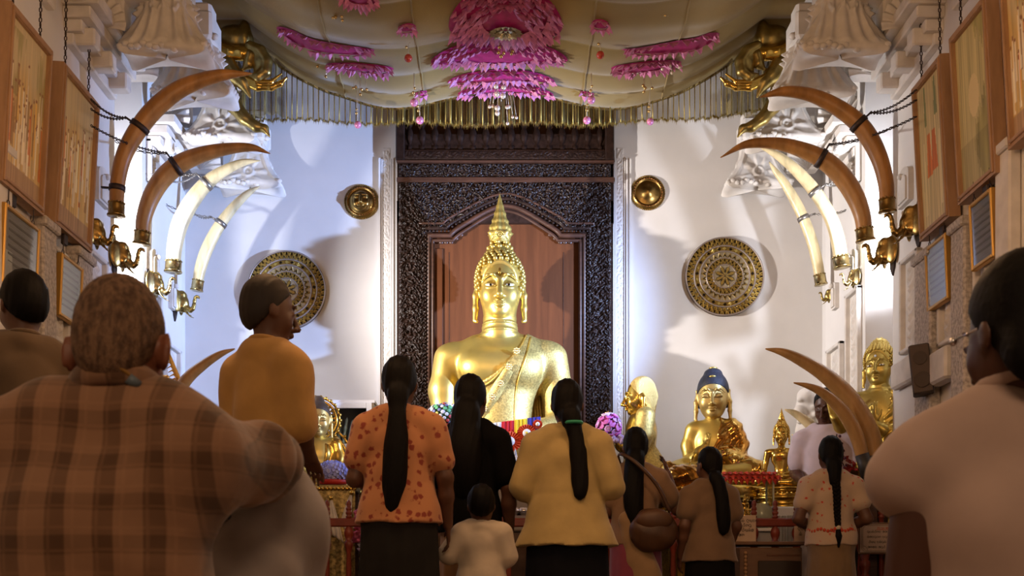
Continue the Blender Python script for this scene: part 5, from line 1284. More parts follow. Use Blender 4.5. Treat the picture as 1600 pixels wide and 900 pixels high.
def bouquet(name, label, px, py, Y, rx, rz, cols, n, size, base=None, cat='bouquet', depth=1.0, flower='flower_head'):
    c = W(px, py, Y); t = thing(name, label, cat, c)
    mb = [MB() for _ in cols]; r_ = random.Random(hash(label) % 1000 if False else len(label))
    for i in range(n):
        g = i+.5; ph = math.acos(1-2*g/n); th = PI*(1+5**.5)*g
        p = Vector((rx*math.sin(ph)*math.cos(th), rx*depth*math.sin(ph)*math.sin(th), rz*math.cos(ph))); nrm = p.normalized(); m = mb[r_.randrange(len(cols))]
        q = nrm.to_track_quat('Z', 'Y').to_matrix(); s = size*r_.uniform(.8, 1.2)
        m.lathe([(.15*s, -s*.6), (.75*s, 0), (s, s*.35), (.5*s, s*.2), (.001, s*.45)], 6, p, q)
    for m, c_ in zip(mb, cols):
        if m.v: obj(flower, m, mat('petal_%d_%d_%d' % tuple(int(v*100) for v in c_), c_, .6), t, kind='stuff')
    obj('core', MB().ball((0, 0, 0), 1, 12, 8, sc=(rx*.85, rx*.85*depth, rz*.85)), mat('leaf_green', (.03, .08, .02), .6), t)
    if base: obj('wrap', MB().lathe([(rx*.5, -rz*1.25), (rx*.9, -rz*1.1), (rx*1.0, -rz*.75), (.001, -rz*.7)], 20, squash=(1, depth)), base, t)
    return t
REDC = mat('red_wrap', (.42, .02, .015), .45)
bouquet('bead_flower_ball', 'multicoloured beaded flower ball in the big Buddha\'s hand behind the black-clad woman', 694, 650, 9.03, .135, .10, [(.55, .55, .65), (.12, .13, .3), (.6, .5, .1), (.45, .06, .05), (.1, .35, .15), (.65, .65, .7)], 150, .017, REDC, 'flowers', .8)
bouquet('blue_flower_cone', 'bluish violet flower bundle with red rim before the haloed Buddha', 520, 738, 8.52, .118, .08, [(.27, .31, .80), (.36, .41, .92), (.46, .52, .95)], 170, .019, REDC, 'flowers', .75)
vb = bouquet('pink_flower_vase', 'pink and lilac flowers in a dark vase beside the carved door', 951, 668, 8.93, .085, .105, [(.6, .13, .45), (.55, .3, .6), (.7, .55, .7), (.65, .2, .5)], 50, .034, None, 'flowers', .8)
mb = MB()
for j in range(16): a = j*2.4; mb.ball((.10*math.cos(a), -.05, -.10-.02*math.sin(a*3)), .024, 7, 5)
obj('trailing_flowers', mb, mat('lilac_flower', (.45, .35, .62), .6), vb, kind='stuff')
zb_ = 1.325-vb.location.z
obj('vase', MB().lathe([(.045, zb_), (.05, zb_+.015), (.02, zb_+.04), (.035, zb_+.09), (.022, zb_+.13), (.05, -.13), (.055, -.09), (.001, -.1)], 20), mat('dark_vase', (.03, .03, .035), .25, .3), vb)
# dagoba model
t = thing('dagoba_model', 'small white bell-shaped shrine model with an orange face medallion on the altar', 'shrine model', (WX(805, 8.82), 8.82, 1.326))
obj('base', MB().box((0, 0, .009), (.080, .07, .009), bev=.004).lathe([(.078, .018), (.076, .04), (.001, .04)], 28), WHITE, t)
obj('bell', MB().lathe([(.072, .04), (.070, .06), (.062, .10), (.052, .14), (.038, .168), (.022, .182), (.001, .184)], 28), WHITE, t)
obj('cube_neck', MB().box((0, 0, .19), (.018, .018, .012), bev=.003), WHITE, t)
obj('spire', MB().lathe([(.016, .2), (.013, .205), (.014, .212), (.010, .218), (.011, .225), (.004, .25), (.001, .262)], 14), mat('grey_spire', (.4, .4, .42), .35), t)
m = obj('medallion', MB().ball((0, -.066, .088), 1, 20, 10, sc=(.024, .012, .040)), mat('orange_enamel', (.75, .25, .03), .35), t)
F = Body(); F.ell((0, -.074, .084), (.012, .007, .018), .004); F.ell((0, -.073, .103), (.011, .006, .010), .004); F.ell((0, -.078, .115), (.005, .004, .006), .003); obj('embossed_face', F.mesh('embossed_face', .002), mat('brown_enamel', (.42, .13, .02), .4), m)
for s in (-1, 1): obj('side_badge', MB().ball((s*.062, -.052, .04), .011, 8, 6, sc=(1, .5, 1)), mat('gold_badge', (.3, .25, .15), .4), t)
# lamp glass with painted flowers
t = thing('flower_candle_glass', 'glass with red and yellow flowers on a white saucer beside the black-clad woman', 'candle glass', (WX(767, 8.82), 8.82, 1.326))
obj('saucer', MB().lathe([(.05, 0), (.066, .012), (.066, .018), (.001, .012)], 24), WHITE, t)
obj('cup', MB().lathe([(.045, .016), (.056, .05), (.052, .12), (.048, .14), (.043, .14), (.046, .12), (.05, .05), (.001, .02)], 24), mat('yellow_glass', (.55, .38, .05), .15), t)
mb = MB()
for j in range(16): a = j*2.4; mb.ball((.052*math.cos(a), .052*math.sin(a), .03+.005*j), .016, 7, 5)
obj('red_flowers', mb, mat('red_petal', (.6, .05, .015), .5), t, kind='stuff')
# flag garland with orange rosettes on the lap
t = thing('flag_garland', 'white, red, yellow and blue striped cloth with orange rosettes on the Buddha\'s lap', 'garland', (WX(803, 8.93), 8.93, WZ(680, 8.93)))
cols = [('white_cloth', (.72, .72, .76)), ('red_cloth', (.50, .008, .02)), ('yellow_cloth', (.75, .58, .02)), ('blue_cloth', (.035, .03, .28))]
for i, (nm, c) in enumerate(cols):
    A, B = np.meshgrid(np.linspace(0, 1, 14), np.linspace(0, 1, 10), indexing='ij')
    x = -.20+i*.102+A*.102; z = .035+.014*i+.012*A+.12*(1-B)-.06; y = .02-.03*B+.004*np.sin(A*22)
    me = grid_mesh('cloth_strip', np.stack([x, y, z], -1)); o = obj('cloth_strip', me, mat(nm, c, .75), t); md = o.modifiers.new('thick', 'SOLIDIFY'); md.thickness = .004
obj('cloth_strip', MB().box((.21, -.02, -.045), (.03, .004, .03), Matrix.Rotation(.5, 3, 'Y'), .002), mat('blue_cloth', (.035, .03, .28), .75), t)
for (px, py, r) in ((772, 690, .075), (797, 690, .09), (823, 677, .078), (840, 663, .04)):
    c = W(px, py, 8.86)-Vector(t.location); mb = MB(); n = 22
    V = [c]; 
    for k in range(n*2):
        a = PI*k/n; rr = r*(1 if k % 2 == 0 else .93); V.append(c+Vector((rr*math.cos(a), -.008 if k % 2 else .006, rr*math.sin(a)*.92)))
    mb.add(V, [(0, 1+k, 1+(k+1) % (2*n)) for k in range(2*n)]); mb.add([v+Vector((0, .012, 0)) for v in V], [(0, 1+(k+1) % (2*n), 1+k) for k in range(2*n)])
    f = obj('orange_rosette', mb, ORANGE, t)
    obj('white_centre', MB().lathe([(r*.42, 0), (r*.40, .008), (r*.15, .014), (.001, .012)], 12, c+Vector((0, -.012, 0)), Matrix.Rotation(PI/2, 3, 'X')), WHITE, f)
    obj('yellow_eye', MB().ball(c+Vector((0, -.026, 0)), r*.12, 8, 6), mat('yellow_cloth', (.75, .58, .02), .75), f)
obj('green_sprig', MB().ball((-.10, -.04, -.09), .02, 8, 6, sc=(1.6, .6, .7)).ball((.06, -.04, -.07), .02, 8, 6, sc=(1.4, .6, .6)), mat('sprig', (.35, .38, .05), .6), t)
# left offering table with brocade, scarves and packets
t = thing('offering_table', 'low table under gold brocade in front of the haloed Buddha', 'table', (-1.37, 8.53, 0))
tz = WZ(760, 8.5)
BRO = mat('gold_brocade', (.45, .33, .12), .35, .6, var=.7, vscale=40, bump=.6, bscale=120)
obj('table_top', MB().box((0, 0, tz-.02), (.28, .16, .02), bev=.006), GOLDD, t)
A, B = np.meshgrid(np.linspace(-.28, .28, 80), np.linspace(0, 1, 8), indexing='ij')
obj('brocade_cloth', grid_mesh('brocade', np.stack([A, -.165+.012*np.sin(A*60)*B-.01*B, tz-.01-(tz-.12)*B], -1)), BRO, t)
mb = MB()
for j in range(20): mb.ball((-.275+j*.029, -.17, tz-.03), .016, 7, 5)
obj('bead_edge', mb, GOLDS, t, kind='stuff')
for x in (-.25, .25):
    for y in (-.12, .12): obj('leg', MB().box((x, y, tz/2-.02), (.02, .02, tz/2-.02)), DARKWOOD2, t)
for (px, py, h, w_, ln, lb) in ((517, 778, .30, .035, -.05, 'white ceremonial scarf hanging straight, the one nearer the ochre-robed walker'), (549, 770, .26, .03, .05, 'white ceremonial scarf tied in a point, the one nearer the floral-bloused woman')):
    c = W(px, py, 8.33); s = thing('white_scarf', lb, 'scarf', c)
    A, B = np.meshgrid(np.linspace(-1, 1, 14), np.linspace(0, 1, 16), indexing='ij')
    wv = w_*np.interp(B, [0, .1, .5, 1], [.15, .35, .9, 1.2])
    P = np.stack([A*wv-ln*B, -.01*np.cos(A*7)*B+.02*B, -h*B-.03*B*A], -1)
    o = obj('cloth', grid_mesh('scarf', P), mat('white_silk', (.72, .68, .64), .35, var=.25, vscale=20, sheen=.5), s); o.modifiers.new('thick', 'SOLIDIFY').thickness = .003
    obj('gilt_knot', MB().ball((0, 0, 0), .018, 10, 6).tube([(0, 0, .0), (0, .06, .01), (0, .12, .0)], .006, 6), GOLDS, s)
for (px, py, w_, h, lb) in ((563, 812, .045, .08, 'pink cellophane offering packet, the upright one behind the railing'), (557, 838, .05, .045, 'pink cellophane offering packet, the crumpled lower one behind the railing')):
    c = W(px, py, 8.25); s = thing('pink_packet', lb, 'packet', c)
    F = Body(); F.box((0, 0, 0), (w_, .03, h), .02, .02); F.folds = lambda x, y, z: .004*np.sin(x*150+z*90)+.004*np.sin(z*170-x*60)
    obj('packet', F.mesh('packet', .006), mat('pink_foil', (.55, .10, .22), .2, .3, var=.4, vscale=30), s)
    obj('tie', MB().lathe([(.012, 0), (.02, .02), (.001, .03)], 8, (0, 0, h)), GOLDS, s)
def flower_pot(px, py, Y, lb, cols):
    c = W(px, py, Y); s = thing('flower_pot', lb, 'flowers', c); rr = random.Random(int(px))
    obj('pot', MB().lathe([(.03, -.16), (.045, -.14), (.05, -.05), (.055, -.045), (.001, -.05)], 16), mat('brass_pot', (.5, .38, .15), .3, .8), s)
    obj('pot_stand', MB().box((0, 0, -.165-(c.z-.168)/2), (.05, .05, (c.z-.17)/2), bev=.006), DARKWOOD2, s)
    for j in range(7):
        a = j*.9; x, y, z = .05*math.cos(a), .03*math.sin(a), .02+rr.uniform(-.03, .06); st = obj('stem', MB().tube([(0, 0, -.06), (x*.5, y*.5, -.02), (x, y, z)], .003, 5), mat('leaf_green', (.03, .08, .02), .6), s)
        obj('blossom', MB().lathe([(.004, -.012), (.016, 0), (.022, .012), (.010, .008), (.001, .014)], 7, (x, y, z)), mat('blossom_%d' % (j % 2+10*int(cols[0][0]*9)), cols[j % 2], .6), st)
flower_pot(957, 838, 8.25, 'pot of white and yellow blossoms behind the railing beside the yellow-bloused woman', [(.7, .7, .75), (.6, .5, .1)])
flower_pot(572, 862, 8.25, 'pot of lilac and white blossoms behind the railing beside the floral-bloused woman', [(.5, .42, .7), (.7, .7, .72)])
# right altar platform
t = thing('right_altar', 'white-clothed stepped altar carrying the black-haired Buddha and the small Buddha', 'altar', (0, 0, 0))
obj('platform', MB().box((1.83, 9.33, .385), (.42, .61, .385), bev=.01), mat('white_tiles', (.55, .53, .52), .3, var=.1), t)
p_ = WZ(763, 8.92)-.62*.258
obj('upper_block', MB().box((WX(1221, 8.92), 8.92, p_/2), (.20, .20, p_/2), bev=.008), WHITE, t)
for k in range(7):
    obj('panel_strip', MB().box((WX(1198+k*9, 8.7), 8.705, .66), (.018, .008, .40), bev=.004), mat('silver_panel', (.50, .49, .48), .3, .4, var=.3), t)
# glass offering case with red paper petals
gx0, gx1, gY = WX(1128, 8.42), WX(1211, 8.42), 8.42; gz1, gz0 = WZ(745, gY), .94
t = thing('glass_offering_case', 'glass case with a red folded-paper petal roof behind the brown-bloused girl', 'glass case', ((gx0+gx1)/2, gY+.1, 0)); hw = (gx1-gx0)/2
obj('roof', MB().box((0, 0, gz1+.008), (hw, .13, .010), bev=.004), REDC, t)
for sx, sy in ((-1, -1), (1, -1), (-1, 1), (1, 1)): obj('post', MB().box((sx*(hw-.015), sy*.11, (gz1+gz0)/2), (.006, .006, (gz1-gz0)/2)), mat('clear_edge', (.5, .52, .45), .2), t)
obj('pane', MB().box((0, -.115, (gz1+gz0)/2), (hw-.02, .0015, (gz1-gz0)/2-.005)), GLASS, t); obj('pane', MB().box((hw-.012, 0, (gz1+gz0)/2), (.0015, .105, (gz1-gz0)/2-.005)), GLASS, t)
obj('floor_board', MB().box((0, 0, gz0-.01), (hw, .13, .012), bev=.004), WHITE, t); obj('stand', MB().box((0, 0, gz0/2-.012), (hw*.9, .1, gz0/2-.012), bev=.006), mat('white_tiles', (.55, .53, .52), .3), t)
PET = MB().add([(-.026, 0, 0), (.026, 0, 0), (0, -.018, -.05), (0, .008, -.012), (0, -.022, -.014)], [(0, 4, 2), (4, 1, 2), (1, 3, 2), (3, 0, 2), (0, 1, 4), (0, 3, 1)]).mesh('paper_petal')
PREDS = [mat('paper_red', (.62, .06, .025), .6), mat('paper_red_deep', (.42, .03, .015), .6)]
for row in range(3):
    for j in range(10):
        o = obj('paper_petal', PET, None, t, (-hw+.012+(j+.5*(row % 2))*2*hw/9.5, -.135-.012*row+.02, gz1+.028-.022*row), (-.9+.45*row, 0, 0))
        if not PET.materials: PET.materials.append(PREDS[0])
        o.material_slots[0].link = 'OBJECT'; o.material_slots[0].material = PREDS[(j+row) % 2]
for j in range(5): 
    o = obj('paper_petal', PET, None, t, (hw+.01, -.11+j*.05, gz1+.01), (-.5, 0, PI/2)); o.material_slots[0].link = 'OBJECT'; o.material_slots[0].material = PREDS[j % 2]
t = thing('glass_bowl', 'round frosted glass bowl inside the glass offering case', 'bowl', (WX(1190, gY)+.02, gY+.09, gz0+.002))
obj('bowl', MB().lathe([(.03, 0), (.07, .03), (.095, .09), (.085, .15), (.05, .18), (.055, .19), (.001, .185)], 24), mat('frosted', (.55, .52, .40), .25, .2), t)
t = thing('numbered_lamp', 'small white candle lamp marked 1 inside the glass offering case', 'lamp', (WX(1157, gY), gY+.02, gz0+.002))
obj('body', MB().lathe([(.035, 0), (.04, .02), (.03, .12), (.02, .16), (.001, .17)], 18), mat('milk_glass', (.6, .58, .5), .3), t)
obj('numeral', MB().box((0, -.037, .075), (.004, .002, .018)).box((-.006, -.037, .088), (.005, .002, .003), Matrix.Rotation(-.7, 3, 'Y')).box((0, -.037, .057), (.010, .002, .003)), mat('ink', (.03, .03, .03), .5), t)
small_seated('gilt_figurine', 'tiny gold seated figurine right behind the railing by the handwritten card', (WX(1164, 8.25), 8.25, WZ(806, 8.25)+.03), .055, 0, GOLDS, True, .0035)
obj('figurine_plinth', MB().box((WX(1164, 8.25), 8.25, (WZ(806, 8.25)-.004)/2), (.06, .05, (WZ(806, 8.25)-.004)/2), bev=.006), mat('white_tiles', (.55, .53, .52), .3)); tag(bpy.data.objects['figurine_plinth'], 'slim white plinth under the tiny gold figurine', 'plinth')
# white stucco guardian pillar behind the attendant
t = thing('stucco_pillar', 'white stucco pillar with a lumpy guardian figure behind the attendant', 'pillar', (WX(1262, 9.25), 9.25, 0)); t['kind'] = 'thing'
F = Body(); z1 = WZ(606, 9.25)
F.cap((0, 0, .3), (0, 0, z1-.35), .13, .10, .05); F.ell((0, 0, z1-.18), (.10, .10, .14), .05); F.ell((-.03, -.05, z1-.08), (.07, .07, .07), .03); F.ell((-.08, -.06, z1-.20), (.05, .05, .05), .02)
for j in range(14): F.ell((.10*math.cos(j*1.9), -.07+.04*math.sin(j*3), z1-.05-.03*j), (.03, .03, .022), .012)
obj('figure', F.mesh('figure', .010), STUCCO, t)
obj('pedestal', MB().box((0, 0, .55), (.17, .17, .55), bev=.02).box((0, 0, 1.12), (.2, .2, .03), bev=.01), PLASTER, t)
# wall cabinet with glass door
cY = 10.0; t = thing('glass_cabinet', 'white-framed glass-fronted cabinet against the back wall, left of the floral-bloused woman', 'cabinet', (WX(546, cY), cY, 0)); cx_ = WX(546, cY)
a0, a1, z0c, z1c = WX(508, cY)-cx_, WX(584, cY)-cx_, .55, WZ(626, cY)
WF = mat('white_frame', (.68, .67, .70), .4)
for (x, w_) in ((a0+.008, .008), (a1-.008, .008)): obj('side_panel', MB().box((x, .14, (z0c+z1c)/2), (w_, .14, (z1c-z0c)/2)), WF, t)
obj('back_panel', MB().box((0, .27, (z0c+z1c)/2), ((a1-a0)/2-.016, .008, (z1c-z0c)/2)), mat('cab_back', (.035, .04, .045), .5), t); obj('top_panel', MB().box((0, .14, z1c-.008), ((a1-a0)/2+.01, .15, .012)), WF, t)
zs_ = WZ(692, cY); obj('shelf', MB().box((0, .14, zs_-.02), ((a1-a0)/2-.016, .125, .008)), WF, t)
d_ = obj('door', MB(), WF, t) if False else None
fw = .05; dz0, dz1 = zs_-.06, z1c-.02; dm = MB(); X0, X1 = a0+.012, a1-.012
for (xa, xb, za, zb2) in ((X0, X0+fw, dz0, dz1), (X1-fw, X1, dz0, dz1), (X0+fw, X1-fw, dz0, dz0+fw), (X0+fw, X1-fw, dz1-fw, dz1)): dm.box(((xa+xb)/2, -.012, (za+zb2)/2), ((xb-xa)/2, .012, (zb2-za)/2), bev=.004)
d_ = obj('door', dm, WF, t); obj('pane', MB().box((0, -.010, (dz0+dz1)/2), ((X1-X0)/2-fw, .0015, (dz1-dz0)/2-fw)), GLASS, d_)
obj('drawer_front', MB().box((0, -.008, (z0c+dz0)/2-.02), ((a1-a0)/2-.016, .008, (dz0-z0c)/2-.02), bev=.004), mat('cab_dark', (.03, .028, .03), .4), t)
obj('plinth_base', MB().box((0, .14, z0c/2-.003), ((a1-a0)/2, .14, z0c/2-.003)), WF, t)
CRY = mat('pale_crystal', (.36, .46, .44), .15, .1, var=.4, vscale=25)
for j in range(6):
    h = (.20, .26, .24, .28, .22, .24)[j]; c = thing('crystal_spire', 'pale green crystal spire in the glass cabinet, %s' % ('nearest the haloed Buddha', 'second from the haloed Buddha', 'third from the haloed Buddha', 'fourth from the haloed Buddha', 'second from the floral blouse', 'nearest the floral blouse')[j], 'crystal', (cx_+X0+fw+.03+j*.046, cY+.13, zs_-.010), 0, 'crystal spires in the glass cabinet')
    o = obj('spire', MB().lathe([(.016, 0), (.019, .02), (.013, .05), (.018, .08), (.012, .12), (.016, h*.6), (.010, h*.8), (.012, h*.9), (.001, h)], 10), CRY, c); o.rotation_euler = (0, .12+.03*j, 0)
# ---------------------------------------------------------------- red railing
RY = 8.0; t = thing('red_railing', 'red painted wooden railing with turned posts across the shrine front', 'railing', (0, RY, 0))
for x0_, x1_ in ((-2.66, WX(781, RY)), (WX(798, RY), 2.50)):
    obj('top_rail', MB().box(((x0_+x1_)/2, 0, .955), ((x1_-x0_)/2, .022, .030), bev=.008), REDWOOD, t); obj('bottom_rail', MB().box(((x0_+x1_)/2, 0, .14), ((x1_-x0_)/2, .022, .035), bev=.008), REDWOOD, t)
BAL = MB().lathe([(.016, .17), (.024, .2), (.024, .28), (.014, .31), (.026, .38), (.026, .48), (.016, .55), (.020, .60), (.016, .74), (.026, .78), (.032, .80), (.026, .825), (.018, .83), (.030, .86), (.034, .885), (.028, .91), (.016, .925),
                  (.016, .985), (.022, .99), (.022, 1.0), (.014, 1.005), (.022, 1.015), (.022, 1.03), (.014, 1.035), (.020, 1.045), (.020, 1.06), (.012, 1.065), (.018, 1.08), (.016, 1.098), (.006, 1.11), (.001, 1.115)], 14).mesh('turned_post')
xs = [WX(1178+33.2*k, RY) for k in range(-2, 7)]+[WX(v, RY) for v in (545, 511, 478, 445, 411, 378, 345, 579, 612, 645, 678, 711, 745, 830, 863, 896, 930, 950, 985, 1018, 1052, 1085)]
for x in xs: obj('turned_post', BAL, REDWOOD, t, (x, 0, 0))
GP = MB().box((0, 0, .53), (.017, .022, .53), bev=.004).ball((0, 0, 1.065), .018, 10, 6)
gme = GP.mesh('gate_post')
for px in (784, 795): obj('gate_post', gme, REDWOOD, t, (WX(px, RY), -.0, 0))
# ---------------------------------------------------------------- writing: rounded Sinhala-like letters as ink strokes
def arc(cx, cy, r, a0, a1, n=9, ry=None):
    ry = r if ry is None else ry; return [(cx+r*math.cos(math.radians(a0+(a1-a0)*i/n)), cy+ry*math.sin(math.radians(a0+(a1-a0)*i/n))) for i in range(n+1)]
GL = [[arc(.5, .45, .38, 60, 400), arc(.62, .5, .14, 0, 360)], [arc(.3, .45, .28, 100, 460), arc(.72, .45, .26, 180, -60)], [arc(.5, .4, .38, 130, 410), arc(.28, .62, .12, 0, 360)],
      [arc(.3, .35, .25, 0, 330), arc(.7, .35, .25, 200, -140), arc(.5, .85, .2, 20, 160)], [arc(.5, .5, .35, -60, 240), [(.3, .2), (.5, -.1), (.85, -.15)]], [arc(.45, .45, .36, 30, 380), [(.8, .5), (.85, 0), (.6, -.2)]],
      [arc(.28, .5, .22, 90, 450), [(.5, .5), (.5, .05), (.85, .05), (.85, .75)]], [arc(.5, .42, .4, 200, 520), arc(.5, .42, .16, 0, 300)], [[(.2, .8), (.2, .1)], arc(.55, .42, .32, 150, -150)], [arc(.5, .35, .32, 90, 430), arc(.65, .95, .16, -60, 200)]]
def script(mb, words, ox, oz, size, y, gap=.5, thick=.09, seed=0):
    r_ = random.Random(seed); x = ox
    for w_ in words:
        for k in range(w_):
            for st in r_.choice(GL):
                for (a, b), (c, d) in zip(st[:-1], st[1:]):
                    A = Vector((x+a*size, y, oz+b*size)); B = Vector((x+c*size, y, oz+d*size)); dv = (B-A); 
                    if dv.length < 1e-6: continue
                    n = Vector((-dv.z, 0, dv.x)).normalized()*thick*size*.5; e = dv.normalized()*thick*size*.4
                    mb.add([A+n-e, B+n+e, B-n+e, A-n-e], [(0, 1, 2, 3)])
            x += size*.98
        x += size*gap
INK = mat('black_ink', (.03, .02, .015), .6); INKR = mat('red_ink', (.5, .05, .02), .6); CARD = mat('cream_card', (.50, .36, .26), .6, var=.1)
# donation box
bx0, bx1, bY = WX(1145, 7.66), WX(1256, 7.66), 7.66; bz = WZ(846, bY)
t = thing('donation_box', 'wooden donation box with a beaded corner post in front of the railing', 'donation box', ((bx0+bx1)/2, bY+.12, 0)); hw = (bx1-bx0)/2
BOXW = mat('box_wood', (.17, .085, .045), .5, var=.3, vscale=5, stretch=(1, 1, 6))
obj('cabinet', MB().box((0, 0, bz/2-.02), (hw-.01, .115, bz/2-.02), bev=.006), BOXW, t); obj('lid', MB().box((0, 0, bz-.012), (hw+.02, .135, .012), bev=.005), BOXW, t)
mb = MB(); zq = .05
while zq < bz-.06: mb.ball((WX(1165, bY)-(bx0+bx1)/2, -.122, zq), .012, 8, 6, sc=(1, 1, 1.2)); zq += .026
obj('beaded_post', mb, mat('turned_wood', (.32, .18, .09), .45), t)
obj('corner_board', MB().box((-hw+.025, -.12, bz/2-.02), (.022, .006, bz/2-.025), bev=.003), DARKWOOD2, t)
obj('dark_front_pane', MB().box((WX(1218, bY)-(bx0+bx1)/2, -.118, bz-.22), (.145, .006, .09), bev=.004), mat('dark_pane', (.03, .018, .012), .25), t)
mb = MB(); script(mb, (2, 6, 4, 4), WX(1198, bY)-(bx0+bx1)/2, WZ(869, bY), .0125, -.1175, .6, .14, 3); obj('painted_line', mb, mat('red_paint', (.20, .05, .03), .6), t)
def placard(name, label, px0, px1, py0, py1, Y, lines, size, red=None, border=False, tilt=0):
    c = W((px0+px1)/2, (py0+py1)/2, Y); w_ = (px1-px0)*Y/FPX/2; h = (py1-py0)*Y/FPX/2
    t = thing(name, label, 'sign', c); obj('card', MB().box((0, 0, 0), (w_, .004, h)), CARD, t)
    mb = MB(); n = len(lines)
    for i, (wd, off) in enumerate(lines): script(mb, wd, -w_+off, h*(.48 if red else .52)-i*h*(1.45/n)-(.1*h if red else .05*h), size, -.0052, .55, .13, 11+i+int(px0))
    obj('lettering', mb, INK, t)
    if red: mb = MB(); script(mb, (2, 2, 2), -w_*.30, h*.66, size*.72, -.0052, .5, .18, 5); mb.box((0, -.0052, h*.60), (w_*.34, .0004, .0016)); obj('red_heading', mb, INKR, t)
    if border:
        mb = MB()
        for q in (.90, .955):
            P = [(-w_*q+.02, -.0052, -h*q), (w_*q-.02, -.0052, -h*q), (w_*q, -.0052, -h*q+.02), (w_*q, -.0052, h*q-.02), (w_*q-.02, -.0052, h*q), (-w_*q+.02, -.0052, h*q), (-w_*q, -.0052, h*q-.02), (-w_*q, -.0052, -h*q+.02)]
            mb.tube(P, .0009, 4, closed=True)
        for sx in (-1, 1):
            mb.tube([(sx*(w_*.88-.03*math.cos(a)), -.0052, -h*.86+.03*math.sin(a)-0) for a in np.linspace(0, PI/2, 8)], .0010, 4)
        obj('ruled_border', mb, INK, t)
    return t
s1 = placard('handwritten_card', 'cream handwritten card standing on the donation box beside the brown-bloused girl', 1140, 1181, 805, 846, 7.70, [((3, 4), .035), ((1, 4), .03), ((2, 4), .025), ((3,), .035)], .0215)
s2 = placard('small_card', 'small cream card on the donation box, half hidden by the girl\'s elbow', 1241, 1262, 822, 846, 7.70, [((2,), .02), ((1,), .03)], .022)
s3 = placard('notice_board', 'framed cream notice with red heading low on the railing beside the girl', 1344, 1418, 819, 863, 7.86, [((6, 3, 2), .045), ((6, 4, 1), .045), ((3, 4, 3), .055), ((4, 3, 3), .05)], .0165, True, True)
w_ = 37*7.86/FPX; h = 22*7.86/FPX
for x in (-w_*.72, w_*.62):
    obj('turned_leg', MB().lathe([(.03, -s3.location.z+.002), (.035, -.5), (.022, -.42), (.034, -.34), (.034, -.26), (.022, -.24), (.036, -.20), (.036, -.16), (.024, -.15), (.034, -h-.01), (.02, -h)], 14, (x, .04, 0)), REDWOOD, s3)
obj('wood_frame', MB().box((0, .008, 0), (w_+.012, .006, h+.012), bev=.003), BOXW, s3)
# bouquet and planter beside the girl
t = thing('red_flower_sheaf', 'sheaf of red flowers and white lilies wrapped behind the girl, before the attendant', 'flowers', W(1336, 770, 8.14))
F = None; mb = MB(); r_ = random.Random(4)
for j in range(46):
    a = r_.uniform(0, 6.28); h = r_.uniform(0, .26); x = -.10+h*.0+r_.uniform(-.05, .09)+(.26-h)*.25; y = r_.uniform(-.04, .04); s = r_.uniform(.02, .035)
    mb.add([(x, y, h), (x+s*math.cos(a), y-s*.6, h+s*math.sin(a)), (x+s*1.7*math.cos(a+.4), y-s*.3, h+s*1.7*math.sin(a+.4)), (x+s*math.cos(a+.9), y-s*.7, h+s*math.sin(a+.9)), (x, y+.006, h+.004)], [(0, 1, 2, 3), (0, 4, 1), (0, 3, 4), (4, 3, 2, 1)])
obj('red_leaves', mb, mat('crimson_leaf', (.28, .012, .012), .5, var=.4), t, kind='stuff')
b_ = obj('dark_branch', MB().tube([(-.05, 0, .12), (-.10, 0, .24), (-.14, 0, .34), (-.13, 0, .42)], .004, 5), mat('dark_stem', (.02, .01, .015), .6), t); mb = MB()
for j in range(14): mb.ball((-.08-.05*j/14+.02*math.sin(j*2), -.01, .18+.24*j/14), .011, 6, 4)
obj('dark_buds', mb, mat('dark_bud', (.07, .012, .04), .5), b_, kind='stuff')
for (x, z) in ((.06, .16), (.085, .10)):
    l = obj('lily', MB(), WHITE, t) if False else None; mb = MB()
    for j in range(6):
        a = j*PI/3; mb.tube([(x, -.02, z), (x+.02*math.cos(a), -.035, z+.02*math.sin(a)), (x+.04*math.cos(a), -.03, z+.04*math.sin(a))], [.005, .010, .002], 6, flat=.4)
    obj('lily', mb, mat('lily_white', (.7, .6, .55), .5), t)
obj('wrap_stem', MB().lathe([(.05, -.62), (.06, -.55), (.07, -.1), (.10, .02), (.001, .0)], 16), mat('planter_dark', (.018, .016, .014), .5), t)
mb = MB()
for j in range(30):
    a = j*2.4; x = .10+.05*math.cos(a); mb.tube([(x, -.02, -.10), (x+.02*math.cos(a), -.03, -.02), (x+.05*math.cos(a), -.04, .02+.02*math.sin(a*3))], [.003, .003, .001], 4)
obj('grass_leaves', mb, mat('leaf_green2', (.06, .10, .03), .6), t, kind='stuff')
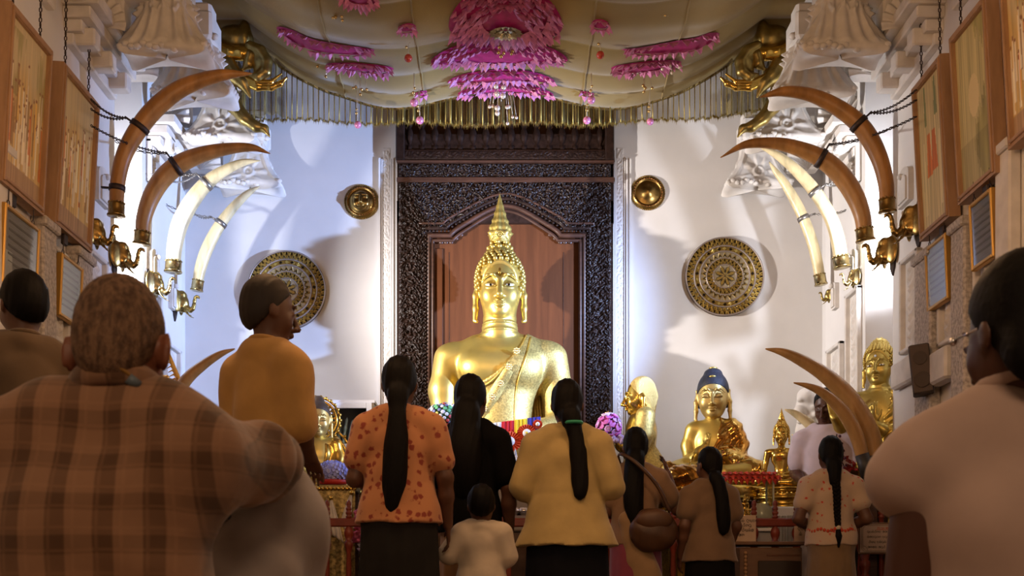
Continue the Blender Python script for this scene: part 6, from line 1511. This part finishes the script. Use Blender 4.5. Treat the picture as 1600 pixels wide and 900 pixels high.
# ---------------------------------------------------------------- people
def socket(nt, f, *a): pass
def plaid(name, light, dark, px, pz):
    m = mat(name, light, .85, sheen=.3); nt = m.node_tree; N = nt.nodes; L = nt.links; bs = N['Principled BSDF']
    tc = N.new('ShaderNodeTexCoord'); sp = N.new('ShaderNodeSeparateXYZ'); no = N.new('ShaderNodeTexNoise'); no.inputs['Scale'].default_value = 4
    L.new(tc.outputs['Object'], no.inputs['Vector']); ad = N.new('ShaderNodeVectorMath'); ad.operation = 'MULTIPLY_ADD'; L.new(no.outputs['Color'], ad.inputs[0]); ad.inputs[1].default_value = (.035, .035, .035); L.new(tc.outputs['Object'], ad.inputs[2]); L.new(ad.outputs[0], sp.inputs[0])
    def band(o, per, w):
        a = N.new('ShaderNodeMath'); a.operation = 'MULTIPLY'; L.new(o, a.inputs[0]); a.inputs[1].default_value = 2*PI/per
        s = N.new('ShaderNodeMath'); s.operation = 'SINE'; L.new(a.outputs[0], s.inputs[0])
        r = N.new('ShaderNodeMapRange'); L.new(s.outputs[0], r.inputs[0]); r.inputs[1].default_value = w-.12; r.inputs[2].default_value = w+.12; return r.outputs[0]
    s1 = N.new('ShaderNodeMath'); s1.operation = 'MULTIPLY_ADD'; L.new(band(sp.outputs[0], px, .25), s1.inputs[0]); s1.inputs[1].default_value = .62
    s0 = N.new('ShaderNodeMath'); s0.operation = 'MULTIPLY'; L.new(band(sp.outputs[2], pz, .25), s0.inputs[0]); s0.inputs[1].default_value = .34; L.new(s0.outputs[0], s1.inputs[2])
    mx = N.new('ShaderNodeMix'); mx.data_type = 'RGBA'; L.new(s1.outputs[0], mx.inputs[0]); mx.inputs[6].default_value = (*light, 1); mx.inputs[7].default_value = (*dark, 1)
    l2 = N.new('ShaderNodeMath'); l2.operation = 'MAXIMUM'; L.new(band(sp.outputs[0], px/2, .93), l2.inputs[0]); L.new(band(sp.outputs[2], pz/2, .93), l2.inputs[1])
    l3 = N.new('ShaderNodeMath'); l3.operation = 'MULTIPLY'; L.new(l2.outputs[0], l3.inputs[0]); l3.inputs[1].default_value = .22
    m2 = N.new('ShaderNodeMix'); m2.data_type = 'RGBA'; L.new(l3.outputs[0], m2.inputs[0]); L.new(mx.outputs[2], m2.inputs[6]); m2.inputs[7].default_value = (light[0]*1.5, light[1]*1.5, light[2]*1.5, 1)
    L.new(m2.outputs[2], bs.inputs['Base Color'])
    b = N.new('ShaderNodeBump'); n2 = N.new('ShaderNodeTexNoise'); n2.inputs['Scale'].default_value = 14; L.new(tc.outputs['Object'], n2.inputs['Vector']); L.new(n2.outputs['Fac'], b.inputs['Height']); b.inputs['Strength'].default_value = .5; b.inputs['Distance'].default_value = .012; L.new(b.outputs[0], bs.inputs['Normal'])
    return m
def floral(name, base, spot, scale, thr, wav=.0):
    m = mat(name, base, .85, sheen=.2); nt = m.node_tree; N = nt.nodes; L = nt.links; bs = N['Principled BSDF']
    tc = N.new('ShaderNodeTexCoord'); v = N.new('ShaderNodeTexVoronoi'); v.inputs['Scale'].default_value = scale; n = N.new('ShaderNodeTexNoise'); n.inputs['Scale'].default_value = scale*3.2
    L.new(tc.outputs['Object'], v.inputs['Vector']); L.new(tc.outputs['Object'], n.inputs['Vector'])
    a = N.new('ShaderNodeMath'); a.operation = 'MULTIPLY_ADD'; L.new(n.outputs['Fac'], a.inputs[0]); a.inputs[1].default_value = .5; L.new(v.outputs['Distance'], a.inputs[2])
    r = N.new('ShaderNodeMapRange'); L.new(a.outputs[0], r.inputs[0]); r.inputs[1].default_value = thr; r.inputs[2].default_value = thr+.12
    mx = N.new('ShaderNodeMix'); mx.data_type = 'RGBA'; L.new(r.outputs[0], mx.inputs[0]); mx.inputs[6].default_value = (*spot, 1); mx.inputs[7].default_value = (*base, 1); L.new(mx.outputs[2], bs.inputs['Base Color']); return m
def cloth(name, c, bump=.25, bs=30, var=.15):
    return mat(name, c, .85, var=var, vscale=9, bump=bump, bscale=bs, sheen=.2 if max(c) > .06 else 0.0, spec=.5 if max(c) > .06 else .1)
def folds(a=.004, f=34, s=0.0):
    return lambda x, y, z: a*np.sin(x*f+np.sin(z*9+s)*2.2+s)*np.sin(z*f*.35+y*f*.6+s)+a*.6*np.sin(z*f*1.1+x*f*.5+s*2)
def core(F, w=1.0, d=1.0):
    F.ell((0, .0, 1.17), (.152*w, .105*d, .17), .06); F.ell((0, .0, 1.02), (.128*w, .098*d, .14), .06); F.ell((0, .01, .89), (.160*w, .118*d, .13), .06)
    [F.chain([(0, .012, 1.325), (s*.07*w, .012, 1.315), (s*.145*w, .01, 1.262)], [.044, .048, .050], .035) for s in (-1, 1)]
SW = [1.0]
def arm(F, s, el, wr, r=1.0, upto=1.0, fore=False):
    sh = np.array((s*.160*SW[0], .01, 1.258)); el = np.array(el); wr = np.array(wr)
    F.chain([sh, sh+(el-sh)*upto], [.050*r, (.050+(.040-.050)*upto)*r], .03)
    if fore: F.chain([el, el+(wr-el)*.4, wr], [.040*r, .038*r, .026*r], .02)
def person(name, label, x, y, H, rot, arms, topm, sleeve=.55, hem=.80, flare=.02, botm=None, bot_z=.12, bot=(.17, .21), wide=1.0, dep=1.0, hairm=HAIR, hair='tail', tail=None, yaw=0.0, pitch=.08,
           skin=SKIN, loose=.016, zb=0.0, h=.0085, collar=True, fa=.0035, sl_r=1.25, hands=True, hs=1.06, face=False):
    t = thing(name, label, 'person', (x, y, zb), rot); k = H/(1.615+.16*(hs-1)); SW[0] = min(1.0, wide*1.0)
    def fr(): F = Body(); F.frame((0, 0, 0), None, k); return F
    F = fr(); core(F, wide, dep); F.cap((0, .015, 1.29), (0, .0, 1.42), .052, .047, .03)
    for s, (el, wr) in zip((-1, 1), arms):
        arm(F, s, el, wr, 1, 1, True)
        if hands:
            el, wr = np.array(el), np.array(wr); d = wr-el; hand(F, wr, d, (-s*.9, .0, -.2) if abs(d[2]) > abs(d[1]) else (0, .2, -1), .155, -s if abs(d[2]) > abs(d[1]) else -s, .45)
    for s in (-1, 1):
        F.chain([(s*.082, .01, .86), (s*.080, .0, .48), (s*.078, .03, .09)], [.082, .052, .036], .03)
        F.chain([(s*.078, .035, .05), (s*.085, -.06, .035), (s*.09, -.13, .03)], [.040, .036, .024], .02); F.cut((0, 0, .008), (0, 0, -1)) if s == 1 else None
    hc = np.array((0, -.015, 1.482+.06*(hs-1))); head(F, hc, .405*hs, yaw, pitch)
    obj('body', F.mesh('body', h), skin, t)
    if face: eyes(t, tuple(hc*k), .40*k, yaw, True)
    # top
    F = fr(); F.inf = loose; core(F, wide, dep); F.ell((0, .01, 1.335), (.072, .066, .035), .03)
    for s, (el, wr) in zip((-1, 1), arms):
        arm(F, s, el, wr, sl_r, min(sleeve, 1.0), False)
        if sleeve > 1.0: e_, w__ = np.array(el), np.array(wr); F.chain([e_, e_+(w__-e_)*(sleeve-1)], [.046*sl_r, .036*sl_r], .03)
    if flare > 0: F.cap((0, .01, 1.0), (0, .01, hem-.02), .125*wide, .150*wide+flare, .05, flat=((0, 1, 0), 1.25))
    F.inf = 0; F.cut((0, 0, hem), (0, 0, -1)); F.cap((0, .0, 1.36), (0, -.03, 1.52), .058, .09, .008, op='s')
    F.folds = folds(fa, 36, len(label)); obj('top', F.mesh('top', h), topm, t)

    if collar:
        obj('collar', MB().tube([((.060)*k*math.cos(a), (.008+.058*math.sin(a))*k, (1.368+.012*math.sin(a))*k) for a in np.linspace(0, 2*PI, 24, endpoint=False)], .011*k, 6, closed=True), topm, t)
    if botm is not None:
        F = fr(); F.inf = .008; F.ell((0, .01, .89), (.160*wide, .118*dep, .13), .06); F.inf = 0
        if bot[0] == 'legs':
            for s in (-1, 1): F.chain([(s*.082, .01, .86), (s*.085, .0, .48), (s*.085, .03, .09)], [.105, .085, .075], .03)
        else: F.cap((0, .01, .90), (0, .01, bot_z), bot[0]*wide, bot[1]*wide, .06, flat=((0, 1, 0), 1.18))
        F.cut((0, 0, bot_z), (0, 0, -1)); F.cut((0, 0, hem+.03), (0, 0, 1)); F.folds = lambda x, y, z: .006*np.sin(np.arctan2(y, x)*13)*np.clip((1.0*k-z)/(.8*k), 0, 1)
        obj('trousers' if bot[0] == 'legs' else 'skirt', F.mesh('bottom', h*1.2), botm, t)
    # hair
    R = rotz(yaw) @ rotx(pitch); F = fr(); hk = .405*hs
    F.frame(hc*k, R, hk*k); F.ell((0, .045, .075), (.202, .232, .262), .02)
    if hair != 'short': F.ell((0, .12, -.07), (.165, .14, .20), .06)
    else: F.ell((0, .12, -.02), (.165, .13, .16), .06)
    F.cut((0, -.115, .14), (0, -1, -.85)); F.box((0, -.14, -.22), (.4, .16, .20), .01, .01, op='s')
    F.frame((0, 0, 0), None, k)
    if tail:
        q = catmull([(*p, r) for p, r in tail], 5); F.chain([v[:3] for v in q], [max(float(v[3]), .006) for v in q], .02, flat=((0, 1, 0), 1.25))
    F.folds = lambda x, y, z: .0018*np.sin(x*230+z*30)
    obj('hair', F.mesh('hair', h), hairm, t)
    return t, k
def braid(parent, k, pts, r, m=HAIR):
    P = catmull(pts, 14); n = len(P); mb = MB()
    for s in range(3):
        Q = []
        for i, p in enumerate(P):
            a = i*.62+s*2*PI/3; q = r*(1-.35*i/n); Q.append(((p[0]+q*.62*math.cos(a))*k, (p[1]+q*.4*math.sin(2*a))*k, p[2]*k))
        mb.tube(Q, [r*.62*(1-.35*i/n)*k for i in range(n)], 7)
    return obj('braid', mb, m, parent)
# woman in floral blouse
fw, k = person('person', 'woman seen from behind in a red-flowered orange blouse with hip-long black hair', WX(624, 5.3), 5.3, 1.54, PI,
    [((-.225, .02, 1.03), (-.235, -.04, .80)), ((.215, .03, 1.02), (.12, -.17, 1.02))], floral('flowered_cotton', (.44, .185, .078), (.22, .03, .014), 24, .50), .62, .80, .05, cloth('charcoal_skirt', (.020, .018, .017)), .1, (.17, .20), 1.08, 1.0,
    tail=[((0, .085, 1.43), .050), ((0, .105, 1.36), .032), ((0, .118, 1.28), .040), ((.005, .13, 1.15), .054), ((.012, .14, 1.0), .052), ((.018, .15, .88), .030), ((.02, .15, .83), .010)], pitch=.10)
# woman in black
bw, k = person('person', 'woman in a black top and tan skirt with long loose black hair', WX(735, 5.9), 5.9, 1.575, PI-.25,
    [((-.215, .02, 1.02), (-.20, -.06, .80)), ((.20, .02, 1.02), (.10, -.16, .98))], cloth('black_top', (.003, .0025, .0025)), .8, .78, .03, cloth('tan_skirt', (.22, .11, .045)), .1, (.165, .20), .92, 1.0,
    tail=[((0, .085, 1.42), .07), ((0, .10, 1.32), .075), ((.0, .12, 1.20), .09), ((.0, .12, 1.08), .08), ((0, .12, .98), .04)])
obj('hair_band', MB().tube([(.052*k*math.cos(a), (.09+.035*math.sin(a))*k, 1.405*k) for a in np.linspace(0, 2*PI, 20, endpoint=False)], .008*k, 6, closed=True), mat('brown_band', (.12, .04, .025), .6), bw)
# child in white
ch, k = person('person', 'small child in a puffy-sleeved white shirt', WX(752, 5.45), 5.45, .955, PI,
    [((-.22, .0, 1.05), (-.16, -.2, 1.05)), ((.29, .02, 1.08), (.36, .0, 1.14))], cloth('white_cotton', (.55, .46, .36)), .85, .70, .06, cloth('child_skirt', (.25, .20, .15)), .25, (.18, .22), 1.15, 1.05, hair='short', sl_r=1.7, h=.0075, hs=1.42)
# woman in yellow
yw, k = person('person', 'woman in a loose yellow blouse, her long hair tied with a green band', WX(886, 5.8), 5.8, 1.53, PI-.10,
    [((-.24, .03, 1.03), (-.14, -.15, 1.0)), ((.24, .03, 1.03), (.14, -.15, 1.0))], cloth('yellow_cotton', (.43, .31, .12)), .95, .72, .10, cloth('navy_skirt', (.008, .008, .012)), .1, (.18, .21), 1.18, 1.05,
    tail=[((-.02, .085, 1.42), .055), ((-.045, .105, 1.33), .034), ((-.065, .12, 1.20), .040), ((-.075, .14, 1.05), .038), ((-.075, .16, .98), .020)], sl_r=1.5)
obj('green_hair_tie', MB().tube([((-.04+.042*math.cos(a))*k, (.10+.042*math.sin(a))*k, 1.375*k) for a in np.linspace(0, 2*PI, 18, endpoint=False)], .010*k, 6, closed=True), mat('green_tie', (.02, .25, .14), .4), yw)
# woman with shoulder bag
sw, k = person('person', 'woman in tan sari drape and pink skirt, brown bag on her back, one arm raised', WX(993, 7.0), 7.0, 1.47, PI,
    [((-.285, -.02, 1.07), (-.235, -.13, 1.33)), ((.20, .0, 1.05), (.10, -.17, 1.05))], cloth('tan_drape', (.23, .13, .07)), .6, .82, .03, cloth('rose_skirt', (.22, .035, .07)), .1, (.17, .2), 1.0, 1.0,
    tail=[((.01, .085, 1.42), .055), ((.02, .10, 1.32), .06), ((.03, .125, 1.15), .062), ((.015, .135, 1.0), .05), ((.0, .14, .95), .02)], h=.009)
obj('pink_neckband', MB().lathe([(.085*k, 1.33*k), (.066*k, 1.37*k), (.064*k, 1.40*k), (.058*k, 1.40*k)], 24, (0, .01*k, 0)), mat('pink_neck', (.36, .06, .09), .8), sw)
F = Body(); F.frame((0, 0, 0), None, k); F.cap((.06, .115, .98), (-.10, .12, .45), .07, .13, .04, flat=((0, 1, 0), 1.6)); F.folds = folds(.004, 40); F.cut((0, 0, .42), (0, 0, -1)); obj('sari_fall', F.mesh('sari_fall', .009), cloth('tan_drape2', (.28, .17, .085)), sw)
bag = thing('shoulder_bag', 'round brown shoulder bag on the back of the woman with the raised arm', 'bag', (WX(1021, 6.83), 6.83, WZ(826, 6.83)))
F = Body(); F.ell((0, 0, 0), (.135, .06, .125), .03); F.ell((0, 0, -.03), (.145, .07, .11), .03); F.folds = folds(.004, 45); obj('pouch', F.mesh('pouch', .008), mat('brown_leather', (.075, .030, .011), .5, var=.4, bump=.3), bag)
obj('flap', MB().ball((0, -.045, .05), 1, 18, 10, sc=(.11, .035, .065)), mat('brown_leather2', (.09, .036, .014), .5, var=.3), bag)
obj('strap', MB().tube(catmull([(.10, -.0, .10), (.02, -.01, .26), (-.11, .0, .40), (-.20, .08, .455), (-.16, .20, .36)], 6), .012, 6, flat=.5), mat('brown_leather', (.075, .030, .011), .5), bag)
# brown-bloused girl
gb, k = person('person', 'girl in a brown blouse with a low ponytail beside the glass offering case', WX(1108, 6.9), 6.9, 1.335, PI+.28,
    [((-.21, .02, 1.04), (-.17, -.10, .84)), ((.21, .03, 1.04), (.20, -.06, .82))], cloth('brown_blouse', (.16, .092, .05)), .55, .78, .04, cloth('black_skirt', (.006, .005, .005)), .1, (.17, .2), 1.05, 1.0,
    tail=[((0, .10, 1.40), .045), ((-.02, .13, 1.32), .042), ((-.035, .15, 1.18), .046), ((-.04, .155, 1.05), .042), ((-.035, .16, .99), .02)], yaw=.25, h=.008)
# girl with braid
gg, k = person('person', 'girl with a long braid, red-flowered cream blouse and khaki skirt, at the railing', WX(1298, 7.4), 7.4, 1.475, PI,
    [((-.245, .05, 1.03), (-.14, -.12, .98)), ((.245, .05, 1.03), (.14, -.12, .98))], floral('cream_print', (.44, .32, .23), (.42, .03, .015), 22, .36), .48, .84, .015, cloth('khaki_skirt', (.19, .115, .055)), .12, (.150, .22), 1.0, 1.0,
    tail=[((0, .085, 1.42), .05), ((0, .10, 1.34), .036), ((0, .105, 1.28), .03)], h=.0085)
braid(gg, k, [(0, .11, 1.32), (-.005, .135, 1.2), (-.005, .14, 1.08), (-.01, .145, .97)], .028); obj('braid_tuft', MB().tube([(-.01*k, .145*k, .955*k), (-.012*k, .15*k, .90*k), (-.012*k, .152*k, .82*k)], [.014*k, .026*k, .006*k], 10), HAIR, gg)
obj('braid_tie', MB().ball((-.01*k, .147*k, .96*k), .02*k, 10, 6), mat('pale_tie', (.5, .42, .3), .5), gg)
mb = MB()
for a in np.linspace(.05, PI-.05, 22): mb.ball((.168*math.cos(a)*k, (.01+.140*math.sin(a))*k, (.945+.008*math.sin(a*9))*k), .013*k, 6, 4, sc=(1, .5, 1))
obj('red_border', mb, mat('red_print', (.45, .05, .02), .8), gg, kind='stuff')
# attendant facing the visitors
at, k = person('person', 'attendant man in a lilac-white shirt facing out behind the railing, head bowed', WX(1291, 8.52), 8.52, 1.70, -.35,
    [((-.215, .02, 1.03), (-.15, -.16, .96)), ((.22, .02, 1.03), (.10, -.18, 1.0))], cloth('lilac_shirt', (.56, .47, .54)), .65, .72, .03, cloth('white_sarong', (.5, .46, .5)), .12, (.17, .2), 1.0, 1.0, hair='short', yaw=-.25, pitch=.30, zb=.29, h=.0085, skin=mat('deep_skin', (.075, .028, .016), .45), sl_r=1.45)
obj('attendant_step', MB().box((WX(1286, 8.52), 8.52, .144), (.24, .15, .1435), bev=.01), SLAB); tag(bpy.data.objects['attendant_step'], 'low stone step the attendant stands on behind the railing', 'step')
# ochre-robed walker
mk, k = person('person', 'ochre-robed walker with close-cropped dark hair passing behind the seated man', WX(418, 4.35), 4.35, 1.645, PI-.5,
    [((-.145, .0, 1.05), (-.09, -.14, .95)), ((.145, .0, 1.05), (.09, -.15, .95))], cloth('ochre_robe', (.50, .27, .075)), 1.0, .55, .04, cloth('ochre_robe2', (.47, .25, .065)), .15, (.17, .205), .74, 1.0, hair='short', yaw=-.6, h=.0085, sl_r=1.35, hairm=mat('cropped_hair', (.02, .013, .010), .7))
# man at the far side
fm, k = person('person', 'dark-haired man in a dull brown shirt half hidden behind the plaid-shirted man', WX(36, 4.8), 4.8, 1.795, PI+.5,
    [((-.2, .02, 1.03), (-.17, -.1, .85)), ((.2, .02, 1.03), (.17, -.1, .85))], cloth('dull_shirt', (.10, .06, .03)), .6, .80, .02, cloth('dull_trousers', (.06, .045, .035)), .1, ('legs', 0), 1.05, 1.05, hair='short', yaw=.3, h=.010)
# ---- seated man in plaid shirt (facing away)
sm = thing('person', 'seated grey-haired man in a brown plaid shirt, arm resting on his raised knee', 'person', (-.71, 1.92, 0))
hc = (.055, .03, .828); LEG = [(.10, .06, .14), (.235, .45, .575), (.255, .56, .07)]
F = Body()
F.ell((.01, .02, .50), (.19, .125, .17), .06).ell((0, .03, .33), (.185, .135, .16), .06).ell((0, .04, .15), (.19, .15, .13), .06); F.cap((-.15, .02, .665), (.17, .02, .665), .06, .06, .05); F.cap((.04, .02, .67), (.055, .03, .80), .062, .056, .03)
SH, EL, WR = (.195, .03, .655), (.255, .18, .655), (.235, .42, .690)
F.chain([SH, EL], [.058, .05], .03); F.chain([EL, WR], [.046, .03], .02); hand(F, WR, (.05, .8, -1), (0, -.8, -.6), .17, 1, .7)
F.chain([(-.19, .03, .65), (-.27, .10, .42)], [.058, .05], .03); F.chain([(-.27, .10, .42), (-.20, .32, .30)], [.046, .03], .02); hand(F, (-.20, .33, .30), (.4, 1, -.2), (0, 0, -1), .18, -1, .5)
F.chain(LEG, [.095, .06, .04], .03); F.chain([(-.10, .06, .13), (-.42, .38, .13), (-.08, .55, .09)], [.095, .065, .045], .03)
F.chain([(.285, .55, .055), (.29, .66, .04), (.295, .75, .03)], [.042, .04, .025], .02); F.chain([(-.08, .55, .08), (.06, .60, .05)], [.042, .03], .02)
head(F, hc, .385, PI-.05, .22)
R_ = rotz(PI-.05) @ rotx(.22)
for s in (-1, 1):
    F.frame(hc, R_, .385); F.ell((s*.212, .03, -.02), (.020, .055, .092), .012, R=rotz(s*-.55))
F.frame()
obj('body', F.mesh('body', .007), mat('sunburnt_skin', (.20, .065, .032), .5, var=.2), sm)
PL = plaid('plaid_cotton', (.25, .125, .065), (.075, .029, .008), .0735, .0700)
F = Body(); F.inf = .020
F.ell((.01, .02, .50), (.19, .125, .17), .06).ell((0, .03, .33), (.185, .135, .16), .06).ell((0, .04, .15), (.19, .15, .13), .06); F.cap((-.15, .02, .665), (.17, .02, .665), .062, .062, .05); F.cap((-.05, .02, .715), (.13, .02, .71), .05, .05, .05)
F.chain([SH, EL], [.064, .050], .05); F.chain([EL, (.238, .41, .685)], [.050, .052], .04); F.chain([(-.19, .03, .65), (-.27, .10, .42)], [.062, .055], .03); F.chain([(-.27, .10, .42), (-.20, .30, .30)], [.052, .042], .03)
F.ell((.145, .0, .20), (.06, .08, .10), .04)
F.inf = 0; F.cut((0, 0, .02), (0, 0, -1)); F.cap((.05, .03, .76), (.06, .05, .92), .060, .12, .012, op='s')
F.folds = lambda x, y, z: .009*np.sin((x*.8+z*1.2)*26+np.sin(z*14)*1.4)*np.clip((x-.02)*6, 0, 1)+.005*np.sin((z*1.1-x*.7)*22+y*20)*np.clip((x+.15)*4, .25, 1)+.004*np.sin((y*1.0+z*.4)*60+x*30)*np.clip((y-.1)*8, 0, 1)
obj('plaid_shirt', F.mesh('plaid_shirt', .007), PL, sm)
obj('collar', MB().tube([(.052+.066*math.cos(a), .028+.062*math.sin(a), .752-.030*math.sin(a)) for a in np.linspace(0, 2*PI, 28, endpoint=False)], [.020]*28, 8, flat=1.5, closed=True), PL, sm)
obj('neck_strap', MB().tube(catmull([(.045, -.052, .795), (.07, -.050, .788), (.095, -.040, .772), (.118, -.02, .745), (.14, .04, .70), (.12, .12, .60)], 8), .007, 6, flat=.5), mat('mustard_strap', (.24, .115, .015), .6), sm)
obj('strap_badge', MB().tube([(.092, -.046, .768), (.106, -.036, .757)], .0095, 8), mat('blue_badge', (.10, .13, .16), .5), sm)
obj('strap_badge', MB().tube([(.130, .0, .725), (.138, .02, .712)], .0095, 8), mat('blue_badge', (.10, .13, .16), .5), sm)
F = Body(); F.inf = .022; F.chain(LEG, [.105, .078, .062], .05); F.chain([(-.10, .06, .13), (-.42, .38, .13), (-.10, .54, .09)], [.10, .078, .06], .05); F.ell((0, .06, .13), (.19, .16, .11), .05); F.inf = 0
F.folds = lambda x, y, z: .006*np.sin((z*.9+y*.5)*40+x*25)+.004*np.sin((x*1.5-z)*30)
obj('trousers', F.mesh('trousers', .008), cloth('grey_trousers', (.34, .285, .265)), sm)
R = rotz(PI-.05) @ rotx(.22); F = Body(); F.frame(hc, R, .385); F.ell((0, .036, .085), (.192, .224, .252), .02); F.ell((0, .13, -.05), (.140, .11, .16), .08); F.box((.0, -.03, -.06), (.3, .07, .12), .01, .01, op='s'); F.cut((0, -.13, .17), (0, -1, -.7)); F.box((0, -.14, -.22), (.4, .18, .20), .01, .01, op='s'); F.box((0, .05, -.30), (.4, .4, .10), .01, .02, op='s')
F.folds = lambda x, y, z: .0012*np.sin(x*520+z*160)*np.sin(z*480+y*300)
obj('cropped_hair', F.mesh('hair', .0055), mat('grey_brown_hair', (.19, .105, .058), .8, col2=(.075, .037, .020), vscale=80, bump=.9, bscale=240, stretch=(1.4, 1, .6), lo=.38, hi=.62), sm)
obj('dark_gap_fill', MB().ball((.125, .30, .56), 1, 18, 12, sc=(.055, .03, .11)), mat('teal_gap_fill', (.010, .014, .015), .7), sm)  # not a bag: dark ball added to fill the gap under the arm
# ---- seated man in white shirt (facing away)
wm = thing('person', 'seated black-haired man in a plain pinkish-white short-sleeved shirt', 'person', (.935, 2.0, 0))
hc = (-.03, .0, .865)
F = Body()
F.ell((0, .02, .52), (.185, .13, .17), .06).ell((0, .03, .33), (.185, .14, .17), .06).ell((0, .04, .15), (.20, .16, .13), .06); F.cap((-.16, .02, .675), (.16, .02, .675), .062, .062, .05); F.cap((-.01, .02, .68), (-.03, .01, .82), .064, .06, .03)
for s in (-1, 1):
    F.chain([(s*.175, .03, .655), (s*.205, .05, .40)], [.060, .048], .03); F.chain([(s*.205, .05, .40), (s*.16, .28, .30)], [.046, .032], .02); hand(F, (s*.16, .29, .30), (-s*.3, 1, -.2), (0, 0, -1), .18, s*-1, .5)
    F.chain([(s*.10, .06, .13), (s*.38, .42, .16), (s*.06, .56, .09)], [.10, .07, .05], .03)
head(F, hc, .43, PI+.30, .12)
obj('body', F.mesh('body', .007), mat('deep_skin', (.075, .028, .016), .45), wm)
WS = cloth('pinkish_white_cotton', (.47, .335, .285), .3, 10, .1)
F = Body(); F.inf = .020
F.ell((0, .02, .52), (.185, .13, .17), .06).ell((0, .03, .33), (.185, .14, .17), .06).ell((0, .04, .15), (.20, .16, .13), .06); F.cap((-.14, .02, .675), (.14, .02, .675), .064, .064, .05); F.cap((-.06, .02, .71), (.04, .02, .71), .055, .055, .05)
for s in (-1, 1): F.chain([(s*.175, .03, .65), (s*.194, .045, .615)], [.062, .060], .03)
F.inf = 0; F.cut((0, 0, .02), (0, 0, -1)); F.cap((-.02, .02, .775), (-.03, .02, .95), .062, .13, .012, op='s')
F.folds = lambda x, y, z: .007*np.sin((z*1.2+x*.9)*19+1.0)*np.clip(-x*6+.1, .1, 1)+.004*np.sin((z*.4-x*1.2)*30)
obj('white_shirt', F.mesh('white_shirt', .007), WS, wm)
obj('shirt_collar', MB().tube([(-.022+.066*math.cos(a), .018+.064*math.sin(a), .772-.022*math.sin(a)) for a in np.linspace(0, 2*PI, 28, endpoint=False)], .017, 8, closed=True), WS, wm)
F = Body(); F.inf = .02; F.ell((0, .06, .13), (.19, .16, .11), .05)
for s in (-1, 1): F.chain([(s*.10, .06, .13), (s*.38, .42, .16), (s*.06, .56, .09)], [.10, .078, .06], .05)
F.inf = 0; F.folds = folds(.005, 40); obj('trousers', F.mesh('trousers', .009), cloth('dark_trousers', (.03, .028, .03)), wm)
R = rotz(PI+.30) @ rotx(.12); F = Body(); F.frame(hc, R, .43); F.ell((0, .045, .085), (.205, .235, .262), .02); F.ell((0, .13, -.06), (.165, .12, .19), .08); F.ell((.10, .16, -.14), (.10, .10, .13), .06); F.cut((0, -.13, .17), (0, -1, -.7)); F.box((0, -.15, -.22), (.4, .17, .20), .01, .01, op='s')
F.folds = lambda x, y, z: .0012*np.sin(x*420+z*160)*np.sin(z*380+y*300)
obj('black_hair', F.mesh('hair', .006), HAIR, wm)
e = rotz(PI+.30) @ (np.array((.19, -.02, .0))*.43)+np.array(hc)
obj('spectacle_arm', MB().tube([(e[0]-.008, e[1]-.02, e[2]+.005), (e[0]-.006, e[1]+.09, e[2]+.01)], .0022, 5).ball((e[0]-.006, e[1]+.09, e[2]+.008), .008, 8, 6), mat('silver', (.7, .7, .74), .15, 1.0), wm)
